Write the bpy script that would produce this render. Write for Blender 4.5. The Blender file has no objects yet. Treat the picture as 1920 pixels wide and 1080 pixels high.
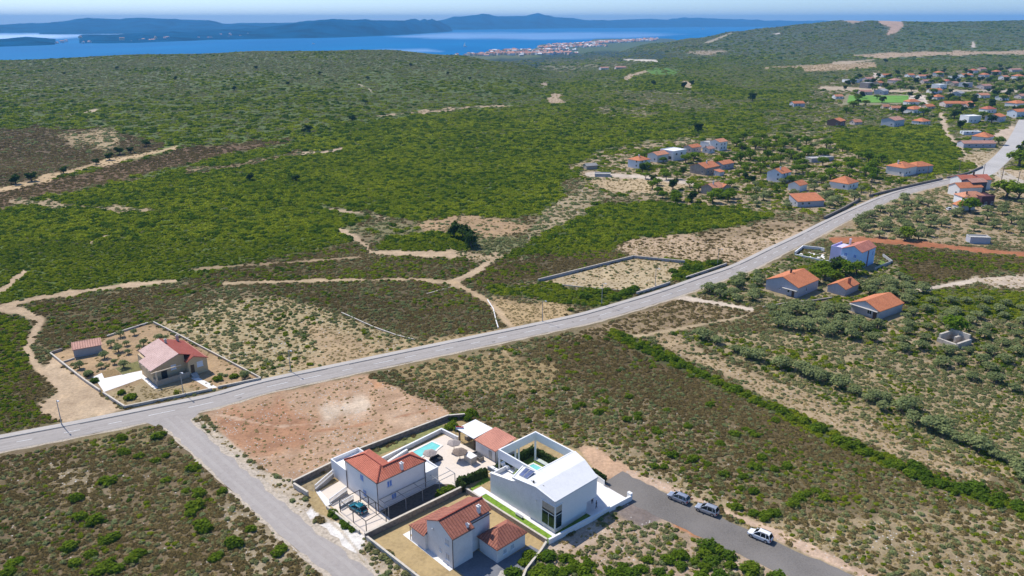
import bpy, bmesh, math, random
import numpy as np
from mathutils import Vector, Matrix

# ------------------------------------------------------------------ camera, sky, sun, exposure
S = bpy.context.scene
COL = S.collection
W, HH, F, H = 1920.0, 1080.0, 1440.0, 85.0
PT = math.atan(503.0 / F)
CP, SP = math.cos(PT), math.sin(PT)
cam = bpy.data.cameras.new('camera'); camo = bpy.data.objects.new('camera', cam); COL.objects.link(camo)
cam.sensor_width = 36.0; cam.lens = 36.0 * F / W
cam.clip_start = 1.0; cam.clip_end = 200000.0
camo.location = (0, 0, H); camo.rotation_euler = (math.pi / 2 - PT, 0, 0)
S.camera = camo

SUN_EL, SUN_AZ = math.radians(53.0), math.atan2(-0.70, 0.71)     # azimuth measured from +Y towards +X
SUN_DIR = Vector((math.sin(SUN_AZ) * math.cos(SUN_EL), math.cos(SUN_AZ) * math.cos(SUN_EL), math.sin(SUN_EL)))
world = bpy.data.worlds.new('World'); S.world = world; world.use_nodes = True
wn = world.node_tree
sky = wn.nodes.new('ShaderNodeTexSky'); sky.sky_type = 'NISHITA'; sky.sun_disc = False
sky.sun_elevation = SUN_EL; sky.sun_rotation = SUN_AZ
sky.air_density = 0.8; sky.dust_density = 0.8; sky.ozone_density = 10.0; sky.altitude = 600
bg = wn.nodes['Background']; bg.inputs[1].default_value = 0.15
wn.links.new(sky.outputs[0], bg.inputs[0])
sl = bpy.data.lights.new('sun', 'SUN'); sl.energy = 4.2; sl.angle = math.radians(0.5); sl.color = (1.0, 0.95, 0.87)
so = bpy.data.objects.new('sun', sl); COL.objects.link(so)
so.rotation_euler = SUN_DIR.to_track_quat('Z', 'Y').to_euler()
S.view_settings.view_transform = 'Standard'; S.view_settings.look = 'None'
S.view_settings.exposure = 0.3; S.view_settings.gamma = 1.0
S.render.engine = 'CYCLES'
S.cycles.use_denoising = True
S.cycles.max_bounces = 5; S.cycles.diffuse_bounces = 3; S.cycles.glossy_bounces = 2
S.cycles.transmission_bounces = 3; S.cycles.volume_bounces = 0; S.cycles.transparent_max_bounces = 4
S.cycles.sample_clamp_indirect = 4.0

rnd = random.Random(7)
rng = np.random.default_rng(11)

# ------------------------------------------------------------------ plain maths helpers
def P(x, y, z=0.0):
    """ground point (at height z) seen at photo pixel x, y"""
    u = (x - 960.0) / F; v = (540.0 - y) / F
    t = (z - H) / (-SP + v * CP)
    return Vector((u * t, (CP + v * SP) * t, z))

def pj(X, Y, Z):
    z = Z - H; d = Y * CP - z * SP; up = Y * SP + z * CP
    return 960.0 + F * X / d, 540.0 - F * up / d

KA = math.radians(43.3); KO = (7.5, 112.9)
def KW(x, y, z=0.0):
    """point of the plot grid that the front houses share -> world"""
    c, s = math.cos(KA), math.sin(KA)
    return Vector((KO[0] + x * c - y * s, KO[1] + x * s + y * c, z))

def hash2(ix, iy, seed):
    n = (ix.astype(np.int64) * 374761393 + iy.astype(np.int64) * 668265263 + seed * 1442695041) & 0x7fffffff
    n = ((n ^ (n >> 13)) * 1274126177) & 0x7fffffff
    return ((n ^ (n >> 16)) & 0xffff) / 65535.0

def vnoise(x, y, seed=0):
    ix = np.floor(x); iy = np.floor(y); fx = x - ix; fy = y - iy
    fx = fx * fx * (3 - 2 * fx); fy = fy * fy * (3 - 2 * fy)
    a = hash2(ix, iy, seed); b = hash2(ix + 1, iy, seed); c = hash2(ix, iy + 1, seed); d = hash2(ix + 1, iy + 1, seed)
    return (a + (b - a) * fx) * (1 - fy) + (c + (d - c) * fx) * fy

def fbm(x, y, seed=0, oct=4):
    t = 0; amp = 0.5
    for i in range(oct):
        t = t + amp * vnoise(x * 2 ** i, y * 2 ** i, seed + i * 17); amp *= 0.5
    return t / (1 - 0.5 ** oct)

# ------------------------------------------------------------------ terrain height
SEA = -60.0
def zc(Y, ypx):
    return H - Y * math.tan(PT - math.atan((540.0 - ypx) / F))

COLS = [
    (-900, [(650, 0), (1450, zc(1450, 118)), (2500, -64), (9000, -64)]),
    (0,    [(680, 0), (1500, zc(1500, 113)), (2500, -64), (9000, -64)]),
    (300,  [(680, 0), (1550, zc(1550, 103)), (2600, -64), (9000, -64)]),
    (560,  [(700, 0), (1600, zc(1600, 95)), (2700, -64), (9000, -64)]),
    (720,  [(820, 0), (1650, zc(1650, 90)), (2700, -64), (9000, -64)]),
    (850,  [(900, 0), (1620, zc(1620, 102)), (2700, -57), (3450, -58), (3550, -64), (9000, -64)]),
    (950,  [(900, -1), (1520, zc(1520, 121)), (2400, -38), (2900, -57), (4050, -58), (4150, -64), (9000, -64)]),
    (1050, [(800, 0), (1350, -14), (2400, -38), (3200, -56), (5100, -58), (5250, -64), (9000, -64)]),
    (1150, [(900, 0), (1500, -10), (2600, -32), (3300, -52), (4200, -57), (6500, -58), (6700, -64), (9000, -64)]),
    (1230, [(1800, 0), (2600, zc(2600, 93)), (3300, zc(3300, 82)), (4500, -52), (6500, -56), (6800, -64), (9000, -64)]),
    (1300, [(1900, 0), (2500, zc(2500, 88)), (3200, zc(3200, 70)), (4800, -58), (6300, -64), (9000, -64)]),
    (1380, [(2000, 0), (2600, zc(2600, 82)), (3200, zc(3200, 57)), (5000, -64), (9000, -64)]),
    (1440, [(2000, 0), (2600, zc(2600, 77)), (3200, zc(3200, 49)), (5000, -64), (9000, -64)]),
    (1500, [(2000, 0), (2600, zc(2600, 72)), (3300, zc(3300, 42)), (5200, -64), (9000, -64)]),
    (1580, [(2000, 0), (2600, zc(2600, 68)), (3300, zc(3300, 36)), (5600, -50), (9000, -64)]),
    (1650, [(2000, 0), (2600, zc(2600, 70)), (3400, zc(3400, 38)), (6000, -10), (9000, -64)]),
    (1760, [(2000, 0), (2600, zc(2600, 72)), (3500, zc(3500, 40)), (6000, 0), (9000, -64)]),
    (1920, [(2000, 0), (2600, zc(2600, 72)), (3600, zc(3600, 38)), (6000, 10), (9000, -64)]),
    (2900, [(2000, 0), (2600, zc(2600, 72)), (3600, zc(3600, 40)), (6000, 10), (9000, -64)]),
]
YG = np.geomspace(500, 9000, 220)
TAB = []
for cx, pr in COLS:
    ys = [p[0] for p in pr]; zs = [p[1] for p in pr]
    r = np.interp(YG, ys, zs)
    k = np.array([1, 2, 3, 4, 3, 2, 1.0]); k /= k.sum()
    for _ in range(2):
        r = np.convolve(np.pad(r, 3, mode='edge'), k, mode='valid')
    r[YG < 560] = 0
    TAB.append(r)
TAB = np.array(TAB); CX = np.array([c[0] for c in COLS], float)
LYG = np.log(YG)

def hgt(X, Y):
    X = np.asarray(X, float); Y = np.asarray(Y, float)
    xp = 960.0 + F * X / (np.maximum(Y, 1) * CP + H * SP)
    ci = np.clip(np.searchsorted(CX, xp) - 1, 0, len(CX) - 2)
    fx = np.clip((xp - CX[ci]) / (CX[ci + 1] - CX[ci]), 0, 1); fx = fx * fx * (3 - 2 * fx)
    q = np.interp(np.log(np.maximum(Y, 500)), LYG, np.arange(len(LYG)))
    qi = np.clip(q.astype(int), 0, len(LYG) - 2); fq = q - qi
    z = (TAB[ci, qi] * (1 - fq) + TAB[ci, qi + 1] * fq) * (1 - fx) + (TAB[ci + 1, qi] * (1 - fq) + TAB[ci + 1, qi + 1] * fq) * fx
    far = np.clip((Y - 800) / 700, 0, 1) * np.clip((z + 50) / 15.0, 0, 1)
    z = z + far * (fbm(X / 260.0, Y / 260.0, 5, 4) - 0.5) * 16 * np.clip(Y / 3000, .35, 1)
    return z

def G(x, y):
    """terrain point under photo pixel (marching down the ray)"""
    p = P(x, y, 0.0) if y > 60 else P(x, 60, 0.0)
    if p.y < 560: return p
    u = (x - 960.0) / F; v = (540.0 - y) / F
    d = np.array([u, CP + v * SP, -SP + v * CP])
    t = np.arange(400, 9000, 4.0)
    z = H + d[2] * t; hz = hgt(d[0] * t, d[1] * t)
    i = np.argmax(z <= hz)
    t = t[i] if (z <= hz).any() else 4000.0
    return Vector((d[0] * t, d[1] * t, float(hgt(d[0] * t, d[1] * t))))

# ------------------------------------------------------------------ object helpers
def setp(o, label=None, cat=None, group=None, kind=None):
    if label: o['label'] = label
    if cat: o['category'] = cat
    if group: o['group'] = group
    if kind: o['kind'] = kind
    return o

def thing(name, label, cat, loc=(0, 0, 0), rz=0.0, group=None):
    o = bpy.data.objects.new(name, None); COL.objects.link(o)
    o.location = loc; o.rotation_euler = (0, 0, rz); o.empty_display_size = 0.3
    return setp(o, label, cat, group)

def link(name, me, mat=None, parent=None):
    o = bpy.data.objects.new(name, me); COL.objects.link(o)
    if mat is not None and len(me.materials) == 0: me.materials.append(mat)
    if parent is not None: o.parent = parent
    return o

def copy_tree(o, parent=None):
    c = o.copy(); COL.objects.link(c)
    if parent is not None: c.parent = parent
    for ch in list(o.children): copy_tree(ch, c)
    return c

class MB:
    """collects faces and becomes one mesh"""
    def __init__(s): s.v = []; s.f = []; s.uv = []; s.m = []
    def poly(s, pts, uv=None, m=0):
        n = len(s.v); s.v += [tuple(p) for p in pts]; s.f.append(tuple(range(n, n + len(pts))))
        s.uv.append(uv or [(p[0] + p[1], p[2]) for p in pts]); s.m.append(m)
    def box(s, x0, y0, z0, x1, y1, z1, m=0, bottom=True, top=True):
        c = [(x0, y0, z0), (x1, y0, z0), (x1, y1, z0), (x0, y1, z0), (x0, y0, z1), (x1, y0, z1), (x1, y1, z1), (x0, y1, z1)]
        fs = [(0, 1, 5, 4), (1, 2, 6, 5), (2, 3, 7, 6), (3, 0, 4, 7)]
        if top: fs.append((4, 5, 6, 7))
        if bottom: fs.append((3, 2, 1, 0))
        for f in fs: s.poly([c[i] for i in f], m=m)
    def prism(s, pts, z0, z1, m=0, bottom=True):
        """vertical prism over a ccw polygon"""
        n = len(pts)
        a = sum(pts[i][0] * pts[(i + 1) % n][1] - pts[(i + 1) % n][0] * pts[i][1] for i in range(n))
        if a < 0: pts = pts[::-1]
        for i in range(n):
            p, q = pts[i], pts[(i + 1) % n]
            s.poly([(p[0], p[1], z0), (q[0], q[1], z0), (q[0], q[1], z1), (p[0], p[1], z1)], m=m)
        s.poly([(p[0], p[1], z1) for p in pts], m=m)
        if bottom: s.poly([(p[0], p[1], z0) for p in pts[::-1]], m=m)
    def beam(s, a, b, w, h=None, m=0):
        """box beam between two points"""
        h = h or w; a = Vector(a); b = Vector(b); d = (b - a); L = d.length
        if L < 1e-6: return
        d.normalize(); up = Vector((0, 0, 1)) if abs(d.z) < .95 else Vector((1, 0, 0))
        r = d.cross(up).normalized() * w / 2; u = r.cross(d).normalized() * h / 2
        c = [a - r - u, a + r - u, a + r + u, a - r + u, b - r - u, b + r - u, b + r + u, b - r + u]
        for f in [(0, 1, 2, 3), (7, 6, 5, 4), (0, 4, 5, 1), (1, 5, 6, 2), (2, 6, 7, 3), (3, 7, 4, 0)]:
            s.poly([c[i] for i in f], m=m)
    def cyl(s, c, r0, r1, z0, z1, n=10, m=0):
        for i in range(n):
            a, b = 2 * math.pi * i / n, 2 * math.pi * (i + 1) / n
            p = [(c[0] + r0 * math.cos(a), c[1] + r0 * math.sin(a), z0), (c[0] + r0 * math.cos(b), c[1] + r0 * math.sin(b), z0),
                 (c[0] + r1 * math.cos(b), c[1] + r1 * math.sin(b), z1), (c[0] + r1 * math.cos(a), c[1] + r1 * math.sin(a), z1)]
            s.poly(p, m=m)
        if r1 > 1e-3: s.poly([(c[0] + r1 * math.cos(2 * math.pi * i / n), c[1] + r1 * math.sin(2 * math.pi * i / n), z1) for i in range(n)], m=m)
    def build(s, name, mats, parent=None, smooth=False):
        me = bpy.data.meshes.new(name)
        me.from_pydata(s.v, [], s.f)
        uvl = me.uv_layers.new(name='UVMap')
        flat = [c for f in s.uv for uv in f for c in uv]
        uvl.data.foreach_set('uv', flat)
        if not isinstance(mats, (list, tuple)): mats = [mats]
        for mt in mats:
            if mt is not None: me.materials.append(mt)
        me.polygons.foreach_set('material_index', s.m)
        if smooth: me.polygons.foreach_set('use_smooth', [True] * len(s.f))
        me.update()
        return link(name, me, None, parent)

def roof(name, polys, th, mat, parent=None):
    """tiled roof: sloping faces with thickness; uv in metres (u along the eave, v up the slope)"""
    mb = MB(); edges = {}
    key = lambda p: (round(p[0], 3), round(p[1], 3), round(p[2], 3))
    for pl in polys:
        a, b, c = (Vector(p) for p in pl[:3])
        n = (b - a).cross(c - a).normalized()
        if n.z < 0: pl = pl[::-1]; n = -n
        u = Vector((0, 0, 1)).cross(n)
        u = u.normalized() if u.length > 1e-4 else Vector((1, 0, 0))
        v = n.cross(u)
        mb.poly(pl, uv=[(Vector(p).dot(u), Vector(p).dot(v)) for p in pl])
        for i in range(len(pl)):
            e = (key(pl[i]), key(pl[(i + 1) % len(pl)])); edges[e] = True
        mb.poly([(p[0], p[1], p[2] - th) for p in pl[::-1]])
    for (p, q) in edges:
        if (q, p) not in edges:
            mb.poly([p, (p[0], p[1], p[2] - th), (q[0], q[1], q[2] - th), q])
    return mb.build(name, mat, parent)

# ------------------------------------------------------------------ materials
MATS = {}
def mat_new(name):
    m = bpy.data.materials.new(name); m.use_nodes = True
    return m, m.node_tree, m.node_tree.nodes['Principled BSDF']

def nd(t, kind, **kw):
    n = t.nodes.new(kind)
    for k, v in kw.items(): setattr(n, k, v)
    return n

def noise_var(t, scale, detail=4.0, coord='Object', rough=0.55):
    tc = nd(t, 'ShaderNodeTexCoord'); nz = nd(t, 'ShaderNodeTexNoise')
    nz.inputs['Scale'].default_value = scale; nz.inputs['Detail'].default_value = detail; nz.inputs['Roughness'].default_value = rough
    t.links.new(tc.outputs[coord], nz.inputs['Vector']); return nz.outputs['Fac']

def ramp(t, fac, stops):
    r = nd(t, 'ShaderNodeValToRGB'); e = r.color_ramp.elements
    e[0].position, e[0].color = stops[0][0], (*stops[0][1], 1); e[1].position, e[1].color = stops[-1][0], (*stops[-1][1], 1)
    for p, c in stops[1:-1]:
        k = e.new(p); k.color = (*c, 1)
    t.links.new(fac, r.inputs[0]); return r.outputs[0]

def surf(name, col, rough=0.8, var=0.12, scale=1.5, bump=0.0, spec=0.3, metal=0.0, coord='Object', scale2=None):
    """painted, plastered, stone or metal surface with weathering"""
    if name in MATS: return MATS[name]
    m, t, b = mat_new(name)
    f = noise_var(t, scale, 5.0, coord)
    if scale2:
        f2 = noise_var(t, scale2, 3.0, coord)
        mx = nd(t, 'ShaderNodeMath', operation='MULTIPLY_ADD'); t.links.new(f, mx.inputs[0]); mx.inputs[1].default_value = .5
        mm = nd(t, 'ShaderNodeMath', operation='MULTIPLY'); t.links.new(f2, mm.inputs[0]); mm.inputs[1].default_value = .5
        t.links.new(mm.outputs[0], mx.inputs[2]); f = mx.outputs[0]
    lo = tuple(max(0, c * (1 - var * 1.6)) for c in col); hi = tuple(min(1, c * (1 + var)) for c in col)
    c = ramp(t, f, [(0.25, lo), (0.5, col), (0.75, hi)])
    t.links.new(c, b.inputs['Base Color'])
    b.inputs['Roughness'].default_value = rough; b.inputs['Specular IOR Level'].default_value = spec; b.inputs['Metallic'].default_value = metal
    if bump > 0:
        bp = nd(t, 'ShaderNodeBump'); bp.inputs['Strength'].default_value = bump; bp.inputs['Distance'].default_value = 0.05
        t.links.new(f, bp.inputs['Height']); t.links.new(bp.outputs[0], b.inputs['Normal'])
    MATS[name] = m; return m

def tile(name, col, uw=0.42, vw=0.38, var=0.3):
    """clay roof tile: rounded columns running down the slope, overlapping courses, mottled colour"""
    if name in MATS: return MATS[name]
    m, t, b = mat_new(name)
    uv = nd(t, 'ShaderNodeUVMap'); sp = nd(t, 'ShaderNodeSeparateXYZ'); t.links.new(uv.outputs[0], sp.inputs[0])
    def wave(out, period):
        a = nd(t, 'ShaderNodeMath', operation='MULTIPLY'); t.links.new(out, a.inputs[0]); a.inputs[1].default_value = 1.0 / period
        fr = nd(t, 'ShaderNodeMath', operation='FRACT'); t.links.new(a.outputs[0], fr.inputs[0]); return fr.outputs[0]
    fu = wave(sp.outputs[0], uw); fv = wave(sp.outputs[1], vw)
    # column profile
    k = nd(t, 'ShaderNodeMath', operation='MULTIPLY'); t.links.new(fu, k.inputs[0]); k.inputs[1].default_value = math.pi
    sn = nd(t, 'ShaderNodeMath', operation='SINE'); t.links.new(k.outputs[0], sn.inputs[0])
    iv = nd(t, 'ShaderNodeMath', operation='MULTIPLY'); t.links.new(fv, iv.inputs[0]); iv.inputs[1].default_value = -0.5
    hh = nd(t, 'ShaderNodeMath', operation='ADD'); t.links.new(sn.outputs[0], hh.inputs[0]); t.links.new(iv.outputs[0], hh.inputs[1])
    bp = nd(t, 'ShaderNodeBump'); bp.inputs['Strength'].default_value = 0.75; bp.inputs['Distance'].default_value = 0.09
    t.links.new(hh.outputs[0], bp.inputs['Height']); t.links.new(bp.outputs[0], b.inputs['Normal'])
    n1 = nd(t, 'ShaderNodeTexNoise'); n1.inputs['Scale'].default_value = 2.6; n1.inputs['Detail'].default_value = 5
    n2 = nd(t, 'ShaderNodeTexNoise'); n2.inputs['Scale'].default_value = 0.35; n2.inputs['Detail'].default_value = 3
    t.links.new(uv.outputs[0], n1.inputs[0]); t.links.new(uv.outputs[0], n2.inputs[0])
    ad = nd(t, 'ShaderNodeMath', operation='MULTIPLY_ADD'); t.links.new(n1.outputs[0], ad.inputs[0]); ad.inputs[1].default_value = .6
    m2 = nd(t, 'ShaderNodeMath', operation='MULTIPLY'); t.links.new(n2.outputs[0], m2.inputs[0]); m2.inputs[1].default_value = .4
    t.links.new(m2.outputs[0], ad.inputs[2])
    lo = tuple(c * (1 - var * 1.4) for c in col); hi = (min(1, col[0] * (1 + var)), min(1, col[1] * (1 + var * 1.5)), min(1, col[2] * (1 + var * 1.6)))
    c = ramp(t, ad.outputs[0], [(0.3, lo), (0.5, col), (0.72, hi)])
    # grooves between the columns are coloured darker
    gr = nd(t, 'ShaderNodeMath', operation='LESS_THAN'); t.links.new(sn.outputs[0], gr.inputs[0]); gr.inputs[1].default_value = 0.33
    mixc = nd(t, 'ShaderNodeMix', data_type='RGBA'); t.links.new(gr.outputs[0], mixc.inputs[0])
    sc = nd(t, 'ShaderNodeMix', data_type='RGBA'); sc.blend_type = 'MULTIPLY'; sc.inputs[0].default_value = 1; t.links.new(c, sc.inputs[6]); sc.inputs[7].default_value = (.55, .5, .5, 1)
    t.links.new(c, mixc.inputs[6]); t.links.new(sc.outputs[2], mixc.inputs[7])
    t.links.new(mixc.outputs[2], b.inputs['Base Color'])
    b.inputs['Roughness'].default_value = 0.75; b.inputs['Specular IOR Level'].default_value = 0.25
    MATS[name] = m; return m

def glass(name, col=(0.02, 0.03, 0.035), rough=0.08, spec=0.5):
    if name in MATS: return MATS[name]
    m, t, b = mat_new(name)
    f = noise_var(t, 0.8, 2.0)
    c = ramp(t, f, [(0.3, tuple(x * .7 for x in col)), (0.7, tuple(x * 1.3 for x in col))])
    t.links.new(c, b.inputs['Base Color']); b.inputs['Roughness'].default_value = rough; b.inputs['Specular IOR Level'].default_value = spec
    MATS[name] = m; return m

def paint(name, col, rough=0.25, metal=0.0):
    if name in MATS: return MATS[name]
    m, t, b = mat_new(name)
    f = noise_var(t, 3.0, 3.0)
    c = ramp(t, f, [(0.3, tuple(x * .9 for x in col)), (0.7, tuple(min(1, x * 1.06) for x in col))])
    t.links.new(c, b.inputs['Base Color']); b.inputs['Roughness'].default_value = rough; b.inputs['Metallic'].default_value = metal
    b.inputs['Coat Weight'].default_value = 0.4; b.inputs['Coat Roughness'].default_value = 0.08
    MATS[name] = m; return m

def foliage(name, ca, cb, trans=0.3):
    if name in MATS: return MATS[name]
    m, t, b = mat_new(name)
    oi = nd(t, 'ShaderNodeObjectInfo'); at = nd(t, 'ShaderNodeAttribute', attribute_name='tint')
    mx = nd(t, 'ShaderNodeMix', data_type='RGBA'); 
    nz = nd(t, 'ShaderNodeTexNoise'); nz.inputs['Scale'].default_value = .02; nz.inputs['Detail'].default_value = 3; t.links.new(oi.outputs['Location'], nz.inputs['Vector'])
    ma = nd(t, 'ShaderNodeMapRange'); ma.inputs[1].default_value = .33; ma.inputs[2].default_value = .67; t.links.new(nz.outputs['Fac'], ma.inputs[0])
    av = nd(t, 'ShaderNodeMath', operation='MULTIPLY_ADD'); t.links.new(oi.outputs['Random'], av.inputs[0]); av.inputs[1].default_value = .45
    a5 = nd(t, 'ShaderNodeMath', operation='MULTIPLY'); t.links.new(ma.outputs[0], a5.inputs[0]); a5.inputs[1].default_value = .55; t.links.new(a5.outputs[0], av.inputs[2])
    t.links.new(av.outputs[0], mx.inputs[0]); mx.inputs[6].default_value = (*ca, 1); mx.inputs[7].default_value = (*cb, 1)
    mu = nd(t, 'ShaderNodeMix', data_type='RGBA'); mu.blend_type = 'MULTIPLY'; mu.inputs[0].default_value = 1
    t.links.new(mx.outputs[2], mu.inputs[6]); t.links.new(at.outputs['Color'], mu.inputs[7])
    d = nd(t, 'ShaderNodeBsdfDiffuse'); tr = nd(t, 'ShaderNodeBsdfTranslucent'); ms = nd(t, 'ShaderNodeMixShader'); ms.inputs[0].default_value = trans
    t.links.new(mu.outputs[2], d.inputs[0]); t.links.new(mu.outputs[2], tr.inputs[0])
    t.links.new(d.outputs[0], ms.inputs[1]); t.links.new(tr.outputs[0], ms.inputs[2])
    t.links.new(ms.outputs[0], t.nodes['Material Output'].inputs[0]); t.nodes.remove(b)
    MATS[name] = m; return m

# ------------------------------------------------------------------ land cover (what grows where)
# each zone: outline over the land, soil colour, cover: G green maquis, O grey-olive shrubs, B dry brown heath, S straw grass, R stones
ZONES = []
def zone(poly, soil, G=0, O=0, B=0, S=0, R=0, soft=5, amp=7, width=None):
    ZONES.append(dict(poly=np.array(poly, float), soil=tuple(c * (1 - .36 * min(B, 1)) for c in soil), d=(G, O, B, S, R), soft=soft, amp=amp, width=width))
TAN = (.40, .30, .18); DIRT = (.43, .32, .205); RED = (.42, .225, .125)
# far land
zone([(-2000, -50), (4000, -50), (4000, 335), (-2000, 335)], (.10, .145, .032), G=.55, O=.2, soft=2)
zone([(900, 20), (4000, 20), (4000, 150), (900, 150)], (.085, .115, .05), G=.4, O=.3, soft=4)
zone([(-1500, 30), (1000, 50), (1045, 128), (1020, 165), (1000, 195), (870, 205), (660, 228), (550, 247), (320, 270), (240, 250), (150, 238), (0, 243), (-1500, 270)], (.092, .122, .034), G=.62, O=.16, soft=4)
zone([(-1500, 30), (1000, 50), (1010, 125), (850, 128), (700, 135), (540, 150), (400, 150), (250, 175), (100, 190), (-1500, 220)], (.11, .128, .055), G=.34, O=.4, soft=14, amp=14)
zone([(905, 112), (960, 108), (1100, 99), (1250, 94), (1330, 100), (1250, 112), (1100, 118), (1060, 127), (1010, 130), (960, 121)], (.035, .055, .032), G=.05, O=.1, soft=3, amp=4)
zone([(1230, 70), (1400, 45), (1560, 33), (1700, 37), (1660, 75), (1560, 100), (1400, 108), (1250, 105)], (.08, .10, .055), G=.25, O=.4, soft=10, amp=10)
zone([(1570, 36), (1600, 33), (1625, 39), (1600, 43)], (.36, .27, .2), soft=2, amp=2)
zone([(1645, 38), (1690, 38), (1694, 48), (1680, 60), (1664, 64), (1672, 50), (1648, 43)], (.40, .28, .2), soft=2, amp=3)
zone([(1380, 133), (1430, 124), (1640, 117), (1642, 126), (1560, 132), (1480, 138), (1400, 140)], (.38, .28, .17), S=.3, soft=2, amp=3)
zone([(1600, 104), (1740, 97), (2200, 91), (2200, 99), (1760, 104), (1640, 108)], (.38, .28, .18), S=.2, soft=2, amp=3)
zone([(1560, 116), (1640, 112), (1600, 119), (1560, 120)], (.38, .3, .2), soft=2, amp=2)
zone([(1820, 88), (1822, 78), (1826, 78), (1830, 90)], (.5, .42, .34), soft=1, amp=1)
zone([(1440, 64), (1464, 61), (1462, 65)], (.5, .45, .4), soft=1, amp=1)
zone([(1320, 80), (1372, 60), (1376, 62), (1326, 83)], (.3, .26, .18), soft=1, amp=1)
zone([(1290, 98), (1340, 94), (1390, 93), (1330, 104)], (.3, .24, .16), S=.2, soft=3, amp=4)
zone([(1165, 110), (1230, 112), (1238, 116), (1180, 115)], (.5, .45, .38), soft=1, amp=2)
# left plain
zone([(-1500, 410), (-1500, 262), (0, 243), (150, 238), (240, 250), (318, 268), (300, 284), (170, 315), (60, 345), (0, 350)], (.165, .115, .065), B=.8, O=.12, soft=4)
zone([(105, 250), (150, 243), (215, 245), (240, 262), (200, 280), (130, 275)], (.33, .25, .14), S=.4, O=.2, soft=7)
zone([(-1500, 440), (0, 352), (60, 346), (330, 279), (550, 257), (547, 268), (430, 290), (250, 335), (60, 374), (0, 394)], (.20, .125, .07), B=.75, soft=4)
zone([(-60, 368), (20, 352), (70, 339), (170, 311), (250, 294), (330, 277)], (.46, .335, .19), S=.2, width=9, amp=4)
zone([(-1500, 460), (0, 395), (60, 375), (250, 338), (430, 292), (550, 272), (660, 232), (870, 208), (1000, 197), (1040, 172), (1100, 130), (1500, 125), (1560, 180), (1480, 225), (1440, 250), (1180, 268), (1090, 305), (1050, 330), (1060, 370), (1010, 405), (930, 412), (870, 402), (780, 415), (700, 402), (640, 388), (600, 392), (650, 440), (660, 455), (600, 470), (480, 490), (330, 535), (200, 548), (60, 562), (0, 570), (-1500, 640)], (.095, .135, .028), G=1.0, O=.08, soft=5)
zone([(990, 200), (1230, 190), (1500, 215), (1440, 248), (1180, 262), (1000, 230)], (.075, .09, .035), G=.8, O=.25, soft=20)
zone([(20, 378), (120, 384), (200, 392), (300, 396), (272, 392)], (.33, .25, .15), O=.4, S=.3, width=9, amp=7)
zone([(545, 290), (620, 284), (640, 279)], (.42, .32, .22), O=.3, width=6, amp=5)
zone([(350, 320), (440, 312), (560, 286)], (.28, .2, .11), O=.4, B=.3, width=9, amp=7)
zone([(299, 375), (302, 392), (306, 402)], (.45, .36, .26), width=3, amp=1)
zone([(115, 225), (140, 213), (180, 207)], (.42, .33, .22), width=3, amp=2)
zone([(672, 158), (690, 166), (697, 172)], (.45, .38, .28), width=3, amp=1)
zone([(660, 222), (760, 213), (830, 207), (900, 200), (990, 199)], (.36, .27, .17), O=.2, width=4, amp=5)
zone([(900, 410), (880, 404)], TAN, width=7, amp=2)
# between the maquis and the main road
zone([(-300, 590), (0, 588), (60, 562), (330, 535), (480, 490), (660, 455), (700, 475), (880, 485), (905, 510), (850, 530), (600, 527), (420, 535), (330, 560), (300, 600), (90, 668), (75, 625), (50, 592)], (.15, .115, .055), G=.42, B=.6, O=.15, soft=6)
zone([(640, 430), (700, 412), (790, 422), (835, 440), (800, 447), (700, 447)], (.19, .17, .085), O=.5, S=.2, G=.1)
zone([(560, 392), (640, 388), (720, 405), (700, 415), (640, 428), (600, 415)], (.085, .10, .035), G=.8, O=.2, soft=7)
zone([(620, 393), (700, 402), (720, 410)], (.40, .31, .2), width=5, amp=3)
zone([(690, 465), (730, 442), (860, 434), (892, 455), (880, 471), (720, 476)], (.07, .09, .03), G=1.1, soft=4)
zone([(420, 535), (600, 527), (850, 530), (880, 548), (920, 575), (945, 612), (870, 637), (800, 637), (650, 592), (530, 555)], (.145, .112, .062), B=.75, O=.25, G=.12, soft=5)
zone([(300, 602), (420, 562), (530, 555), (650, 594), (780, 639), (850, 640), (700, 680), (500, 712), (400, 690), (380, 660), (288, 607)], (.36, .285, .16), O=.3, S=.5, R=.5, G=.06, soft=4)
zone([(560, 600), (700, 640), (760, 645), (640, 690), (520, 690), (600, 660)], (.38, .275, .16), S=.5, R=.2, soft=12)
zone([(780, 640), (950, 615), (1020, 605), (860, 650), (720, 680), (640, 690)], (.35, .26, .14), S=.6, O=.1, soft=4)
zone([(780, 420), (870, 401), (960, 412), (1005, 420), (985, 440), (900, 447), (880, 432), (800, 434)], (.36, .245, .14), S=.3, O=.1)
zone([(1000, 412), (1060, 370), (1100, 343), (1135, 365), (1112, 402), (1060, 420), (985, 452)], (.33, .26, .16), O=.5, R=.4, S=.2)
zone([(920, 490), (980, 458), (1060, 420), (1120, 385), (1250, 378), (1462, 395), (1450, 410), (1300, 440), (1170, 452), (1150, 470), (1000, 483)], (.07, .09, .03), G=1.1, soft=4)
zone([(890, 450), (990, 440), (1000, 462), (930, 480), (880, 470)], (.17, .17, .08), O=.7, S=.1)
zone([(870, 525), (905, 498), (1000, 481), (1160, 470), (1192, 483), (1012, 527), (915, 540)], (.14, .11, .055), B=.7, G=.35, soft=4)
zone([(1150, 466), (1180, 448), (1310, 438), (1455, 411), (1522, 420), (1490, 450), (1400, 494), (1300, 492), (1190, 483)], (.44, .325, .21), S=.5, B=.08, R=.15, soft=4)
zone([(1300, 440), (1455, 413), (1500, 425), (1420, 448), (1320, 452)], (.30, .22, .13), S=.3, B=.3, soft=8)
zone([(1190, 484), (1330, 492), (1360, 500), (1280, 528), (1240, 520), (1285, 494)], (.09, .10, .035), G=1.0, soft=3)
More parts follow.
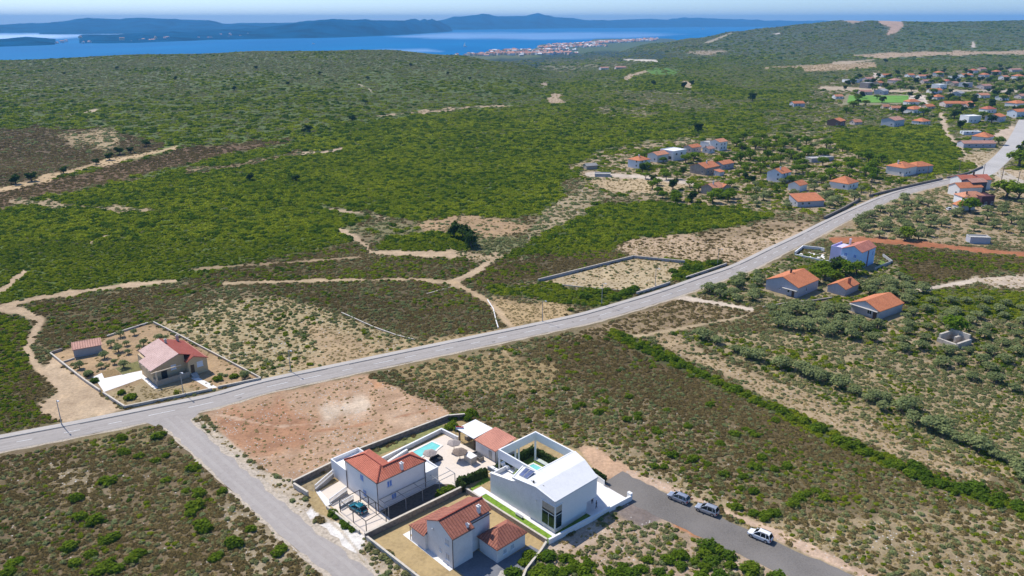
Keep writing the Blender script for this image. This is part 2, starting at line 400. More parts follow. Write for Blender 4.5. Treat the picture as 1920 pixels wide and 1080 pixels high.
zone([(1009, 528), (1187, 484), (1282, 494), (1252, 530), (1196, 548), (1038, 534)], (.42, .33, .2), S=.35, R=.25, O=.05, soft=1, amp=1)
zone([(905, 535), (1008, 531), (1038, 537), (1192, 551), (1180, 561), (1130, 573), (1078, 573), (920, 552)], (.075, .09, .03), G=1.1, soft=4)
zone([(920, 556), (1080, 575), (1072, 590), (1010, 606), (960, 618), (930, 590)], (.37, .265, .14), S=.7, soft=4)
zone([(-300, 592), (0, 590), (50, 597), (70, 625), (48, 660), (72, 695), (100, 728), (70, 758), (104, 790), (0, 817), (-300, 880)], (.10, .095, .04), G=.8, B=.4, soft=4)
zone([(40, 700), (100, 690), (110, 725), (68, 755), (20, 745)], (.15, .12, .055), G=.3, B=.6, soft=6)
zone([(1205, 132), (1250, 126), (1275, 133), (1262, 142), (1225, 140)], (.10, .19, .03), G=.2, soft=2, amp=3)
zone([(1165, 148), (1180, 138), (1210, 132), (1216, 136), (1190, 143), (1176, 153)], (.36, .28, .19), S=.2, soft=2, amp=3)
zone([(1005, 122), (1100, 112), (1200, 118), (1180, 130), (1060, 138), (1010, 135)], (.17, .16, .085), O=.6, G=.2, soft=6, amp=8)
zone([(1090, 150), (1150, 146), (1200, 158), (1140, 164)], (.14, .17, .06), G=.5, O=.2, soft=5, amp=6)
zone([(1010, 157), (1022, 153), (1030, 159), (1016, 163)], (.36, .28, .19), soft=2, amp=2)
zone([(1150, 168), (1290, 172), (1440, 190), (1330, 208), (1180, 196)], (.19, .165, .085), O=.5, G=.25, soft=8, amp=10)
zone([(1100, 205), (1200, 200), (1260, 215), (1180, 222)], (.22, .185, .10), O=.5, G=.2, soft=6, amp=8)
zone([(850, 250), (980, 235), (1080, 245), (960, 262)], (.105, .12, .04), G=.8, O=.2, soft=9, amp=10)
zone([(1280, 150), (1298, 155), (1296, 168), (1280, 164)], (.36, .28, .18), soft=2, amp=3)
zone([(1025, 187), (1035, 176), (1060, 178), (1046, 184), (1062, 193), (1030, 193)], (.38, .29, .19), S=.2, soft=2, amp=3)
# tracks
zone([(-100, 575), (0, 577), (40, 583), (75, 600), (62, 630), (50, 655), (72, 690), (105, 720), (150, 752)], DIRT, width=15, amp=3)
zone([(100, 668), (190, 737), (236, 768), (190, 786), (110, 792), (80, 778), (72, 756), (110, 735), (80, 690)], (.48, .36, .235), soft=4)
zone([(0, 575), (60, 561), (150, 547), (220, 537), (330, 526)], DIRT, width=8, amp=3)
zone([(420, 531), (600, 526), (770, 523), (850, 530)], (.40, .30, .18), width=6, amp=3)
zone([(330, 508), (450, 498), (600, 488), (700, 480)], (.30, .22, .13), width=4, amp=3)
zone([(-20, 555), (15, 538), (25, 525), (45, 511)], DIRT, width=10, amp=2)
zone([(170, 455), (190, 446), (200, 440)], (.40, .31, .2), width=6, amp=3)
zone([(850, 531), (905, 502), (918, 487), (930, 478)], DIRT, width=11, amp=3)
zone([(730, 478), (850, 470), (960, 482), (920, 492), (850, 482)], (.38, .29, .18), S=.3, O=.1, soft=3)
zone([(850, 478), (760, 475), (695, 473), (688, 462), (668, 446), (640, 432)], DIRT, width=10, amp=3)
zone([(850, 530), (880, 545), (915, 565), (940, 590), (962, 616)], (.43, .315, .19), width=9, amp=3)
# village and right side
zone([(1060, 312), (1180, 268), (1440, 250), (1560, 240), (1700, 300), (1840, 318), (1740, 345), (1610, 395), (1450, 402), (1250, 378), (1110, 365)], (.34, .26, .165), O=.3, G=.22, S=.3, soft=5)
zone([(1110, 342), (1200, 333), (1300, 346), (1255, 362), (1150, 360)], (.42, .32, .19), S=.5, soft=3)
zone([(1530, 160), (1600, 145), (1700, 128), (2300, 120), (2300, 330), (1850, 322), (1760, 235), (1560, 242), (1490, 200)], (.24, .20, .125), G=.5, O=.35, S=.2, soft=6)
zone([(1420, 205), (1560, 205), (1700, 236), (1560, 250), (1440, 250)], (.21, .18, .10), G=.4, O=.5, soft=8)
zone([(1560, 252), (1700, 235), (1765, 238), (1805, 290), (1842, 312), (1740, 327), (1660, 302), (1580, 278)], (.07, .09, .03), G=1.1, soft=3)
zone([(1600, 395), (1710, 357), (1790, 345), (2200, 345), (2200, 480), (1700, 455), (1560, 448), (1540, 440)], (.33, .25, .155), O=.35, S=.5, soft=4)
zone([(1860, 318), (2200, 300), (2200, 350), (1870, 350)], (.42, .33, .22), S=.3, soft=3)
zone([(1640, 462), (1770, 474), (2200, 492), (2200, 525), (1860, 512), (1740, 535), (1660, 515)], (.15, .11, .05), B=.75, G=.35, soft=4)
zone([(1560, 450), (1650, 451), (1760, 461), (1850, 471), (2000, 484)], (.34, .135, .065), width=9, amp=3)
zone([(1280, 546), (1430, 495), (1560, 470), (1680, 495), (1720, 545), (1640, 560), (1500, 575), (1410, 575)], (.30, .24, .145), O=.45, G=.3, S=.2, soft=4)
zone([(1715, 548), (1760, 538), (1830, 526), (1900, 520), (2000, 530)], (.50, .42, .33), width=8, amp=2)
zone([(1820, 520), (2100, 505), (2100, 548), (1860, 541)], (.48, .39, .29), R=.2, S=.2, soft=4)
zone([(1690, 560), (1760, 540), (1860, 545), (2100, 560), (2100, 610), (1850, 600), (1740, 590)], (.10, .10, .04), G=1.0, O=.3, soft=5)
zone([(1440, 585), (1600, 575), (1740, 590), (1960, 605), (2200, 610), (2200, 790), (1700, 700), (1450, 622)], (.30, .235, .145), O=.45, S=.4, G=.2, soft=5)
zone([(1260, 625), (1450, 620), (1700, 700), (2200, 790), (2200, 960), (1870, 890), (1700, 825), (1560, 755)], (.31, .24, .14), O=.4, G=.4, S=.4, soft=5)
zone([(1060, 634), (1270, 560), (1410, 584), (1350, 602), (1200, 632), (1100, 640)], (.33, .245, .15), B=.4, S=.4, soft=3)
zone([(1100, 636), (1200, 630), (1300, 612), (1400, 592), (1412, 582)], (.40, .31, .19), width=5, amp=2)
zone([(1270, 557), (1330, 566), (1410, 580)], (.55, .46, .36), width=8, amp=2)
zone([(700, 692), (930, 655), (1060, 637), (1150, 634), (1290, 700), (1600, 845), (2100, 960), (2100, 1200), (1600, 1090), (1240, 915), (1180, 890), (1090, 840), (960, 800), (870, 790), (780, 735)], (.25, .19, .11), B=.5, O=.4, S=.35, G=.2, R=.2, soft=4)
zone([(930, 662), (1060, 637), (1150, 634), (1290, 695), (1450, 770), (1600, 842), (1640, 870), (1500, 865), (1380, 805), (1250, 765), (1100, 722), (1000, 692)], (.175, .125, .064), B=.95, O=.2, G=.12, soft=14, amp=16)
zone([(720, 692), (940, 657), (1050, 690), (1010, 745), (880, 735), (800, 725)], (.30, .22, .11), S=.7, O=.25, B=.1, soft=9, amp=10)
zone([(1090, 840), (1130, 815), (1250, 860), (1330, 910), (1480, 985), (1700, 960), (1900, 950), (2100, 960), (2100, 1200), (1600, 1085), (1240, 925), (1180, 890)], (.34, .265, .16), S=.5, R=.4, G=.12, O=.2, B=.15, soft=10, amp=14)
zone([(1350, 800), (1560, 870), (1680, 900), (1640, 960), (1500, 940), (1380, 880)], (.18, .14, .075), B=.6, G=.25, O=.3, S=.2, soft=14, amp=14)
zone([(930, 640), (975, 690), (960, 720)], (.38, .29, .17), width=3, amp=3)
zone([(1215, 632), (1260, 626), (1400, 690), (1560, 760), (1700, 830), (1860, 890), (1850, 912), (1700, 862), (1500, 780), (1320, 690)], (.355, .265, .16), S=.5, O=.12, R=.08, soft=4)
zone([(1150, 628), (1215, 655), (1290, 690), (1370, 728), (1450, 765), (1520, 800), (1600, 838), (1680, 872), (1760, 905), (1850, 935), (2000, 975)], (.08, .09, .035), G=1, width=20, amp=6)
# red building plot and road verges
zone([(372, 772), (500, 738), (692, 700), (842, 770), (852, 790), (680, 850), (560, 908), (500, 885), (440, 838)], (.41, .268, .168), S=.16, R=.4, soft=3)
zone([(395, 785), (520, 750), (600, 785), (580, 850), (480, 860)], (.375, .205, .118), S=.15, R=.3, soft=14, amp=22)
zone([(600, 765), (650, 748), (690, 742), (715, 765), (660, 780), (610, 790)], (.52, .41, .30), R=.5, soft=12, amp=24)
zone([(700, 760), (790, 770), (800, 800), (720, 810)], (.47, .33, .22), R=.5, soft=12, amp=22)
zone([(520, 850), (600, 830), (680, 845), (600, 880)], (.46, .30, .19), R=.4, S=.4, soft=12, amp=20)
zone([(395, 775), (520, 800), (640, 790), (760, 745)], (.50, .35, .24), width=3, amp=4)
zone([(430, 820), (540, 815), (660, 800), (800, 770)], (.38, .21, .12), width=4, amp=5)
zone([(470, 860), (600, 850), (720, 815)], (.49, .34, .23), width=3, amp=4)
zone([(690, 705), (735, 720), (700, 735)], (.43, .23, .12), soft=8, amp=6)
zone([(-300, 880), (0, 850), (280, 795), (322, 812), (420, 900), (640, 1090), (640, 1300), (-600, 1300)], (.25, .185, .112), B=.85, O=.34, G=.14, S=.25, R=.15, soft=4)
zone([(150, 790), (280, 795), (300, 840), (200, 850), (140, 830)], (.24, .19, .10), S=.6, O=.3, G=.2, B=.3, soft=10, amp=10)
zone([(380, 920), (470, 940), (560, 1020), (620, 1085), (480, 1090), (430, 1010)], (.34, .275, .18), R=.6, B=.4, S=.4, O=.2, soft=14, amp=16)
zone([(80, 860), (170, 880), (200, 950), (110, 940)], (.32, .26, .17), R=.5, B=.4, S=.5, soft=14, amp=16)
zone([(352, 772), (372, 772), (440, 838), (500, 885), (560, 905), (600, 985), (700, 1085), (690, 1090), (560, 985), (450, 880)], (.47, .395, .30), R=.5, S=.25, O=.1, soft=3)
zone([(600, 985), (650, 975), (690, 1000), (800, 1090), (700, 1090), (640, 1030)], (.43, .35, .255), S=.3, O=.4, R=.4, soft=4)
zone([(566, 968), (584, 950), (600, 968), (578, 976)], (.72, .68, .62), soft=2, amp=2)
zone([(562, 968), (606, 948), (612, 958), (575, 975)], (.72, .68, .62), soft=2, amp=2)
zone([(580, 985), (640, 975), (676, 984), (690, 1003), (676, 1034), (655, 1046), (618, 1020)], (.70, .66, .60), soft=3, amp=2)
zone([(560, 930), (640, 995), (700, 1070)], (.50, .43, .34), R=.3, width=5, amp=3)
zone([(1085, 838), (1130, 845), (1205, 890), (1150, 902), (1125, 895)], (.50, .33, .21), soft=5)
zone([(1180, 888), (1290, 930), (1420, 985), (1600, 1068), (1700, 1110)], (.50, .36, .255), S=.15, R=.3, width=12, amp=6)
zone([(1130, 965), (1180, 930), (1210, 930), (1300, 975), (1400, 1030), (1500, 1085), (1560, 1110), (940, 1110), (940, 1080), (1040, 1022)], (.39, .29, .205), O=.3, G=.3, R=.5, S=.3, soft=4)
zone([(1150, 960), (1190, 935), (1250, 968), (1200, 992)], (.20, .165, .145), R=.1, soft=6)
zone([(1250, 962), (1285, 968), (1340, 1002), (1300, 1012), (1265, 988)], (.43, .19, .085), soft=4)
zone([(1000, 1030), (1120, 980), (1150, 1000), (1060, 1035)], (.46, .36, .27), R=.6, S=.2, soft=6)
zone([(1300, 985), (1400, 1035), (1500, 1090)], (.45, .34, .235), R=.2, width=12, amp=5)
# gardens
zone([(95, 664), (200, 631), (282, 606), (490, 711), (400, 731), (234, 766)], (.37, .255, .145), S=.12, O=.03, soft=1, amp=1)
zone([(190, 735), (300, 708), (395, 735), (236, 766)], (.33, .26, .15), S=.35, soft=6, amp=6)
zone([(554, 904), (640, 873), (845, 788), (905, 790), (960, 825), (1005, 808), (1085, 845), (1135, 905), (1185, 935), (1030, 1018), (985, 1075), (830, 1110), (683, 1003), (590, 960)], (.38, .285, .145), soft=1, amp=1)
zone([(160, 712), (196, 696), (262, 674), (272, 690), (272, 712), (195, 738)], (.3, .22, .13), soft=1, amp=0)
zone([(1585, 177), (1712, 177), (1706, 196), (1578, 196)], (.24, .22, .13), soft=1, amp=1)
zone([(1685, 180), (1735, 178), (1744, 205), (1730, 207), (1715, 190)], (.55, .47, .38), soft=2, amp=1)
zone([(1765, 215), (1775, 250), (1810, 290), (1842, 318)], (.46, .36, .25), width=9, amp=2)
zone([(1100, 327), (1200, 331), (1300, 343)], (.52, .44, .35), width=7, amp=2)
zone([(1640, 140), (1648, 155), (1650, 172)], (.5, .42, .34), width=6, amp=2)
zone([(1540, 165), (1620, 168), (1720, 172)], (.42, .34, .24), width=5, amp=2)
zone([(1780, 172), (1850, 170), (1920, 172)], (.42, .36, .28), width=4, amp=2)
zone([(1785, 300), (1830, 283), (1885, 284), (1860, 312)], (.38, .30, .19), S=.4, soft=2, amp=2)
zone([(1860, 250), (1900, 236), (1925, 238), (1890, 262), (1865, 268)], (.48, .38, .28), soft=3)

def seg_dist(px, py, pts, closed):
    n = len(pts); best = np.full(px.shape, 1e18); inside = np.zeros(px.shape, bool)
    for i in range(n if closed else n - 1):
        x0, y0 = pts[i]; x1, y1 = pts[(i + 1) % n]
        dx, dy = x1 - x0, y1 - y0
        t = np.clip(((px - x0) * dx + (py - y0) * dy) / (dx * dx + dy * dy + 1e-9), 0, 1)
        best = np.minimum(best, (px - x0 - t * dx) ** 2 + (py - y0 - t * dy) ** 2)
        if closed and y0 != y1:
            c = (y0 > py) != (y1 > py)
            inside ^= c & (px < dx * (py - y0) / (dy if dy else 1e-9) + x0)
    d = np.sqrt(best)
    return np.where(inside, d, -d) if closed else d

def cover(X, Y, Z):
    """soil colour (n,3) and cover densities (n,5) of land points"""
    px, py = pj(X, Y, Z)
    sc = np.clip(Y / 180.0, 0.4, 30)
    n1 = (fbm(X / (sc * 5.0), Y / (sc * 5.0), 3, 4) - .5) * 2.6
    soil = np.empty(px.shape + (3,)); soil[:] = (.2, .16, .09)
    den = np.zeros(px.shape + (5,)); den[..., 1] = .4; den[..., 2] = .4
    for z in ZONES:
        pts = z['poly']; m = (z['width'] or 0) + z['soft'] * 2 + z['amp'] * 2 + 4
        x0, y0 = pts.min(0) - m; x1, y1 = pts.max(0) + m
        k = np.nonzero((px > x0) & (px < x1) & (py > y0) & (py < y1))[0]
        if len(k) == 0: continue
        # vertical pixels are squeezed by perspective: stretch y so that borders wander alike in both directions
        if z['width']:
            d = z['width'] * .52 + .3 - seg_dist(px[k], py[k], pts, False); soft = max(1.3, z['width'] * .22)
        else:
            d = seg_dist(px[k], py[k], pts, True); soft = z['soft']
        d = d + n1[k] * z['amp'] * .95
        w = np.clip(d / soft * .5 + .5, 0, 1); w = (w * w * (3 - 2 * w))[:, None]
        soil[k] = soil[k] * (1 - w) + np.array(z['soil']) * w
        den[k] = den[k] * (1 - w) + np.array(z['d']) * w
    return soil, den

# ------------------------------------------------------------------ ground sheet
def grid_mesh(name, X, Y, Z):
    r, c = X.shape
    me = bpy.data.meshes.new(name)
    me.vertices.add(r * c)
    me.vertices.foreach_set('co', np.stack([X, Y, Z], -1).astype(np.float32).ravel())
    i = np.arange(r * c).reshape(r, c)
    q = np.stack([i[:-1, :-1], i[:-1, 1:], i[1:, 1:], i[1:, :-1]], -1).reshape(-1)
    nf = (r - 1) * (c - 1)
    me.loops.add(nf * 4); me.polygons.add(nf)
    me.loops.foreach_set('vertex_index', q.astype(np.int32))
    me.polygons.foreach_set('loop_start', np.arange(0, nf * 4, 4, dtype=np.int32))
    me.polygons.foreach_set('use_smooth', np.ones(nf, bool))
    me.update(calc_edges=True)
    return me

def color_attr(me, name, rgb):
    a = me.color_attributes.new(name, 'FLOAT_COLOR', 'POINT')
    d = np.ones((len(rgb), 4), np.float32); d[:, :3] = rgb
    a.data.foreach_set('color', d.ravel())

yr = np.arange(1560.0, 222.0, -2.4)
near = (CP + (540 - yr) / F * SP) * (-H) / (-SP + (540 - yr) / F * CP)
rows = np.concatenate([near, np.geomspace(near[-1] * 1.005, 8500, 430)])
cols = np.concatenate([np.arange(-1500, -60, 24), np.arange(-60, 1982, 3.2), np.arange(1990, 3500, 24)])
GY = np.repeat(rows[:, None], len(cols), 1)
GX = (cols[None, :] - 960.0) / F * (GY * CP + H * SP)
GZ = hgt(GX, GY)
gm = grid_mesh('ground', GX, GY, GZ)
soil, den = cover(GX.ravel(), GY.ravel(), GZ.ravel())
color_attr(gm, 'soil', soil)
color_attr(gm, 'plants', np.stack([np.clip(den[:, 0] + .6 * den[:, 1], 0, 1), np.clip(den[:, 2], 0, 1), np.clip(den[:, 3] + den[:, 4] * .5, 0, 1)], -1))

def ground_mat():
    m, t, b = mat_new('ground')
    soil = nd(t, 'ShaderNodeAttribute', attribute_name='soil'); pl = nd(t, 'ShaderNodeAttribute', attribute_name='plants')
    sp = nd(t, 'ShaderNodeSeparateColor'); t.links.new(pl.outputs['Color'], sp.inputs[0])
    def nz(scale, det=4.0, ro=.6):
        tc = nd(t, 'ShaderNodeTexCoord'); n = nd(t, 'ShaderNodeTexNoise'); n.inputs['Scale'].default_value = scale
        n.inputs['Detail'].default_value = det; n.inputs['Roughness'].default_value = ro
        t.links.new(tc.outputs['Object'], n.inputs['Vector']); return n.outputs['Fac']
    big, mid, fine = nz(0.035), nz(0.22, 5), nz(1.4, 6, .7)
    def mixc(fac, a, bcol, mode='MIX'):
        x = nd(t, 'ShaderNodeMix', data_type='RGBA'); x.blend_type = mode
        if isinstance(fac, float): x.inputs[0].default_value = fac
        else: t.links.new(fac, x.inputs[0])
        for k, s in ((6, a), (7, bcol)):
            if isinstance(s, tuple): x.inputs[k].default_value = (*s, 1)
            else: t.links.new(s, x.inputs[k])
        return x.outputs[2]
    def mr(f, a, bb, c=0.0, d=1.0):
        x = nd(t, 'ShaderNodeMapRange'); x.inputs[1].default_value = a; x.inputs[2].default_value = bb; x.inputs[3].default_value = c; x.inputs[4].default_value = d
        t.links.new(f, x.inputs[0]); return x.outputs[0]
    def mul(a, bb):
        x = nd(t, 'ShaderNodeMath', operation='MULTIPLY'); t.links.new(a, x.inputs[0])
        if isinstance(bb, float): x.inputs[1].default_value = bb
        else: t.links.new(bb, x.inputs[1])
        return x.outputs[0]
    v1 = ramp(t, mid, [(.28, (.74, .72, .70)), (.5, (1, 1, 1)), (.72, (1.22, 1.2, 1.16))])
    v2 = ramp(t, fine, [(.25, (.66, .66, .64)), (.5, (1, 1, 1)), (.75, (1.28, 1.28, 1.28))])
    v3 = ramp(t, big, [(.3, (.86, .84, .82)), (.7, (1.12, 1.12, 1.12))])
    c = mixc(1.0, mixc(1.0, mixc(1.0, soil.outputs['Color'], v1, 'MULTIPLY'), v2, 'MULTIPLY'), v3, 'MULTIPLY')
    # low herbs and dead stems between the shrubs
    c = mixc(mul(mr(nz(0.55, 6, .7), .46, .60), mul(sp.outputs[1], .85)), c, (.125, .094, .044))
    c = mixc(mul(mr(nz(0.8, 6, .72), .50, .62), mul(sp.outputs[0], .8)), c, (.075, .10, .028))
    c = mixc(mul(mr(nz(2.1, 5, .7), .55, .66), mul(sp.outputs[2], .8)), c, (.40, .31, .15))
    c = mixc(mul(mr(nz(3.0, 4, .7), .62, .70), mul(sp.outputs[2], .8)), c, (.56, .50, .42))
    c = mixc(mul(mr(nz(1.1, 6, .75), .58, .70), mul(sp.outputs[2], .5)), c, (.10, .095, .05))
    t.links.new(c, b.inputs['Base Color']); b.inputs['Roughness'].default_value = .95; b.inputs['Specular IOR Level'].default_value = .1
    bp = nd(t, 'ShaderNodeBump'); bp.inputs['Strength'].default_value = .8; bp.inputs['Distance'].default_value = .25
    t.links.new(fine, bp.inputs['Height']); t.links.new(bp.outputs[0], b.inputs['Normal'])
    return m
gm.materials.append(ground_mat())
setp(link('ground', gm), kind='structure')

# ------------------------------------------------------------------ sea
def sea_mat():
    m, t, b = mat_new('sea')
    at = nd(t, 'ShaderNodeAttribute', attribute_name='calm')
    tc = nd(t, 'ShaderNodeTexCoord'); n = nd(t, 'ShaderNodeTexNoise'); n.inputs['Scale'].default_value = 0.0022; n.inputs['Detail'].default_value = 5
    mp = nd(t, 'ShaderNodeMapping'); mp.inputs['Scale'].default_value = (1, .35, 1); t.links.new(tc.outputs['Object'], mp.inputs[0]); t.links.new(mp.outputs[0], n.inputs[0])
    c = ramp(t, n.outputs['Fac'], [(.3, (0.0, .115, .30)), (.7, (0.0, .155, .37))])
    d = nd(t, 'ShaderNodeBsdfDiffuse'); t.links.new(c, d.inputs[0])
    g = nd(t, 'ShaderNodeBsdfGlossy'); g.inputs['Roughness'].default_value = .35; g.inputs[0].default_value = (.8, .9, 1, 1)
    mx = nd(t, 'ShaderNodeMath', operation='MULTIPLY_ADD'); t.links.new(at.outputs['Fac'], mx.inputs[0]); mx.inputs[1].default_value = .42; mx.inputs[2].default_value = .04
    ms = nd(t, 'ShaderNodeMixShader'); t.links.new(mx.outputs[0], ms.inputs[0]); t.links.new(d.outputs[0], ms.inputs[1]); t.links.new(g.outputs[0], ms.inputs[2])
    t.links.new(ms.outputs[0], t.nodes['Material Output'].inputs[0]); t.nodes.remove(b)
    return m
sy = np.geomspace(1800, 24000, 260); sx = np.linspace(-1.0, 1.05, 240)
SY = np.repeat(sy[:, None], len(sx), 1); SX = SY * sx[None, :]
sm = grid_mesh('sea', SX, SY, np.full_like(SX, SEA))
spx, spy = pj(SX.ravel(), SY.ravel(), SEA)
calm = np.zeros(spx.shape)
for poly in ([(-80, 66), (60, 63), (260, 63), (270, 69), (120, 71), (60, 76), (-80, 78)], [(730, 69), (850, 61), (1000, 60), (1200, 61), (1300, 64), (1200, 72), (1000, 75), (840, 73)],
             [(360, 59), (420, 59), (410, 62), (350, 62)], [(700, 94), (800, 92), (830, 97), (760, 98)]):
    d = seg_dist(spx, spy, np.array(poly, float), True)
    calm = np.maximum(calm, np.clip(d / 5 + .35 + (fbm(spx / 60, spy / 6, 9) - .5), 0, 1))
a = sm.attributes.new('calm', 'FLOAT', 'POINT'); a.data.foreach_set('value', calm.astype(np.float32))
sm.materials.append(sea_mat())
setp(link('sea', sm), kind='structure')

# ------------------------------------------------------------------ islands
ISLE = surf('haze_tinted_woods', (.000, .055, .125), rough=1.0, var=.5, scale=.004, spec=0.0)  # blue distance haze is painted into the colour of the woods
def island(top, base, depth, seed, bump=24):
    xs = np.arange(top[0][0], top[-1][0] + .1, 3.0)
    yt = np.interp(xs, [p[0] for p in top], [p[1] for p in top]); yb = np.interp(xs, [p[0] for p in base], [p[1] for p in base])
    prof = np.array([0, .06, .15, .28, .42, .58, .72, .86, 1.0, 1.15, 1.35, 1.6, 2.0])
    X = np.zeros((len(prof), len(xs))); Y = X.copy(); Z = X.copy()
    for j, (x, a, b) in enumerate(zip(xs, yt, yb)):
        p = P(x, b, SEA); q_y = p.y + depth
        zt = H - q_y * math.tan(PT - math.atan((540 - a) / F))
        for i, s in enumerate(prof):
            y = p.y + depth * s
            h = (zt - SEA) * (math.sin(min(s, 1) * math.pi / 2) ** 1.15 if s <= 1 else max(0, math.cos((s - 1) * math.pi / 2)))
            X[i, j] = (x - 960) / F * (y * CP - (SEA - H) * SP); Y[i, j] = y; Z[i, j] = SEA + h
    n = fbm(X / 420, Y / 420, seed, 4) - .5
    w = np.clip((Z - SEA) / 50, 0, 1) * (np.abs(prof - 1) > .05)[:, None]
    Z = Z + n * bump * 4 * w; Z[0] = SEA - 2; Z[-1] = SEA - 2
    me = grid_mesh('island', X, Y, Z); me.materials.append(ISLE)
    setp(link('island', me), kind='structure')
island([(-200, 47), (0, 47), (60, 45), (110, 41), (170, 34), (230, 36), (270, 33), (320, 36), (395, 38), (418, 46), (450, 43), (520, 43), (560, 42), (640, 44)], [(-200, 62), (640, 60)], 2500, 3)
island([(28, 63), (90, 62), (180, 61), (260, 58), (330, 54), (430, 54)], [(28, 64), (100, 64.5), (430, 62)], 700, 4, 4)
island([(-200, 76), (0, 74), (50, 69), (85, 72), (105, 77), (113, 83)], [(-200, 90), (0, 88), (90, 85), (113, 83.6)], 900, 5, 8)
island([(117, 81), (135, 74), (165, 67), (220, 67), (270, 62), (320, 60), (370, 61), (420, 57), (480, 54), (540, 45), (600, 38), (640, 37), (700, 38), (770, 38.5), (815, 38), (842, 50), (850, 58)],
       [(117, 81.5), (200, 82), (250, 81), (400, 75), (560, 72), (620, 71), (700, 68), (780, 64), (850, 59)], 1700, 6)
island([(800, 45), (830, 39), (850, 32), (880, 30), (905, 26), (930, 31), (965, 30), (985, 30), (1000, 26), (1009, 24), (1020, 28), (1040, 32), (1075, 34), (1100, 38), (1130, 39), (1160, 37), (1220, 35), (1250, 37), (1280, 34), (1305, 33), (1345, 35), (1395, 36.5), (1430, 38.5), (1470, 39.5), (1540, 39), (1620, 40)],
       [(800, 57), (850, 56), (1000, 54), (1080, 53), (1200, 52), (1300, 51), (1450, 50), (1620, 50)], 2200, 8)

# ------------------------------------------------------------------ roads
ASPH = surf('road_asphalt', (.33, .297, .267), rough=.9, var=.14, scale=.9, spec=.15, scale2=.08)
ASPH2 = surf('side_road_asphalt', (.34, .305, .275), rough=.9, var=.16, scale=1.2, spec=.15, scale2=.06)
PAVE = surf('pavement_slabs', (.44, .40, .355), rough=.9, var=.14, scale=2.2, spec=.15, scale2=.1)
GRAV = surf('grey_gravel', (.185, .168, .15), rough=.95, var=.3, scale=3.5, spec=.1, bump=.5, scale2=.12)
KERB = surf('kerb_stone', (.36, .35, .33), rough=.9, var=.15, scale=2)
MARK = surf('road_paint', (.66, .66, .64), rough=.8, var=.25, scale=2.5)
SEAM = surf('tar_seam', (.075, .072, .07), rough=.9, var=.3, scale=2)
CONC = surf('concrete', (.44, .42, .39), rough=.9, var=.15, scale=1.6, scale2=.2)

def smooth_line(pts, step=3.0):
    """Catmull-Rom through ground points, resampled"""
    pts = [Vector((p[0], p[1])) for p in pts]
    q = [pts[0] * 2 - pts[1]] + pts + [pts[-1] * 2 - pts[-2]]
    out = []
    for i in range(1, len(q) - 2):
        n = max(2, int((q[i + 1] - q[i]).length / step))
        for k in range(n):
            t = k / n
            out.append(0.5 * ((2 * q[i]) + (q[i + 1] - q[i - 1]) * t + (2 * q[i - 1] - 5 * q[i] + 4 * q[i + 1] - q[i + 2]) * t * t + (3 * q[i] - q[i - 1] - 3 * q[i + 1] + q[i + 2]) * t ** 3))
    out.append(pts[-1]); return out

def offs(line, d):
    out = []
    for i, p in enumerate(line):
        t = (line[min(i + 1, len(line) - 1)] - line[max(i - 1, 0)]).normalized()
        out.append(p + Vector((-t.y, t.x)) * d)
    return out

def gz(p, dz): return Vector((p[0], p[1], float(hgt(p[0], p[1])) + dz))

def strip(name, line, a, b, z, mat, wob=0.0, kind='structure', skirt=0.0, dash=None, taper=None):
    mb = MB(); L = offs(line, a); R = offs(line, b); acc = 0
    if wob:
        L = [p + (p - q).normalized() * (rnd.random() - .5) * wob for p, q in zip(L, R)]
        R = [q + (q - p).normalized() * (rnd.random() - .5) * wob for p, q in zip(L, R)]
    for i in range(len(line) - 1):
        acc += (line[i + 1] - line[i]).length
        if dash and (acc % dash[0]) > dash[1]: continue
        p = [gz(R[i], z), gz(R[i + 1], z), gz(L[i + 1], z), gz(L[i], z)]
        mb.poly(p)
        if skirt:
            dn = Vector((0, 0, -skirt))
            mb.poly([p[1], p[0], p[0] + dn, p[1] + dn]); mb.poly([p[3], p[2], p[2] + dn, p[3] + dn])
    return setp(mb.build(name, mat), kind=kind)

mid_px = [(-160, 867), (0, 835), (150, 806), (300, 775), (400, 754), (500, 726), (620, 700), (700, 683), (800, 662), (900, 641), (1000, 620), (1100, 598), (1180, 575), (1260, 550), (1330, 525), (1395, 502), (1460, 470), (1510, 446), (1560, 420), (1610, 396), (1660, 374), (1710, 357), (1770, 343), (1830, 329)]
ROAD = smooth_line([P(*p) for p in mid_px], 2.5)
strip('main_road', ROAD, -3.1, 3.1, .03, ASPH)
strip('road_marking', ROAD, -.09, .09, .042, MARK, dash=(9, 4.5))
strip('road_edge_seam', ROAD, 2.72, 2.95, .035, SEAM, dash=(31, 27))
strip('kerb', ROAD, 3.1, 3.3, .13, KERB, skirt=.2)
strip('pavement', ROAD, 3.3, 4.9, .125, PAVE, skirt=.2)
strip('road_verge_gravel', ROAD, -4.0, -3.1, .012, surf('verge_gravel', (.42, .355, .27), rough=.95, var=.3, scale=2.5, bump=.4), wob=.7)
far_px = [(1795, 338), (1840, 326), (1870, 304), (1895, 277), (1912, 250), (1925, 222), (1950, 190), (2000, 160)]
BR2 = smooth_line([G(*p) for p in far_px], 5)
strip('village_road', BR2, -5.0, 5.0, .042, surf('pale_road', (.42, .395, .365), rough=.9, var=.14, scale=.5, scale2=.05))
strip('forecourt', smooth_line([P(1862, 318), P(1885, 330), P(1925, 348), P(1990, 366)], 4), -5, 5, .018, surf('dusty_yard', (.43, .37, .29), rough=.95, var=.2, scale=.4))
SIDE = smooth_line([KW(-33.2, 93.5), KW(-33.1, 88), KW(-33.0, 60), KW(-32.6, 35), KW(-31.9, 17), KW(-31.6, 0)], 2.0)
strip('side_road', SIDE, -2.75, 2.75, .024, ASPH2, wob=.25)
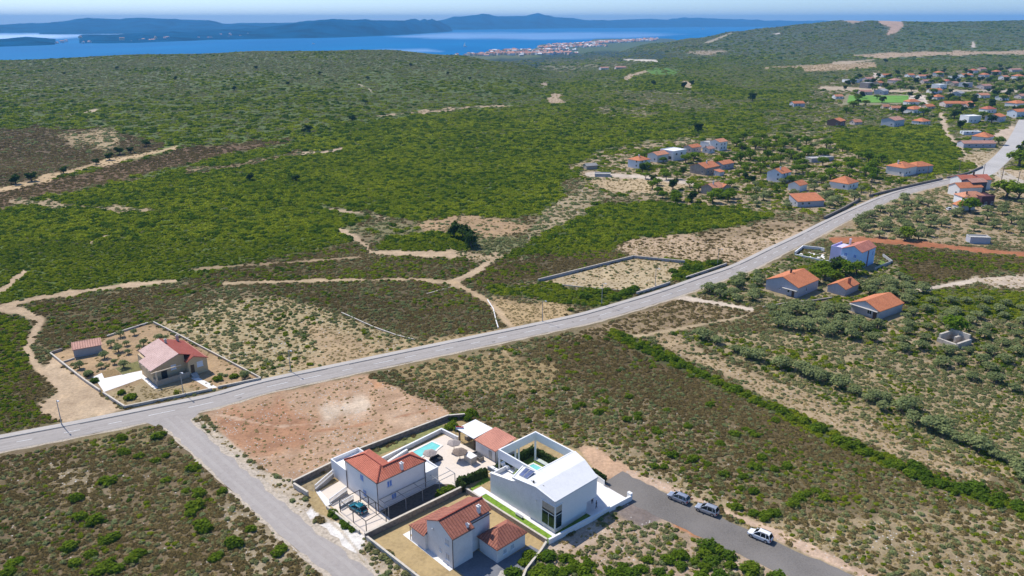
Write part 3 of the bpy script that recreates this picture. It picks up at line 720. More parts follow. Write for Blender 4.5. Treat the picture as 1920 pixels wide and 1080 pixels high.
WEAR = surf('tyre_worn_asphalt', (.36, .325, .293), rough=.85, var=.12, scale=.7, spec=.15, scale2=.06)
for o_ in (-2.05, -1.0, 1.0, 2.05): strip('wheel_track', ROAD, o_ - .32, o_ + .32, .033, WEAR, wob=.22)
for o_ in (-1.1, 1.1): strip('wheel_track', SIDE, o_ - .4, o_ + .4, .028, WEAR, wob=.3)
DUST = surf('verge_dust', (.44, .37, .285), rough=.95, var=.3, scale=1.5)
SIDE2 = SIDE[4:]
strip('dusty_edge', SIDE2, 2.35, 3.5, .026, DUST, wob=1.1); strip('dusty_edge', SIDE2, -3.3, -2.5, .026, DUST, wob=.9)
mbj = MB(); jp = [P(268, 793), P(282, 797), P(345, 805), P(372, 776), P(352, 764), P(310, 778)]
mbj.poly([gz(p, .027) for p in (P(262, 787.5), P(300, 803), P(330, 800), P(366, 782), P(384, 762))])
setp(mbj.build('road_junction', ASPH2), kind='structure')
mbt = MB()
for k in range(56):
    RL = ROAD
    i = rnd.randrange(8, len(RL) - (60 if k < 42 else 3)); p = RL[i]; t = (RL[i + 1] - p).normalized(); n = Vector((-t.y, t.x)); o = rnd.uniform(-2.4, 2.0)
    q = p + n * o
    if k % 2:
        for s in range(6):
            a = q + t * (s * .9) + n * rnd.uniform(-.12, .12); b = a + t * .95
            mbt.poly([gz(a - n * .06, .039), gz(b - n * .06, .039), gz(b + n * .06, .039), gz(a + n * .06, .039)])
    else:
        w, l = rnd.uniform(.25, .6), rnd.uniform(.5, 1.6)
        mbt.poly([gz(q - n * w, .038), gz(q - n * w * .8 + t * l, .038), gz(q + n * w + t * l * 1.1, .038), gz(q + n * w * .9, .038)])
setp(mbt.build('road_patches', surf('tar_patch', (.25, .225, .20), rough=.9, var=.3, scale=2)), kind='structure')
GR = smooth_line([KW(20.2, 4.2), KW(20.3, -2), KW(21.0, -15), KW(22.4, -28), KW(24.0, -42), KW(26, -60)], 1.5)
mbg = MB(); gl = offs(GR, -3.6); gr2 = offs(GR, 3.7)
gl = [p + Vector((rnd.uniform(-.25, .25), rnd.uniform(-.25, .25))) for p in gl]; gr2 = [p + Vector((rnd.uniform(-.25, .25), rnd.uniform(-.25, .25))) for p in gr2]
for i in range(len(GR) - 1): mbg.poly([gz(gl[i], .012), gz(gl[i + 1], .012), gz(gr2[i + 1], .012), gz(gr2[i], .012)])
setp(mbg.build('gravel_road', GRAV), kind='structure')
mb = MB(); mb.poly([gz(G(1588, 193), .3), gz(G(1702, 193), .3), gz(G(1704, 180), .3), gz(G(1592, 179.5), .3)])
setp(mb.build('sports_field', surf('pitch_turf', (.12, .27, .03), rough=.95, var=.2, scale=.08)), kind='structure')

# ------------------------------------------------------------------ buildings
WHITE = surf('white_render', (.78, .77, .75), rough=.85, var=.05, scale=.6, scale2=3)
WHITE2 = surf('aged_white_render', (.70, .685, .655), rough=.9, var=.09, scale=.5, scale2=2.5)
CREAM = surf('cream_render', (.62, .50, .36), rough=.9, var=.08, scale=.6, scale2=3)
BEIGE = surf('beige_render', (.56, .42, .25), rough=.9, var=.08, scale=.6, scale2=3)
GREYR = surf('bare_grey_render', (.36, .355, .35), rough=.95, var=.14, scale=.7, scale2=3)
STONE = surf('rubble_stone', (.34, .30, .25), rough=.95, var=.35, scale=3.0, bump=.6, scale2=.6)
STONEL = surf('pale_stone', (.50, .45, .38), rough=.95, var=.28, scale=2.4, bump=.5, scale2=.5)
BLUEH = surf('light_blue_render', (.42, .58, .82), rough=.85, var=.05, scale=.6)
BLUEW = surf('pale_blue_render', (.64, .67, .72), rough=.85, var=.05, scale=.6)
LILAC = surf('lilac_render', (.60, .55, .78), rough=.85, var=.05, scale=.6)
PALEP = glass('curtained_glass', (.42, .46, .50), .2)
DKSTONE = surf('dark_wall_stone', (.20, .175, .15), rough=.95, var=.3, scale=2.0, bump=.5)
T_RED = tile('tiles_salmon_red', (.53, .16, .095), var=.22)
T_DRED = tile('tiles_brown_red', (.34, .125, .08), uw=.55, vw=.4, var=.28)
T_PALE = tile('tiles_glare_pink', (.62, .42, .36), uw=.5, vw=.4, var=.2)  # sun glare on the beige house's left slope, put into a paler tile colour
T_CRIM = tile('tiles_crimson', (.36, .085, .055), var=.16)
T_OR = tile('tiles_orange', (.60, .21, .09), uw=.6, vw=.5, var=.25)
T_OR2 = tile('tiles_light_orange', (.62, .27, .15), uw=.6, vw=.5, var=.25)
T_PINK = tile('tiles_pinkish', (.50, .26, .19), uw=.6, vw=.5, var=.25)
GLASS = glass('window_glass'); GLASSB = glass('blue_glass', (.05, .10, .22), .1)
FRAMEW = surf('white_frames', (.75, .75, .74), rough=.5, var=.03)
SHUT = surf('blue_shutters', (.13, .25, .60), rough=.6, var=.1)
DARKM = surf('dark_metal', (.05, .05, .052), rough=.5, var=.2, metal=.4)
GREYM = surf('grey_metal', (.35, .36, .37), rough=.45, var=.1, metal=.5)
WOODD = surf('dark_wood', (.10, .065, .04), rough=.8, var=.3, scale=3)
GUT = surf('gutter_metal', (.13, .10, .09), rough=.6, var=.2)

def window(par, face, u, z, w, h, pane=None, frame=None, at=0.0, kind='window'):
    """face 'L' = the x = at side (looking to -x), 'R' = the y = at side (looking to -y), 'B' = y = at looking +y, 'E' = x = at looking +x"""
    fm = MB(); pm = MB(); t = .07
    def bx(mb, a0, a1, z0, z1, d0, d1):
        s = -1 if face in 'LR' else 1
        d0, d1 = sorted((at + s * d0, at + s * d1))
        if face in 'LE': mb.box(d0, a0, z0, d1, a1, z1)
        else: mb.box(a0, d0, z0, a1, d1, z1)
    bx(fm, u - w / 2, u + w / 2, z, z + t, -.05, .05); bx(fm, u - w / 2, u + w / 2, z + h - t, z + h, -.05, .05)
    bx(fm, u - w / 2, u - w / 2 + t, z + t, z + h - t, -.05, .05); bx(fm, u + w / 2 - t, u + w / 2, z + t, z + h - t, -.05, .05)
    if w > .9: bx(fm, u - t / 2, u + t / 2, z + t, z + h - t, -.05, .05)
    bx(fm, u - w / 2 - .08, u + w / 2 + .08, z - .07, z, -.05, .13)
    bx(pm, u - w / 2 + .02, u + w / 2 - .02, z + .02, z + h - .02, -.04, .02)
    f = fm.build(kind, frame or FRAMEW, par); pm.build('pane', pane or GLASS, f)
    return f

def chimney(par, x, y, z0, z1, s=.55, mat=None, dy=None):
    mb = MB(); dy = dy or s
    mb.box(x - s / 2, y - dy / 2, z0, x + s / 2, y + dy / 2, z1); mb.box(x - s / 2 - .1, y - dy / 2 - .1, z1, x + s / 2 + .1, y + dy / 2 + .1, z1 + .12)
    mb.box(x - s / 2 + .1, y - dy / 2 + .1, z1 + .12, x + s / 2 - .1, y + dy / 2 - .1, z1 + .35)
    return mb.build('chimney', mat or WHITE2, par)

def hip_polys(x0, y0, x1, y1, z, rise, oh=.35, ridge=None):
    x0 -= oh; y0 -= oh; x1 += oh; y1 += oh; w, d = x1 - x0, y1 - y0
    if ridge is None: ridge = 'x' if w >= d else 'y'
    if ridge == 'x':
        s = min(d / 2, w / 2 - .01); ym = (y0 + y1) / 2; a = (x0 + s, ym, z + rise); b = (x1 - s, ym, z + rise)
        A, B, C, D = (x0, y0, z), (x1, y0, z), (x1, y1, z), (x0, y1, z)
        return [[A, B, b, a], [B, C, b], [C, D, a, b], [D, A, a]]
    s = min(w / 2, d / 2 - .01); xm = (x0 + x1) / 2; a = (xm, y0 + s, z + rise); b = (xm, y1 - s, z + rise)
    A, B, C, D = (x0, y0, z), (x1, y0, z), (x1, y1, z), (x0, y1, z)
    return [[A, B, a], [B, C, b, a], [C, D, b], [D, A, a, b]]

def gable_polys(x0, y0, x1, y1, z, rise, oh=.35, ridge='x', pos=.5):
    x0 -= oh; y0 -= oh; x1 += oh; y1 += oh
    if ridge == 'x':
        ym = y0 + (y1 - y0) * pos
        return [[(x0, y0, z), (x1, y0, z), (x1, ym, z + rise), (x0, ym, z + rise)], [(x1, y1, z), (x0, y1, z), (x0, ym, z + rise), (x1, ym, z + rise)]]
    xm = x0 + (x1 - x0) * pos
    return [[(x1, y0, z), (x1, y1, z), (xm, y1, z + rise), (xm, y0, z + rise)], [(x0, y1, z), (x0, y0, z), (xm, y0, z + rise), (xm, y1, z + rise)]]

def walls(mb, x0, y0, x1, y1, z0, z1, gable=None, rise=0, pos=.5):
    mb.box(x0, y0, z0, x1, y1, z1)
    if gable == 'x':
        ym = y0 + (y1 - y0) * pos
        for x, sg in ((x0, 1), (x1, -1)):
            p = [(x, y1, z1), (x, y0, z1), (x, ym, z1 + rise)]; mb.poly(p if sg > 0 else p[::-1])
    if gable == 'y':
        xm = x0 + (x1 - x0) * pos
        for y, sg in ((y0, 1), (y1, -1)):
            p = [(x0, y, z1), (x1, y, z1), (xm, y, z1 + rise)]; mb.poly(p if sg > 0 else p[::-1])

def house(name, label, loc, rz, w, d, h, kind='gable', rise=1.8, wall=None, rf=None, ridge='x', wins=(), chim=(), pos=.5, oh=.35, group=None, door=None, cat='house'):
    """w along the right-hand front, d along the left-hand front; the near corner stands at loc"""
    t = thing(name, label, cat, loc, rz, group)
    wall = wall or WHITE2; rf = rf or T_OR
    mb = MB(); k = 2 * rise / (d if ridge == 'x' else w)
    if kind == 'gable': walls(mb, 0, 0, w, d, -1.5, h, ridge, rise * .985, pos)
    elif kind == 'mono': 
        mb.box(0, 0, -1.5, w, d, h)
        for x, sg in ((0, 1), (w, -1)):
            p = [(x, d, h), (x, 0, h), (x, d, h + rise)]; mb.poly(p if sg > 0 else p[::-1])
        mb.poly([(w, d, h), (0, d, h), (0, d, h + rise), (w, d, h + rise)])
    elif kind == 'flat': mb.box(0, 0, -1.5, w, d, h, top=False)
    else: walls(mb, 0, 0, w, d, -1.5, h)
    mb.build('wall', wall, t)
    if kind == 'gable': r = roof('roof', gable_polys(0, 0, w, d, h - .03 if oh else h, rise, oh, ridge, pos), .16, rf, t)
    elif kind == 'hip': r = roof('roof', hip_polys(0, 0, w, d, h, rise, oh), .16, rf, t)
    elif kind == 'mono': r = roof('roof', [[(-oh, -oh, h), (w + oh, -oh, h), (w + oh, d + oh, h + rise), (-oh, d + oh, h + rise)]], .16, rf, t)
    else:
        rb = MB(); rb.box(.2, .2, h - .5, w - .2, d - .2, h - .25); 
        for b in ((-.05, -.05, w + .05, .2), (-.05, d - .2, w + .05, d + .05), (-.05, .2, .2, d - .2), (w - .2, .2, w + .05, d - .2)):
            rb.box(b[0], b[1], h - .25, b[2], b[3], h + .15)
        r = rb.build('roof', rf, t)
    for c in chim: chimney(r, c[0], c[1], c[2], c[3], c[4] if len(c) > 4 else .6, c[5] if len(c) > 5 else None)
    for wd in wins: window(t, *wd[:5], pane=wd[5] if len(wd) > 5 else None)
    if door:
        face, u, dw, dh = door; mbd = MB()
        if face == 'L': mbd.box(-.06, u - dw / 2, 0, .02, u + dw / 2, dh)
        else: mbd.box(u - dw / 2, -.06, 0, u + dw / 2, .02, dh)
        mbd.build('door', WOODD, t)
    return t

def wall_run(name, label, pts, h, th, mat, cap=None, closed=False, group=None, z0=-.4):
    t = thing(name, label, 'wall', pts[0].to_3d() if len(pts[0]) == 2 else pts[0])
    if group: t['group'] = group
    o = Vector(t.location); mb = MB(); mc = MB()
    pp = [Vector((p[0], p[1])) - Vector((o.x, o.y)) for p in pts]
    n = len(pp)
    for i in range(n if closed else n - 1):
        a, b = pp[i], pp[(i + 1) % n]; d = (b - a).normalized(); q = Vector((-d.y, d.x)) * th / 2
        e = d * th / 2 if i < n - 2 or closed else d * 0
        a2, b2 = a + d * (th / 2 if i else 0), b + e
        mb.prism([a2 - q, b2 - q, b2 + q, a2 + q], z0, h)
        if cap:
            q2 = q * 1.25; mc.prism([a2 - q2, b2 - q2, b2 + q2, a2 + q2], h, h + .08)
    mb.build('wall_body', mat, t)
    if cap: mc.build('coping', cap, t)
    return t
KRZ = KA
def kb(z=0.0): return KW(0, 0, z)

def KL(px, py, z=0.0):
    p = P(px, py, z); dx, dy = p.x - KO[0], p.y - KO[1]; c, s = math.cos(KA), math.sin(KA)
    return dx * c + dy * s, -dx * s + dy * c

def kthing(name, label, cat, x, y, z=0.0, group=None):
    t = thing(name, label, cat, KW(x, y, z), KA, group); t['_k'] = (x, y, z); return t
def kpart(o, t):
    k = t['_k']; o.matrix_parent_inverse = Matrix.Translation((-k[0], -k[1], -k[2])); return o
def kstruct(name, pts, z, mat, th=None):
    mb = MB()
    w = [KW(p[0], p[1]) for p in pts]
    if th: mb.prism([(p.x, p.y) for p in w], z - th, z)
    else:
        a = sum(w[i].x * w[(i + 1) % len(w)].y - w[(i + 1) % len(w)].x * w[i].y for i in range(len(w)))
        if a < 0: w = w[::-1]
        mb.poly([(p.x, p.y, z) for p in w])
    return setp(mb.build(name, mat), kind='structure')

def kfan(t, fn):
    """run a builder and shift every direct child it adds into plot-grid coordinates"""
    before = set(t.children); fn()
    for o in t.children:
        if o not in before: kpart(o, t)

# ---- plots around the three front houses
STRAWLAWN = surf('dry_lawn', (.40, .29, .14), rough=.95, var=.28, scale=1.6, bump=.4, scale2=.25)
LAWN = surf('green_lawn', (.13, .20, .03), rough=.95, var=.35, scale=1.5, bump=.4, scale2=.4)
LAWN2 = surf('bright_lawn', (.16, .27, .025), rough=.95, var=.3, scale=1.6, bump=.4)
TILEP = surf('terrace_tiles', (.66, .57, .475), rough=.8, var=.07, scale=1.2, scale2=4)
WHITEP = surf('white_paving', (.74, .71, .67), rough=.8, var=.06, scale=1.0)
PAVERS = surf('grey_pavers', (.17, .175, .19), rough=.9, var=.22, scale=3.0, scale2=.5)
POOLW = surf('pool_water', (.20, .60, .54), rough=.08, var=.12, scale=.6, spec=.5)
POOLT = surf('pool_rim', (.75, .72, .66), rough=.7, var=.05)
HEDGE = foliage('hedge_leaves', (.045, .075, .022), (.07, .105, .028), .25)

kstruct('dry_lawn', [(-24.2, 21.0), (-3.2, 20.4), (-3.0, 0.0), (-10.4, -3.0), (-24.0, -7.0)], .014, STRAWLAWN)
kstruct('paved_yard', [(-18.6, 5.0), (-18.6, -3.0), (-16.6, -6.0), (-10.8, -3.1), (-5.2, -1.6), (-5.4, .7), (-12.6, 1.2), (-12.8, 6)], .024, PAVERS)
kstruct('light_path', [(-19.6, -5.6), (-16.6, -6.4), (-12.4, -1.6), (-13.4, -.6), (-17.4, -2.6)], .032, surf('pale_pavers', (.45, .41, .36), rough=.9, var=.25, scale=2.5))
kstruct('house_apron', [(-19.6, 5.0), (-18.8, 5.0), (-18.8, 17.0), (-12, 17.0), (-12, 18.0), (-19.6, 18)], .03, WHITEP)
kstruct('terrace_paving', [(-24.6, 21.9), (-24.2, 39.5), (-18.8, 40.0), (-18.8, 37), (-7, 36), (-8.8, 39.6), (7.2, 39.8), (8.0, 22.8), (2.6, 23.4), (-2.6, 23.4), (-3.0, 21.6)], .02, TILEP)
kstruct('dark_strip', [(-18.6, 21.9), (-18.6, 26.4), (-6, 26.4), (-4, 24.6), (-4, 21.6)], .03, surf('dark_brown_ground', (.13, .10, .075), rough=.95, var=.3, scale=2))  # dark brown strip along the front of the house
kstruct('side_garden', [(-10, 42.8), (-10, 45.2), (9.5, 44.0), (9.5, 41.5)], .03, surf('weedy_grass', (.20, .20, .07), rough=.95, var=.4, scale=.9, bump=.3))
kstruct('front_garden', [(-24.4, 40.2), (-18.9, 43.4), (-18.9, 44.8), (-25.6, 44.6)], .03, surf('weedy_soil', (.27, .21, .12), rough=.95, var=.35, scale=1.2, bump=.3))
kstruct('lawn', [(-3.0, -1.2), (-.9, -1.2), (-.9, 17.0), (-2, 20.5), (3.0, 21.5), (2.8, 20.0), (-3.2, 20.0)], .026, LAWN2)
kstruct('path', [(-.9, -.6), (-.02, -.6), (-.02, 17.2), (-.9, 17.2)], .06, WHITEP, .08)
kstruct('path', [(-2.4, 17.2), (0, 17.2), (0, 19.6), (-2.4, 19.6)], .07, WHITEP, .08)
kstruct('lawn', [(4.2, 8.8), (15.4, 8.8), (15.4, 20.4), (4.2, 20.4)], .026, LAWN)
kstruct('path', [(14.2, 9), (15.3, 9), (15.3, 19.6), (14.2, 19.6)], .05, surf('pale_tiles', (.5, .55, .52), rough=.8, var=.08), .06)
kstruct('lawn', [(-.8, -1.5), (8.4, -2.1), (8.4, -.02), (-.8, -.02)], .03, LAWN)
kstruct('white_terrace', [(8.4, -2.25), (17.3, -2.85), (17.6, 6.0), (13, 5.5), (8.35, 5.0)], .09, WHITEP, .2)
kstruct('gravel_bed', [(4.1, 18.5), (11.0, 19.6), (11, 22.5), (4.0, 22.0)], .04, TILEP)

# ---- modern white house
WSTONE = surf('white_stone_cladding', (.70, .70, .70), rough=.9, var=.12, scale=3.2, bump=.6, scale2=.9)
PANELS = surf('travertine_panel', (.42, .36, .29), rough=.8, var=.2, scale=2.5)
mh = kthing('modern_house', 'large white modern house with pitched white roof and square open patio frame', 'house', 0, 0)
def build_mh():
    top = lambda y: 6.6 + (y + .1) * .149 if y < 4.6 else 7.3 - (y - 4.6) * .142
    mb = MB()
    lo = [(.45, .02), (8.3, .02), (8.3, 3.2), (12.25, 3.2), (14.28, 8.5), (.45, 8.5)]
    mb.prism(lo, -1, 2.45)
    up = [(.45, .0), (11.0, .0), (12.75, 4.6), (14.3, 8.52), (.45, 8.52), (.45, 4.6)]
    for i in range(len(up)):
        p, q = up[i], up[(i + 1) % len(up)]
        mb.poly([(p[0], p[1], 2.45), (q[0], q[1], 2.45), (q[0], q[1], top(q[1]) - .2), (p[0], p[1], top(p[1]) - .2)])
    mb.poly([(p[0], p[1], 2.45) for p in up[::-1]])
    # roof-terrace storey
    mb.box(.45, 8.53, -1, 4.1, 16.9, 3.3); mb.box(.45, 16.7, 3.3, 4.1, 16.9, 4.2)
    mb.box(3.95, 8.53, 3.3, 4.1, 12.3, 6.0)
    mb.build('wall', WHITE, mh)
    # long stone-faced side wall with its sloping parapet
    sw = MB(); pr = [(0, -1), (16.9, -1), (16.9, 4.3), (10.9, 5.45), (8.5, top(8.5) - .2), (4.6, top(4.6) - .2), (0, top(0) - .2)]
    sw.poly([(0, y, z) for y, z in pr[::-1]]); sw.poly([(.43, y, z) for y, z in pr])
    for i in range(len(pr)):
        a, b = pr[i], pr[(i + 1) % len(pr)]
        sw.poly([(0, a[0], a[1]), (0, b[0], b[1]), (.43, b[0], b[1]), (.43, a[0], a[1])])
    sw.build('side_wall', WSTONE, mh)
    cp = MB(); cp.beam((.21, 17.0, 4.33), (.21, 10.8, 5.50), .6, .1); cp.build('coping', WHITE, mh)
    f = [(-.25, -.12, top(-.12)), (11.05, -.12, top(-.12)), (12.8, 4.6, 7.3), (-.25, 4.6, 7.3)]
    b = [(-.25, 4.6), (12.8, 4.6), (14.5, 8.6), (4.15, 8.6), (4.05, 12.3), (-.25, 10.6)]
    roofm = surf('white_roof_membrane', (.64, .64, .635), rough=.9, var=.07, scale=1.8, bump=.25, scale2=.4)
    r = roof('roof', [f, [(x, y, top(y)) for x, y in b]], .30, roofm, mh)
    k = MB()
    for p, q in (((-.22, -.1), (-.22, 4.6)), ((-.22, 4.6), (-.22, 10.6)), ((-.25, 10.55), (4.0, 12.2))):
        k.beam((p[0], p[1], top(p[1]) + .05), (q[0], q[1], top(q[1]) + .05), .22, .16)
    k.build('roof_edge', WHITE, r)
    for i in range(2):
        s = MB(); c = [KL(*q, 6.75) for q in ((973.3, 888.9), (986.1, 877.8), (1002.8, 887.8), (987.8, 898.9))]
        a, bb, cc, d = [Vector(q) for q in c]
        u0, u1 = (0.0, .47) if i == 0 else (.53, 1.0)
        e0, e1 = a.lerp(d, u0), a.lerp(d, u1); g0, g1 = bb.lerp(cc, u0), bb.lerp(cc, u1)
        low = [(e0.x, e0.y, top(e0.y) + .1), (e1.x, e1.y, top(e1.y) + .1), (g1.x, g1.y, top(g1.y) + .42), (g0.x, g0.y, top(g0.y) + .42)]
        s.poly(low); s.poly([(x, y, z - .06) for x, y, z in low[::-1]])
        for j in range(4):
            p, q = low[j], low[(j + 1) % 4]; s.poly([p, (p[0], p[1], p[2] - .06), (q[0], q[1], q[2] - .06), q])
        sp = s.build('solar_panel', glass('solar_glass', (.10, .12, .22), .2), r)
        fr = MB()
        for j in range(4): fr.beam(low[j], low[(j + 1) % 4], .06)
        fr.build('panel_frame', GREYM, sp)
    v = MB(); q = KL(1000.5, 906, 7.0); v.box(q[0] - .12, q[1] - .12, 6.8, q[0] + .12, q[1] + .12, 7.5); v.build('roof_vent', DARKM, r)
    v = MB(); v.beam((.9, 6.9, top(6.9) + .05), (1.2, 3.9, top(3.9) + .05), .07); v.build('roof_cable', DARKM, r)
    # patio frame
    pf = MB()
    pf.box(4.1, 8.62, 4.9, 4.4, 19.2, 6.7); pf.box(4.4, 18.9, 4.9, 14.3, 19.2, 6.7); pf.box(14.0, 8.62, 4.9, 14.3, 18.9, 6.7)
    pf.box(4.4, 8.62, 6.2, 14.0, 8.85, 6.78)
    fo = pf.build('patio_frame', WHITE, mh)
    for x, y in ((14.15, 19.05), (4.25, 19.05)):
        c = MB(); c.box(x - .14, y - .14, -.5, x + .14, y + .14, 4.9); c.build('column', WHITE, fo)
    for x in (8.6, 9.5):
        c = MB(); c.box(x - .14, 18.91, -.5, x + .14, 19.19, 4.9); c.build('column', WHITE, fo)
    # corner window wrapping the front corner
    cw = MB(); cw.box(-.05, -.05, .85, .16, .16, 5.35); cw.box(-.06, 3.15, .85, .05, 3.3, 5.35); cw.box(1.65, -.06, .85, 1.8, .05, 5.35)
    cw.box(-.07, .16, 3.45, .03, 3.15, 3.57); cw.box(.16, -.07, 3.45, 1.65, .03, 3.57); cw.box(-.12, -.12, 5.35, .2, 3.4, 5.5); cw.box(.2, -.12, 5.35, 1.9, .2, 5.5)
    cw.box(-.07, 1.55, .85, .03, 1.63, 3.45); cw.box(-.09, -.09, .75, .2, 3.3, .85); cw.box(.2, -.09, .75, 1.8, .2, .85)
    c = cw.build('corner_window', FRAMEW, mh)
    g = MB(); g.box(-.03, .16, .85, .02, 3.15, 4.0); g.box(.16, -.03, .85, 1.65, .015, 4.0); g.build('pane', glass('dark_glass', (.012, .022, .02), .05), c)
    g = MB(); g.box(-.035, .16, 4.0, .02, 3.15, 5.35); g.box(.16, -.035, 4.0, 1.65, .015, 5.35); g.build('panel', PANELS, c)
    l = MB(); l.cyl((-.15, 4.6), .12, .12, 4.2, 4.7, 8); l.build('wall_lamp', WHITE, mh)
    d = MB(); d.box(8.25, .6, .1, 8.34, 1.6, 2.2); d.build('door', WOODD, mh)
kfan(mh, build_mh)

# ---- pool of the modern house, hedges and fences round it
def pool(label, pts, rim, x, y):
    t = kthing('swimming_pool', label, 'pool', x, y)
    def f():
        m = MB(); m.prism(pts, -.3, .075); m.build('water', POOLW, t)
        o = Vector((sum(p[0] for p in pts) / len(pts), sum(p[1] for p in pts) / len(pts)))
        m = MB()
        for i in range(len(pts)):
            a, b = Vector(pts[i]), Vector(pts[(i + 1) % len(pts)]); d = (b - a).normalized(); n = Vector((d.y, -d.x))
            if n.dot(o - a) > 0: n = -n
            m.prism([a - d * rim, b + d * rim, b + d * rim + n * rim, a - d * rim + n * rim], -.2, .13 + .002 * i)
        m.build('pool_rim', POOLT, t)
    kfan(t, f)
    return t
pool('small square turquoise pool on the lawn inside the white patio frame', [KL(984, 878), KL(1000, 870.5), KL(1019, 880), KL(1003, 889)], .35, 6.5, 12)
pool('turquoise swimming pool with an angled end on the paved courtyard', [KL(762, 860), KL(776, 847), KL(810, 829.5), KL(826, 836.5), KL(816, 845), KL(797, 852), KL(778, 866)], .4, 0, 37)

def leafbox(mb, pts, z0, z1, n, sz, rr):
    """leafy sheets filling a box-like hedge; pts = polyline, width from sz"""
    pass

def person(label, x, y, rz, shirt, trousers, hair, stride=.14):
    t = kthing('person', label, 'person', x, y, .09); t.rotation_euler = (0, 0, rz)
    def skin(name, chains, mat, par):
        vs, es, rs = [], [], []
        for ch in chains:
            prev = None
            for p, r in ch:
                key = None
                for i, q in enumerate(vs):
                    if (Vector(q) - Vector(p)).length < 1e-4: key = i
                if key is None: vs.append(p); rs.append(r); key = len(vs) - 1
                if prev is not None: es.append((prev, key))
                prev = key
        me = bpy.data.meshes.new(name); me.from_pydata(vs, es, []); o = link(name, me, mat, par)
        md = o.modifiers.new('skin', 'SKIN'); md.use_smooth_shade = True
        for i, r in enumerate(rs):
            sv = me.skin_vertices[0].data[i]; sv.radius = (r, r); sv.use_root = (i == 0)
        s = o.modifiers.new('sub', 'SUBSURF'); s.levels = 1; s.render_levels = 1
        return o
    pel = (0, 0, .92)
    body = [[(pel, .12), ((0, 0, 1.12), .125), ((0, 0, 1.34), .14), ((0, 0, 1.45), .07), ((.01, 0, 1.53), .055), ((.02, 0, 1.62), .095), ((.02, 0, 1.70), .075)]]
    for s in (-1, 1):
        body.append([(pel, .12), ((0, .09 * s, .86), .09), ((.04 + stride * .5 * s, .10 * s, .48), .06), ((stride * s - .02, .10 * s, .08), .04), ((stride * s + .13, .10 * s, .03), .035)])
        sh = ((0, 0, 1.34), .14)
        body.append([sh, ((0, .19 * s, 1.36), .06), ((-.05 * s, .24 * s, 1.08), .042), ((.05 - .08 * s, .24 * s, .86), .032), ((.08 - .08 * s, .235 * s, .76), .035)])
        for k in range(4):
            bx = .08 - .08 * s + (k - 1.5) * .018
            body.append([((.08 - .08 * s, .235 * s, .76), .035), ((bx, .235 * s, .70), .010), ((bx + .01, .228 * s, .665 + abs(k - 1.4) * .008), .008)])
        body.append([((.08 - .08 * s, .235 * s, .76), .035), ((.13 - .08 * s, .22 * s, .72), .011)])
    b = skin('body', body, surf('skin', (.42, .26, .18), rough=.6, var=.05), t)
    skin('shirt', [[((0, 0, .93), .128), ((0, 0, 1.12), .14), ((0, 0, 1.34), .155), ((0, 0, 1.42), .08)]] + [[((0, 0, 1.34), .155), ((0, .19 * s, 1.36), .075), ((-.03 * s, .225 * s, 1.18), .06)] for s in (-1, 1)], shirt, t)
    skin('trousers', [[((0, 0, .98), .13), ((0, 0, .90), .135)]] + [[((0, 0, .90), .135), ((0, .09 * s, .84), .10), ((.04 + stride * .5 * s, .10 * s, .48), .072), ((stride * s - .02, .10 * s, .12), .052)] for s in (-1, 1)], trousers, t)
    skin('hair', [[((-.015, 0, 1.64), .09), ((0, 0, 1.72), .085)]], hair, t)
    f = MB(); 
    for s in (-1, 1): f.box(.105, .03 * s - .012, 1.635, .118, .03 * s + .012, 1.65)
    f.box(.10, -.012, 1.595, .13, .012, 1.63); f.box(.10, -.025, 1.565, .114, .025, 1.575)
    f.build('face', WOODD, t)
    return t
DKCLOTH = surf('navy_cloth', (.03, .04, .07), rough=.9, var=.2); DKCLOTH2 = surf('grey_cloth', (.07, .07, .08), rough=.9, var=.2); HAIR = surf('dark_hair', (.03, .02, .015), rough=.7, var=.2)
q = KL(1118, 954); person('person in navy clothes walking across the shaded white terrace, nearer the wall', q[0], q[1], KA + 2.4, DKCLOTH, DKCLOTH, HAIR)
q = KL(1110.5, 945.5); person('person in dark grey clothes standing against the house under the overhang', q[0], q[1], KA + 1.2, DKCLOTH2, DKCLOTH, HAIR, .06)
wall_run('terrace_wall', 'long low white wall along the front of the modern house terrace', [KW(-2.9, -1.35), KW(17.55, -3.0)], 1.0, .3, WHITE, WHITE)
wall_run('terrace_wall', 'short white wall end block at the gravel road corner of the terrace', [KW(17.6, -3.0), KW(17.65, -2.1)], 1.35, .5, WHITE, WHITE)
wall_run('garden_fence', 'white panel fence behind the white terrace, beside the house corner', [KW(17.4, 3.4), KW(18.0, 6.6), KW(16.2, 8.3)], 1.25, .12, WHITE, None)

# ------------------------------------------------------------------ foliage meshes
def quads_mesh(name, C, N, size, tint, seed, mat, aspect=1.4, fold=.0):
    """one small leaf spray (quad) at every point C, facing N"""
    r = np.random.default_rng(seed); n = len(C)
    N = N / (np.linalg.norm(N, axis=1, keepdims=True) + 1e-9)
    A = r.normal(size=(n, 3)); U = np.cross(N, A); U /= np.linalg.norm(U, axis=1, keepdims=True) + 1e-9
    V = np.cross(N, U); s = (np.asarray(size) * r.uniform(.65, 1.35, n))[:, None]
    U = U * s * .5; V = V * s * .5 * aspect
    co = np.stack([C - U - V, C + U - V * .6, C + U * .7 + V, C - U * .8 + V * .8], 1).reshape(-1, 3)
    me = bpy.data.meshes.new(name)
    me.vertices.add(4 * n); me.vertices.foreach_set('co', co.astype(np.float32).ravel())
    me.loops.add(4 * n); me.polygons.add(n)
    me.loops.foreach_set('vertex_index', np.arange(4 * n, dtype=np.int32)); me.polygons.foreach_set('loop_start', np.arange(0, 4 * n, 4, dtype=np.int32))
    me.update(calc_edges=True)
    color_attr(me, 'tint', np.repeat(tint, 4, 0))
    if mat: me.materials.append(mat)
    return me

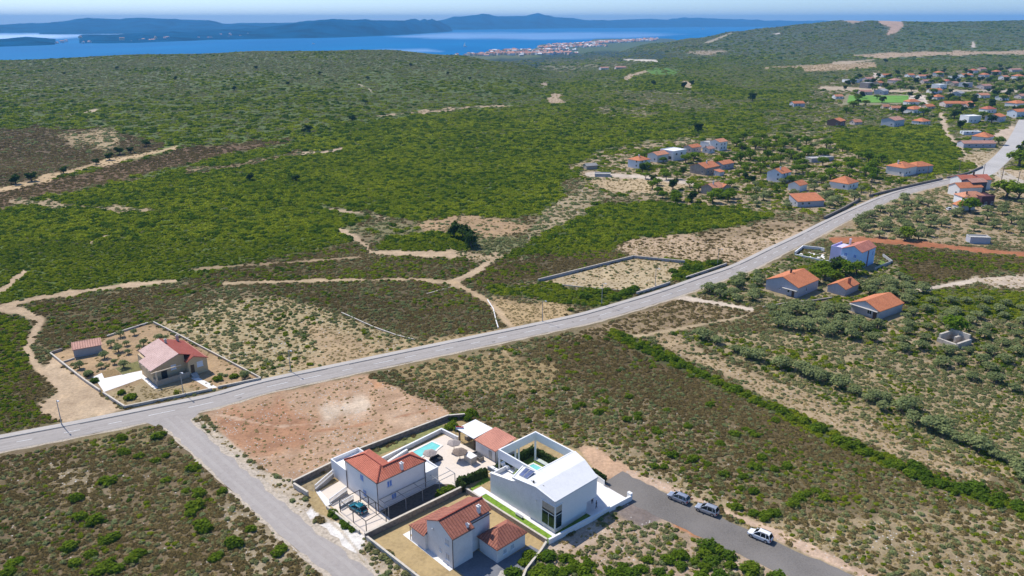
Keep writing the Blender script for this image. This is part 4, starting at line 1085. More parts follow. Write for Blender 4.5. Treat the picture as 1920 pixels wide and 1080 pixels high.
def crown_mesh(name, lobes, n, size, seed, mat, core=True, squash=1.0, flat=0.0):
    """crown of leaf sprays spread through overlapping lobes: lobes = [(x,y,z,r)]"""
    r = np.random.default_rng(seed); C = []; N = []; T = []
    wts = np.array([l[3] ** 2 for l in lobes]); wts /= wts.sum()
    for (x, y, z, rad), w in zip(lobes, wts):
        k = max(6, int(n * w)); d = r.normal(size=(k, 3)); d /= np.linalg.norm(d, axis=1, keepdims=True)
        d[:, 2] = np.where(d[:, 2] < -.35, -d[:, 2] * .6, d[:, 2])
        rr = rad * (1 - .45 * r.random(k) ** 2.2); rr *= 1 + .22 * (r.random(k) - .5)
        p = d * rr[:, None] * np.array([1, 1, squash]) + np.array([x, y, z])
        C.append(p); N.append(d + np.array([0, 0, .75]) + r.normal(size=(k, 3)) * .5); tl = .75 + .5 * r.random()
        hue = r.random((k, 1))
        T.append(np.clip(np.concatenate([.72 + .6 * hue, .78 + .46 * hue, .75 + .35 * hue], 1) * tl ** .5, 0, 2))
    C = np.concatenate(C); N = np.concatenate(N); T = np.concatenate(T)
    C[:, 2] = np.maximum(C[:, 2], .03)
    return quads_mesh(name, C, N, size, T, seed + 1, mat)

def lobes_of(seed, n, R, z, h, rr=(.45, .75)):
    r = random.Random(seed); out = [(0, 0, z + h * .35, R * .72)]
    for i in range(n):
        a = 2 * math.pi * (i + r.random() * .6) / n; q = R * r.uniform(.38, .7)
        out.append((q * math.cos(a), q * math.sin(a), z + h * r.uniform(.05, .6), R * r.uniform(*rr)))
    return out

F_MAQ = foliage('maquis_leaves', (.145, .21, .013), (.33, .37, .03), .5)
F_MAQD = foliage('dark_maquis_leaves', (.07, .135, .016), (.125, .19, .02), .4)
F_BUSH = foliage('bright_shrub_leaves', (.085, .15, .013), (.17, .23, .021), .4)
F_OLV = foliage('olive_leaves', (.205, .25, .105), (.30, .34, .155), .45)
F_GREY = foliage('grey_shrub_leaves', (.20, .21, .09), (.32, .31, .145), .4)
F_HEATH = foliage('dry_heath', (.175, .132, .056), (.31, .24, .11), .38)
F_STRAW = foliage('straw_grass', (.38, .295, .14), (.52, .41, .21), .3)
F_TREE = foliage('tree_leaves', (.11, .20, .016), (.20, .275, .026), .45)
F_DTREE = foliage('dark_tree_leaves', (.045, .085, .022), (.075, .12, .028), .35)
BARK = surf('bark', (.13, .10, .075), rough=.95, var=.3, scale=4, bump=.4)

def hedge_mesh(name, pts, w, h, den, sz, mat, seed):
    """clipped leafy hedge along a polyline (local xy points)"""
    r = np.random.default_rng(seed); C = []; N = []
    for a, b in zip(pts[:-1], pts[1:]):
        a = np.array(a, float); b = np.array(b, float); d = b - a; L = np.linalg.norm(d); d /= L; q = np.array([-d[1], d[0]])
        for side in (-1, 1, 0):
            area = L * (h if side else w); k = int(area * den)
            t = r.random(k) * L
            if side: o = side * w / 2 * (1 + .12 * r.normal(size=k)); z = r.random(k) * h; n = np.concatenate([np.outer(np.full(k, side), q), np.zeros((k, 1))], 1)
            else: o = (r.random(k) - .5) * w; z = h * (1 + .06 * r.normal(size=k)); n = np.tile([0, 0, 1.0], (k, 1))
            C.append(np.concatenate([a + np.outer(t, d) + np.outer(o, q), z[:, None] * np.ones((k, 1))], 1)); N.append(n + r.normal(size=(k, 3)) * .5)
    C = np.concatenate(C); N = np.concatenate(N); T = .7 + .6 * r.random((len(C), 1)) * np.ones((1, 3))
    return quads_mesh(name, C, N, sz, T, seed, mat)

def hedge(label, kp, w, h, den=34, sz=.3, mat=None, seed=1):
    o0 = kp[0]; me = hedge_mesh('hedge', [(p[0] - o0[0], p[1] - o0[1]) for p in kp], w, h, den, sz, mat or HEDGE, seed)
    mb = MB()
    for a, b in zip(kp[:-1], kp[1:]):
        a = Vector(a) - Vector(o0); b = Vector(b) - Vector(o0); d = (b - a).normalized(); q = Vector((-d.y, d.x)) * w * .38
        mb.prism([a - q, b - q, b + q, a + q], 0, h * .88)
    o = link('hedge', me); o.location = KW(*o0); o.rotation_euler = (0, 0, KA); setp(o, label, 'hedge')
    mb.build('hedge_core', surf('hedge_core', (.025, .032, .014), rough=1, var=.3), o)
    return o
hedge('dark clipped hedge between the paved pool courtyard and the modern house lawn', [(-3.6, 20.4), (-3.3, 22.6), (3.2, 21.6)], .8, 1.7, seed=3)
hedge('dark hedge along the back of the lawn inside the white patio frame', [(4.2, 20.9), (15.6, 20.9)], .7, 1.9, seed=4)
hedge('dark hedge along the right side of the patio lawn', [(15.8, 20.3), (15.8, 9.2)], .6, 1.5, seed=5)
hedge('short dark hedge behind the white panel fence', [(18.3, 3.9), (18.6, 6.9), (16.8, 8.9)], .5, 1.5, seed=6)

# ------------------------------------------------------------------ white two-storey house with salmon roof
wa = kthing('courtyard_house', 'white two-storey house with salmon red hip roof, blue shutters and pergolas', 'house', -18.9, 26.4)
def build_wa():
    mb = MB(); mb.box(-18.8, 26.5, -.5, -13.6, 37.0, 6.15); mb.box(-13.6, 26.5, -.5, -8.1, 30.5, 6.15)
    mb.build('wall', WHITE, wa)
    r = roof('roof', hip_polys(-18.8, 26.5, -13.6, 37.0, 6.15, 1.35, .22), .16, T_RED, wa)
    y0, y1, ym = 26.28, 30.72, 28.5; z, zz = 6.17, 7.42; x1 = -7.88
    roof('roof_wing', [[(-16.2, y0, z), (x1, y0, z), (x1 - 2.2, ym, zz), (-16.2, ym, zz)], [(x1, y0, z), (x1, y1, z), (x1 - 2.2, ym, zz)], [(x1, y1, z), (-13.4, y1, z), (-16.2, ym, zz), (x1 - 2.2, ym, zz)]], .16, T_RED, wa)
    chimney(r, -13.2, 26.75, 5.9, 7.6, .5, WHITE2)
    rc = MB(); rc.beam((-19.05, 26.25, 6.22), (-16.2, 29.1, 7.56), .2, .14); rc.beam((-16.2, 29.1, 7.56), (-16.2, 34.4, 7.56), .2, .14); rc.beam((-16.2, 34.4, 7.56), (-19.05, 37.25, 6.22), .2, .14)
    rc.beam((-16.2, 28.5, 7.48), (x1 - 2.2, ym, 7.48), .2, .14); rc.beam((x1 - 2.2, ym, 7.48), (x1 - .05, y0, 6.24), .2, .14)
    rc.build('ridge_tiles', T_CRIM, r)
    an = MB(); an.box(-18.85, 37.0, -.5, -12.6, 42.7, 3.0)
    for b in ((-18.9, 37.02, -18.65, 42.75), (-18.65, 42.5, -12.55, 42.75), (-12.8, 37.02, -12.55, 42.5)): an.box(b[0], b[1], 3.0, b[2], b[3], 3.75)
    an.build('terrace_annex', WHITE, wa)
    a2 = MB(); a2.box(-8.08, 26.6, -.5, -4.9, 30.6, 2.9)
    for b in ((-8.05, 26.55, -4.85, 26.75), (-5.05, 26.75, -4.85, 30.65), (-8.05, 30.45, -5.05, 30.65)): a2.box(b[0], b[1], 2.9, b[2], b[3], 3.35)
    a2.build('flat_annex', WHITE, wa)
    g = MB(); g.beam((-19.05, 26.25, 6.06), (-19.05, 37.2, 6.06), .12); g.beam((-19.0, 26.25, 6.06), (-7.9, 26.25, 6.06), .12)
    for x, y in ((-18.9, 37.0), (-8.15, 26.4), (-18.9, 26.42)): g.beam((x - .05, y - .05, 0), (x - .05, y - .05, 6.0), .11)
    g.build('gutter', GUT, wa)
    for f, u, zt, at in (('L', 31.6, 4.1, -18.8), ('R', -16.2, 4.1, 26.5), ('L', 30.9, 1.1, -18.8), ('R', -15.4, 1.0, 26.5)):
        window(wa, f, u, zt, 1.1, 1.3, SHUT, FRAMEW, at)
kfan(wa, build_wa)

def pergola(label, posts, top, mat, r=.07):
    t = kthing('pergola', label, 'pergola', *posts[0])
    def f():
        for x, y in posts:
            m = MB(); m.box(x - r, y - r, 0, x + r, y + r, 2.5); m.build('post', mat, t)
        m = MB()
        for a, b in top: m.beam((a[0], a[1], 2.54), (b[0], b[1], 2.54), r * 1.6)
        m.build('top_frame', mat, t)
    kfan(t, f)
    return t
pergola('open dark steel pergola over the parked teal car', [(-24.0, 26.8), (-24.0, 31.2), (-19.6, 26.2), (-19.6, 28.6), (-19.6, 31.4), (-24.0, 22.6), (-19.6, 23.0)],
        [((-24, 22.6), (-24, 31.2)), ((-19.6, 23.0), (-19.6, 31.4)), ((-24, 31.2), (-19.6, 31.4)), ((-24, 28.7), (-19.6, 28.6)), ((-24, 26.8), (-19.6, 26.2)), ((-24, 22.6), (-19.6, 23.0))], DARKM, .06)
pergola('long grey steel pergola along the shaded front wall of the white house', [(-18.6, 23.6), (-14.8, 23.6), (-11, 23.6), (-7, 23.6), (-3.2, 23.6)],
        [((-18.6, 23.6), (-3.2, 23.6)), ((-18.6, 24.9), (-3.2, 24.9)), ((-18.6, 26.3), (-8, 26.3)), ((-18.6, 23.6), (-18.6, 26.4)), ((-14.8, 23.6), (-14.8, 26.4)), ((-11, 23.6), (-11, 26.4)), ((-7, 23.6), (-7, 26.4)), ((-3.2, 23.6), (-3.2, 26.4))], GREYM, .055)
def balustrade(label, a, b, z, zb=None, mat=None):
    t = kthing('balustrade', label, 'railing', *a); zb = z if zb is None else zb
    def f():
        m = MB(); A = Vector((*a, z)); B = Vector((*b, zb)); L = (B - A).length; n = int(L / .28)
        m.beam(A + Vector((0, 0, .95)), B + Vector((0, 0, .95)), .2, .12); m.beam(A + Vector((0, 0, .1)), B + Vector((0, 0, .1)), .24, .2)
        for i in range(n + 1):
            p = A.lerp(B, i / n); m.cyl((p.x, p.y), .07, .07, p.z + .1, p.z + .95, 6)
        m.build('balusters', mat or WHITEP, t)
        w = MB(); w.beam(A - Vector((0, 0, .3)), B - Vector((0, 0, .3)), .3, .9); w.build('base_wall', STONEL, t)
    kfan(t, f)
balustrade('white balustrade climbing beside the ramp at the house corner', (-24.0, 40.2), (-19.2, 41.6), .35, 1.0)
balustrade('short white balustrade in front of the teal car', (-23.6, 32.2), (-20.4, 32.6), .25)
balustrade('white balustrade in the middle of the front steps', (-24.2, 34.6), (-20.0, 35.4), .2, .6)
kstruct('front_steps', [(-25.2, 34.2), (-24.2, 39.6), (-23.4, 39.6), (-24.0, 34.2)], .25, WHITEP, .3)
# the wall round the courtyard
CAPS = surf('wall_coping', (.55, .49, .40), rough=.9, var=.14, scale=2)
wall_run('boundary_wall', 'grey stone wall between the red building plot and the white courtyard house', [KW(-26.2, 44.6), KW(-10, 46.0), KW(11.8, 44.5), KW(15.0, 42.4)], 1.15, .35, DKSTONE, CAPS)
wall_run('boundary_wall', 'short pale stone wall at the street corner of the courtyard house', [KW(-26.4, 44.0), KW(-25.9, 39.6)], 1.0, .35, STONEL, CAPS)
wall_run('boundary_wall', 'long stone wall separating the paved courtyard from the dry lawn below', [KW(-25.1, 21.35), KW(-3.6, 20.7)], 1.25, .35, DKSTONE, CAPS)
wall_run('boundary_wall', 'low pale wall along the street side of the dry lawn', [KW(-25.0, 21.0), KW(-24.7, 10), KW(-24.4, -2), KW(-24.2, -12)], .85, .3, STONEL, CAPS)
wall_run('boundary_wall', 'rough stone wall between the dry lawn and the modern house lawn', [KW(-3.3, 20.1), KW(-3.2, 9.5), KW(-3.0, -1.0)], .9, .3, STONE, CAPS)
wall_run('boundary_wall', 'low pale wall at the bottom edge of the brown roofed house plot', [KW(-2.9, -.9), KW(-5.3, -1.9), KW(-10.5, -3.6), KW(-17, -7.5)], .55, .3, STONEL, CAPS)
wall_run('boundary_wall', 'low white wall between the street and the parked teal car', [KW(-25.3, 33.8), KW(-24.9, 23.5)], .55, .3, STONEL, CAPS)
wall_run('court_wall', 'white wall with coping round the pool courtyard', [KW(-9.4, 40.1), KW(7.3, 41.1), KW(7.7, 35.9)], .9, .3, WHITE2, WHITE)
wall_run('court_wall', 'white wall strip beside the pool and the salmon roof', [KW(-9.2, 38.5), KW(-2.8, 39.9)], .5, .4, WHITE2, WHITE)
wall_run('boundary_wall', 'white block wall at the garage corner of the brown roofed house', [KW(-8.9, 6.8), KW(-5.0, 6.9)], 1.5, .3, WHITE, WHITE)
# garden kitchen with canopy
kh = kthing('garden_kitchen', 'small white garden building with pinkish sloping roof beside the patio frame', 'outbuilding', 7.7, 24.0)
def build_kh():
    m = MB(); m.box(7.8, 24.0, -.5, 13.0, 30.2, 2.7); m.build('wall', WHITE2, kh)
    roof('roof', [[(7.5, 23.8, 2.75), (13.4, 23.8, 3.5), (13.4, 30.3, 3.5), (7.5, 30.3, 2.75)]], .15, tile('tiles_pink_orange', (.58, .25, .17), var=.22), kh)
    d = MB(); d.box(7.72, 25.2, 0, 7.8, 26.1, 2.0); d.build('door', GREYM, kh)
    d = MB(); d.beam((7.65, 23.9, 0), (7.65, 23.9, 2.7), .12); d.build('gutter', GUT, kh)
kfan(kh, build_kh)
cn = kthing('canopy', 'open shelter with a flat white canvas roof next to the garden kitchen', 'canopy', 7.8, 30.6)
def build_cn():
    for x, y in ((7.9, 30.8), (7.9, 35.6), (12.4, 35.4)):
        m = MB(); m.box(x - .12, y - .12, -.3, x + .12, y + .12, 2.9); m.build('post', WOODD, cn)
    m = MB(); m.poly([(7.5, 30.5, 2.92), (12.8, 30.5, 3.25), (12.6, 35.9, 3.25), (7.5, 36.1, 2.92)]); m.poly([(7.5, 30.5, 2.82), (7.5, 36.1, 2.82), (12.6, 35.9, 3.15), (12.8, 30.5, 3.15)])
    for a, b in (((7.5, 30.5, 2.87), (12.8, 30.5, 3.2)), ((7.5, 36.1, 2.87), (12.6, 35.9, 3.2)), ((7.5, 30.5, 2.87), (7.5, 36.1, 2.87)), ((12.8, 30.5, 3.2), (12.6, 35.9, 3.2))): m.beam(a, b, .08, .12)
    m.build('canvas_roof', surf('white_canvas', (.80, .80, .78), rough=.9, var=.04), cn)
    m = MB(); m.box(9, 34.6, 0, 12, 35.3, .9); m.build('counter', STONE, cn)
kfan(cn, build_cn)
fl = kthing('flag', 'small red, white and blue striped flag on the canopy corner', 'flag', 7.4, 36.2)
def build_fl():
    m = MB(); m.beam((7.4, 36.2, 0), (7.4, 36.2, 3.6), .06); m.build('pole', GREYM, fl)
    for i, c in enumerate(((.62, .03, .04), (.78, .78, .78), (.03, .06, .35))):
        m = MB(); z = 3.5 - i * .3
        for j in range(5):
            a, b = j * .34, (j + 1) * .34; w = lambda s: .10 * math.sin(s * 4)
            m.beam((7.44 + a * .7, 36.2 - a * .7 + w(a), z - .15), (7.44 + b * .7, 36.2 - b * .7 + w(b), z - .15), .02, .3)
        m.build('flag_stripe', surf('flag_%d' % i, c, rough=.9, var=.05), fl)
kfan(fl, build_fl)
THATCH = surf('thatch', (.21, .16, .125), rough=1, var=.35, scale=6, bump=.6)
def parasol(label, x, y, r=1.5, h=2.35, mat=None):
    t = kthing('parasol', label, 'parasol', x, y, 0, 'thatched parasols by the pool')
    def f():
        m = MB(); m.cyl((x, y), .06, .05, 0, h, 8); m.build('pole', WOODD, t)
        m = MB(); n = 18
        for i in range(n):
            a, b = 2 * math.pi * i / n, 2 * math.pi * (i + 1) / n; ra, rb = r * (1 + .07 * (i % 3 - 1)), r * (1 + .07 * ((i + 1) % 3 - 1))
            e1, e2 = (x + ra * math.cos(a), y + ra * math.sin(a), h - .45), (x + rb * math.cos(b), y + rb * math.sin(b), h - .45)
            m.poly([(x, y, h + .12), e1, e2]); m.poly([(x, y, h - .05), (e2[0], e2[1], e2[2] - .14), (e1[0], e1[1], e1[2] - .14)])
            m.poly([e1, (e1[0], e1[1], e1[2] - .14), (e2[0], e2[1], e2[2] - .14), e2])
        m.build('canopy', mat or THATCH, t)
        m = MB(); m.cyl((x, y), .35, .3, 0, .12, 10); m.build('foot', CONC, t)
    kfan(t, f)
TH2 = surf('grey_thatch', (.34, .29, .26), rough=1, var=.3, scale=6, bump=.6)
for lb, q, mt in (('round brown thatched parasol in the middle of the courtyard, beside a stone planter', (862, 846), THATCH),
              ('greyish thatched parasol in the far corner of the courtyard, nearest the court wall', (851, 829), TH2),
              ('grey-pink thatched parasol leaning over the pool edge', (806, 848), TH2)):
    x, y = KL(*q, 2.0); parasol(lb, x, y, 1.55 if mt is THATCH else 1.4, 2.35, mt)
# courtyard furniture
def kbox_thing(name, label, cat, x, y, parts, z=0.0):
    t = kthing(name, label, cat, x, y)
    def f():
        for pn, (x0, y0, z0, x1, y1, z1), mt in parts:
            m = MB(); m.box(x + x0, y + y0, z + z0, x + x1, y + y1, z + z1); m.build(pn, mt, t)
    kfan(t, f); return t
x, y = KL(882, 866)
kbox_thing('stone_bar', 'beige stone bar block standing on the courtyard near the garden kitchen', 'bar', x, y, [('body', (-.75, -1.1, 0, .75, 1.1, 1.5), STONEL), ('top', (-.85, -1.2, 1.5, .85, 1.2, 1.62), WHITEP)])
x, y = KL(897, 861)
kbox_thing('barbecue', 'dark barbecue hearth beside the beige stone bar', 'barbecue', x, y, [('body', (-.6, -1.1, 0, .6, 1.1, .9), STONE), ('grill', (-.5, -.9, .9, .5, .9, 1.0), DARKM), ('side_wall', (-.6, 1.12, 0, .6, 1.25, 1.3), STONE)])
x, y = KL(817, 864)
kbox_thing('garden_sofa', 'dark wicker garden sofa set behind the house on the courtyard', 'sofa', x, y, [('seat', (-.9, -.6, 0, 1.2, .5, .42), DARKM), ('backrest', (-.9, .52, 0, 1.2, .72, .85), DARKM), ('armrest', (-1.1, -.6, 0, -.92, .72, .6), DARKM), ('armrest', (1.22, -.6, 0, 1.4, .72, .6), DARKM)])
for lb, q in (('white sun lounger on the roof terrace nearest the patio frame', (948, 876)), ('white sun lounger on the roof terrace, the nearer of two', (956, 884))):
    x, y = KL(*q, 3.3)
    kbox_thing('sun_lounger', lb, 'lounger', x, y, [('frame', (-.35, -1, .22, .35, .9, .30), WHITE), ('backrest', (-.35, .5, .32, .35, 1.05, .8), WHITE), ('leg', (-.3, -.9, 0, -.22, -.8, .22), WHITE), ('leg', (.22, -.9, 0, .3, -.8, .22), WHITE), ('leg', (-.3, .6, 0, -.22, .7, .22), WHITE), ('leg', (.22, .6, 0, .3, .7, .22), WHITE)], 3.3)
x, y = KL(927, 883, 3.3)
kbox_thing('outdoor_sofa', 'grey and white outdoor sofa on the roof terrace behind the sloping parapet', 'sofa', x, y, [('seat', (-.5, -1.2, 0, .5, 1.2, .42), GREYM), ('backrest', (-.7, -1.2, 0, -.52, 1.2, .8), GREYM), ('cushion', (-.3, -1.0, .43, .4, -.1, .55), WHITE), ('cushion', (-.3, .1, .43, .4, 1.0, .55), WHITE)], 3.3)
x, y = KL(976, 968)
kbox_thing('garden_bench', 'grey bench on the pale path beside the long white wall', 'bench', x - .3, y + 0, [('seat', (-.25, -.9, .35, .25, .9, .43), GREYM), ('leg', (-.2, -.8, 0, -.1, .8, .35), GREYM), ('leg', (.1, -.8, 0, .2, .8, .35), GREYM)])

# ------------------------------------------------------------------ white house with brown red roof, at the bottom
hc = kthing('gable_house', 'two-storey white house with a brown red gable roof and hipped side wing', 'house', -18.8, 5.0)
def build_hc():
    mb = MB(); mb.box(-18.8, 5.0, -.5, -14.6, 11.8, 6.0); mb.box(-14.6, 6.1, -.5, -9.8, 11.8, 6.0)
    ym = 8.3; zz = 7.75
    mb.poly([(-18.8, 11.8, 6.0), (-18.8, 5.0, 6.0), (-18.8, ym, zz)]); mb.poly([(-9.8, 6.1, 6.0), (-9.8, 11.8, 6.0), (-9.8, ym + .4, zz)])
    mb.build('wall', WHITE2, hc)
    k = (zz - 5.95) / (ym - 4.75)
    zf = lambda y: 5.99 + (y - 4.75) * k if y < ym else 5.99 + (ym - 4.75) * k - (y - ym) * (ym - 4.75) * k / 3.75
    r = roof('roof', [[(-19.0, 4.75, zf(4.75)), (-14.35, 4.75, zf(4.75)), (-14.35, 5.9, zf(5.9)), (-9.55, 5.9, zf(5.9)), (-9.55, ym, zf(ym)), (-19.0, ym, zf(ym))],
                     [(-9.55, 12.05, zf(12.05)), (-19.0, 12.05, zf(12.05)), (-19.0, ym, zf(ym)), (-9.55, ym, zf(ym))]], .16, T_DRED, hc)
    rc = MB(); rc.beam((-19, ym, zf(ym) + .05), (-9.55, ym, zf(ym) + .05), .22, .16); rc.build('ridge_tiles', T_CRIM, r)
    chimney(r, -11.9, 6.5, 6.4, 8.0, .5, WHITE2); chimney(r, -15.3, 5.35, 6.0, 6.7, .35, WHITE2)
    lw = MB(); lw.box(-19.3, 11.82, -.5, -12.2, 15.7, 3.1); lw.build('wing_wall', WHITE2, hc)
    z0, z1 = 3.1, 4.75; x0, x1, y1 = -19.6, -11.9, 16.0
    roof('wing_roof', [[(x1, y1, z0), (x0, y1, z0), (x0 + 2.4, 11.83, z1), (x1, 11.83, z1)], [(x0, y1, z0), (x0, 11.83, z0), (x0 + 2.4, 11.83, z1)]], .14, T_DRED, hc)
    ga = MB(); ga.box(-12.6, 1.1, -.5, -6.2, 5.6, 2.85); ga.build('garage_wall', WHITE2, hc)
    g = roof('garage_roof', hip_polys(-12.6, 1.1, -6.2, 5.6, 2.85, 1.75, .28), .16, T_DRED, hc)
    gg = MB(); gg.beam((-19.05, 4.72, 5.86), (-14.35, 4.72, 5.86), .12); gg.beam((-18.88, 4.92, 0), (-18.88, 4.92, 5.9), .11); gg.build('gutter', GUT, hc)
    gg = MB(); gg.beam((-9.7, 5.85, 5.9), (-14.3, 5.85, 5.9), .12); gg.build('gutter', GUT, hc)
    gg = MB(); gg.beam((-19.4, 15.9, 0), (-19.4, 15.9, 3.1), .11); gg.build('gutter', GUT, hc)
    window(hc, 'L', 6.4, 3.9, 1.1, 1.25, PALEP, FRAMEW, -18.8); window(hc, 'L', 6.4, .95, 1.1, 1.35, PALEP, FRAMEW, -18.8); window(hc, 'L', 8.3, 1.6, .6, .8, PALEP, FRAMEW, -18.8)
    window(hc, 'R', -10.9, 1.0, .9, 1.0, PALEP, FRAMEW, 1.1); window(hc, 'R', -9.2, 1.0, .9, 1.0, PALEP, FRAMEW, 1.1)
    d = MB(); d.box(-12.66, 2.4, 0, -12.58, 4.6, 2.2); d.build('garage_door', WHITE2, hc)
    d = MB(); d.box(-14.0, 6.04, 0, -13.1, 6.12, 2.1); d.build('door', WHITE, hc)
    l = MB(); l.cyl((-18.95, 10.1), .1, .14, 4.9, 5.3, 8); l.build('wall_lamp', WHITE, hc)
    s = MB(); s.beam((-15.6, 5.2, 6.2), (-15.6, 5.2, 7.3), .06)
    for i in range(8):
        a, b = 2 * math.pi * i / 8, 2 * math.pi * (i + 1) / 8
        s.poly([(-15.7, 5.0, 7.1), (-15.75, 5.0 + .4 * math.cos(a), 7.1 + .4 * math.sin(a)), (-15.75, 5.0 + .4 * math.cos(b), 7.1 + .4 * math.sin(b))])
    s.build('satellite_dish', WHITE, r)
kfan(hc, build_hc)

# ------------------------------------------------------------------ beige house by the main road
DR = math.radians(43.6); DO = P(296, 725)
def DW(x, y, z=0.0):
    c, s = math.cos(DR), math.sin(DR); return Vector((DO.x + x * c - y * s, DO.y + x * s + y * c, z))
hd = thing('beige_house', 'beige bungalow with crimson gable roof, one slope painted pale pink as sun glare, and a front veranda', 'house', DO, DR)
def build_hd():
    mb = MB(); mb.box(.6, 2.4, -.5, 8.0, 14.2, 4.0); mb.box(8.0, .3, -.5, 12.8, 14.2, 4.0); mb.box(-.05, 2.4, -.5, .6, 9.4, 4.0)
    zr = 6.35; xr = 6.5
    mb.poly([(.6, 2.4, 4.0), (8.0, 2.4, 4.0), (8.0, 2.4, 5.5), (xr, 2.4, zr - .15), (.6, 2.4, 4.1)]); 
    mb.poly([(8.0, .3, 4.0), (12.8, .3, 4.0), (9.6, .3, 5.25), (8.0, .3, 4.5)])
    mb.build('wall', BEIGE, hd)
    kl = (zr - 3.85) / (xr + .7); zl = lambda x: 3.85 + (x + .7) * kl
    kr = (zr - 3.85) / (13.1 - xr); zrr = lambda x: zr - (x - xr) * kr
    roof('roof_left_slope', [[(-.7, 9.7, zl(-.7)), (-.7, 1.5, zl(-.7)), (xr, 1.5, zr), (xr, 14.9, zr), (1.2, 14.9, zl(1.2)), (1.2, 9.7, zl(1.2))]], .16, T_PALE, hd)
    r = roof('roof_right_slope', [[(xr, 1.5, zr), (9.4, 1.5, zrr(9.4)), (9.4, -.1, zrr(9.4)), (13.1, -.1, zrr(13.1)), (13.1, 14.9, zrr(13.1)), (xr, 14.9, zr)],
              [(9.4, -.1, zrr(9.4)), (9.4, 1.5, zrr(9.4)), (7.5, 1.5, 4.1), (7.5, -.1, 4.1)]], .16, T_CRIM, hd)
    chimney(r, 6.9, 11.0, 5.8, 7.1, .5, STONEL); chimney(r, 10.9, 14.0, 4.4, 6.1, .6, STONEL)
    v = MB(); v.box(-.05, 0, -.5, 8.0, .2, 1.45); v.box(-.05, .2, -.5, .15, 2.4, 1.45); v.box(.15, .2, -.5, 8.0, 2.4, .35); v.build('veranda_wall', surf('veranda_render', (.40, .33, .25), rough=.9, var=.08), hd)
    v = MB(); v.box(-.1, -.1, 1.45, .25, .25, 3.75); v.build('veranda_post', CREAM, hd)
    v = MB(); v.beam((-.2, .1, 3.8), (6.2, .1, 3.8), .22, .2); v.build('veranda_beam', CREAM, hd)
    v = MB()
    for i in range(5): v.beam((-.95, .4 + i * 2.1, 3.62), (.4, .4 + i * 2.1, 3.75), .22, .18)
    v.build('rafter_ends', CREAM, hd)
    window(hd, 'R', 5.1, 2.2, 1.3, 1.3, BLUEW, FRAMEW, 2.4); window(hd, 'R', 10.9, 1.9, 1.5, 1.4, BLUEW, FRAMEW, .3)
    d = MB(); d.box(8.5, .22, .7, 9.4, .31, 2.9); d.build('door', WOODD, hd)
    d = MB(); d.box(2.0, 2.34, .4, 3.4, 2.42, 2.6); d.build('door', DARKM, hd)
    s = MB()
    for i in range(4): s.box(8.2, -1.8 + i * .45, -.2, 9.7, .3, .18 * (i + 1))
    s.build('steps', CONC, hd)
build_hd()
def dstruct(name, pts, z, mat): 
    mb = MB(); mb.poly([(p.x, p.y, z) for p in pts]); return setp(mb.build(name, mat), kind='structure')
dstruct('driveway', [P(195, 735), P(268, 709), P(266, 695), P(180, 712.5)], .03, WHITEP)
dstruct('garden_path', [P(393, 729), P(408, 726.5), P(369, 706), P(358, 709)], .03, WHITEP)
dstruct('planting_bed', [P(172, 708), P(196, 713), P(217, 702.5), P(196, 697)], .02, WHITEP)
dstruct('planting_bed', [P(197, 713), P(229, 703), P(214, 691.5), P(190, 697)], .025, surf('brown_bed', (.24, .16, .07), rough=.95, var=.3, scale=2))
dstruct('planting_bed', [P(230, 703), P(266, 693), P(262, 676), P(216, 690.5)], .03, surf('green_bed', (.16, .15, .05), rough=.95, var=.4, scale=2))
dstruct('house_apron', [DW(-1.2, -.8), DW(-.2, -.8), DW(-.2, 9.6), DW(-1.2, 9.6)], .04, WHITEP)
wall_run('garden_wall', 'low stone wall of the beige house garden along the main road, left of the gate', [P(233.5, 766), P(398, 732)], .6, .3, STONEL, CAPS)
wall_run('garden_wall', 'low stone wall of the beige house garden along the main road, right of the gate', [P(408.5, 728.5), P(489, 712)], .55, .3, STONEL, CAPS)
wall_run('garden_wall', 'low pale wall beside the dirt apron, left side of the beige house garden', [P(95, 665), P(125, 689), P(160, 716), P(188, 735)], .6, .3, STONEL, CAPS)
wall_run('garden_wall', 'low pale wall from the driveway down to the main road corner', [P(194, 740), P(234, 766)], .7, .3, STONEL, CAPS)
wall_run('garden_wall', 'thin low wall on the right side of the beige house garden', [P(489, 711), P(400, 664), P(330, 627), P(288, 606)], .5, .25, STONEL, CAPS)
wall_run('garden_wall', 'broken stone wall behind the garden of the beige house', [P(201, 632), P(240, 619), P(278, 607)], .5, .4, STONEL)
wall_run('garden_wall', 'short wall stub at the left corner behind the pink roofed shed', [P(96, 664), P(117, 657)], .7, .3, STONE)
wall_run('garden_wall', 'low edging wall in front of the shed', [P(116, 681), P(140, 673)], .4, .3, STONEL)
sh = fit = None
N = P(140, 671); t = house('garden_shed', 'small grey shed with pink mono-pitch roof in the beige house garden', N, math.radians(30), 6.6, 3.6, 2.4, 'mono', .7, GREYR, T_PINK, oh=.25, cat='shed')
mb = MB(); mb.box(-.05, .8, .1, .03, 2.0, 2.0); mb.build('door', DARKM, t)

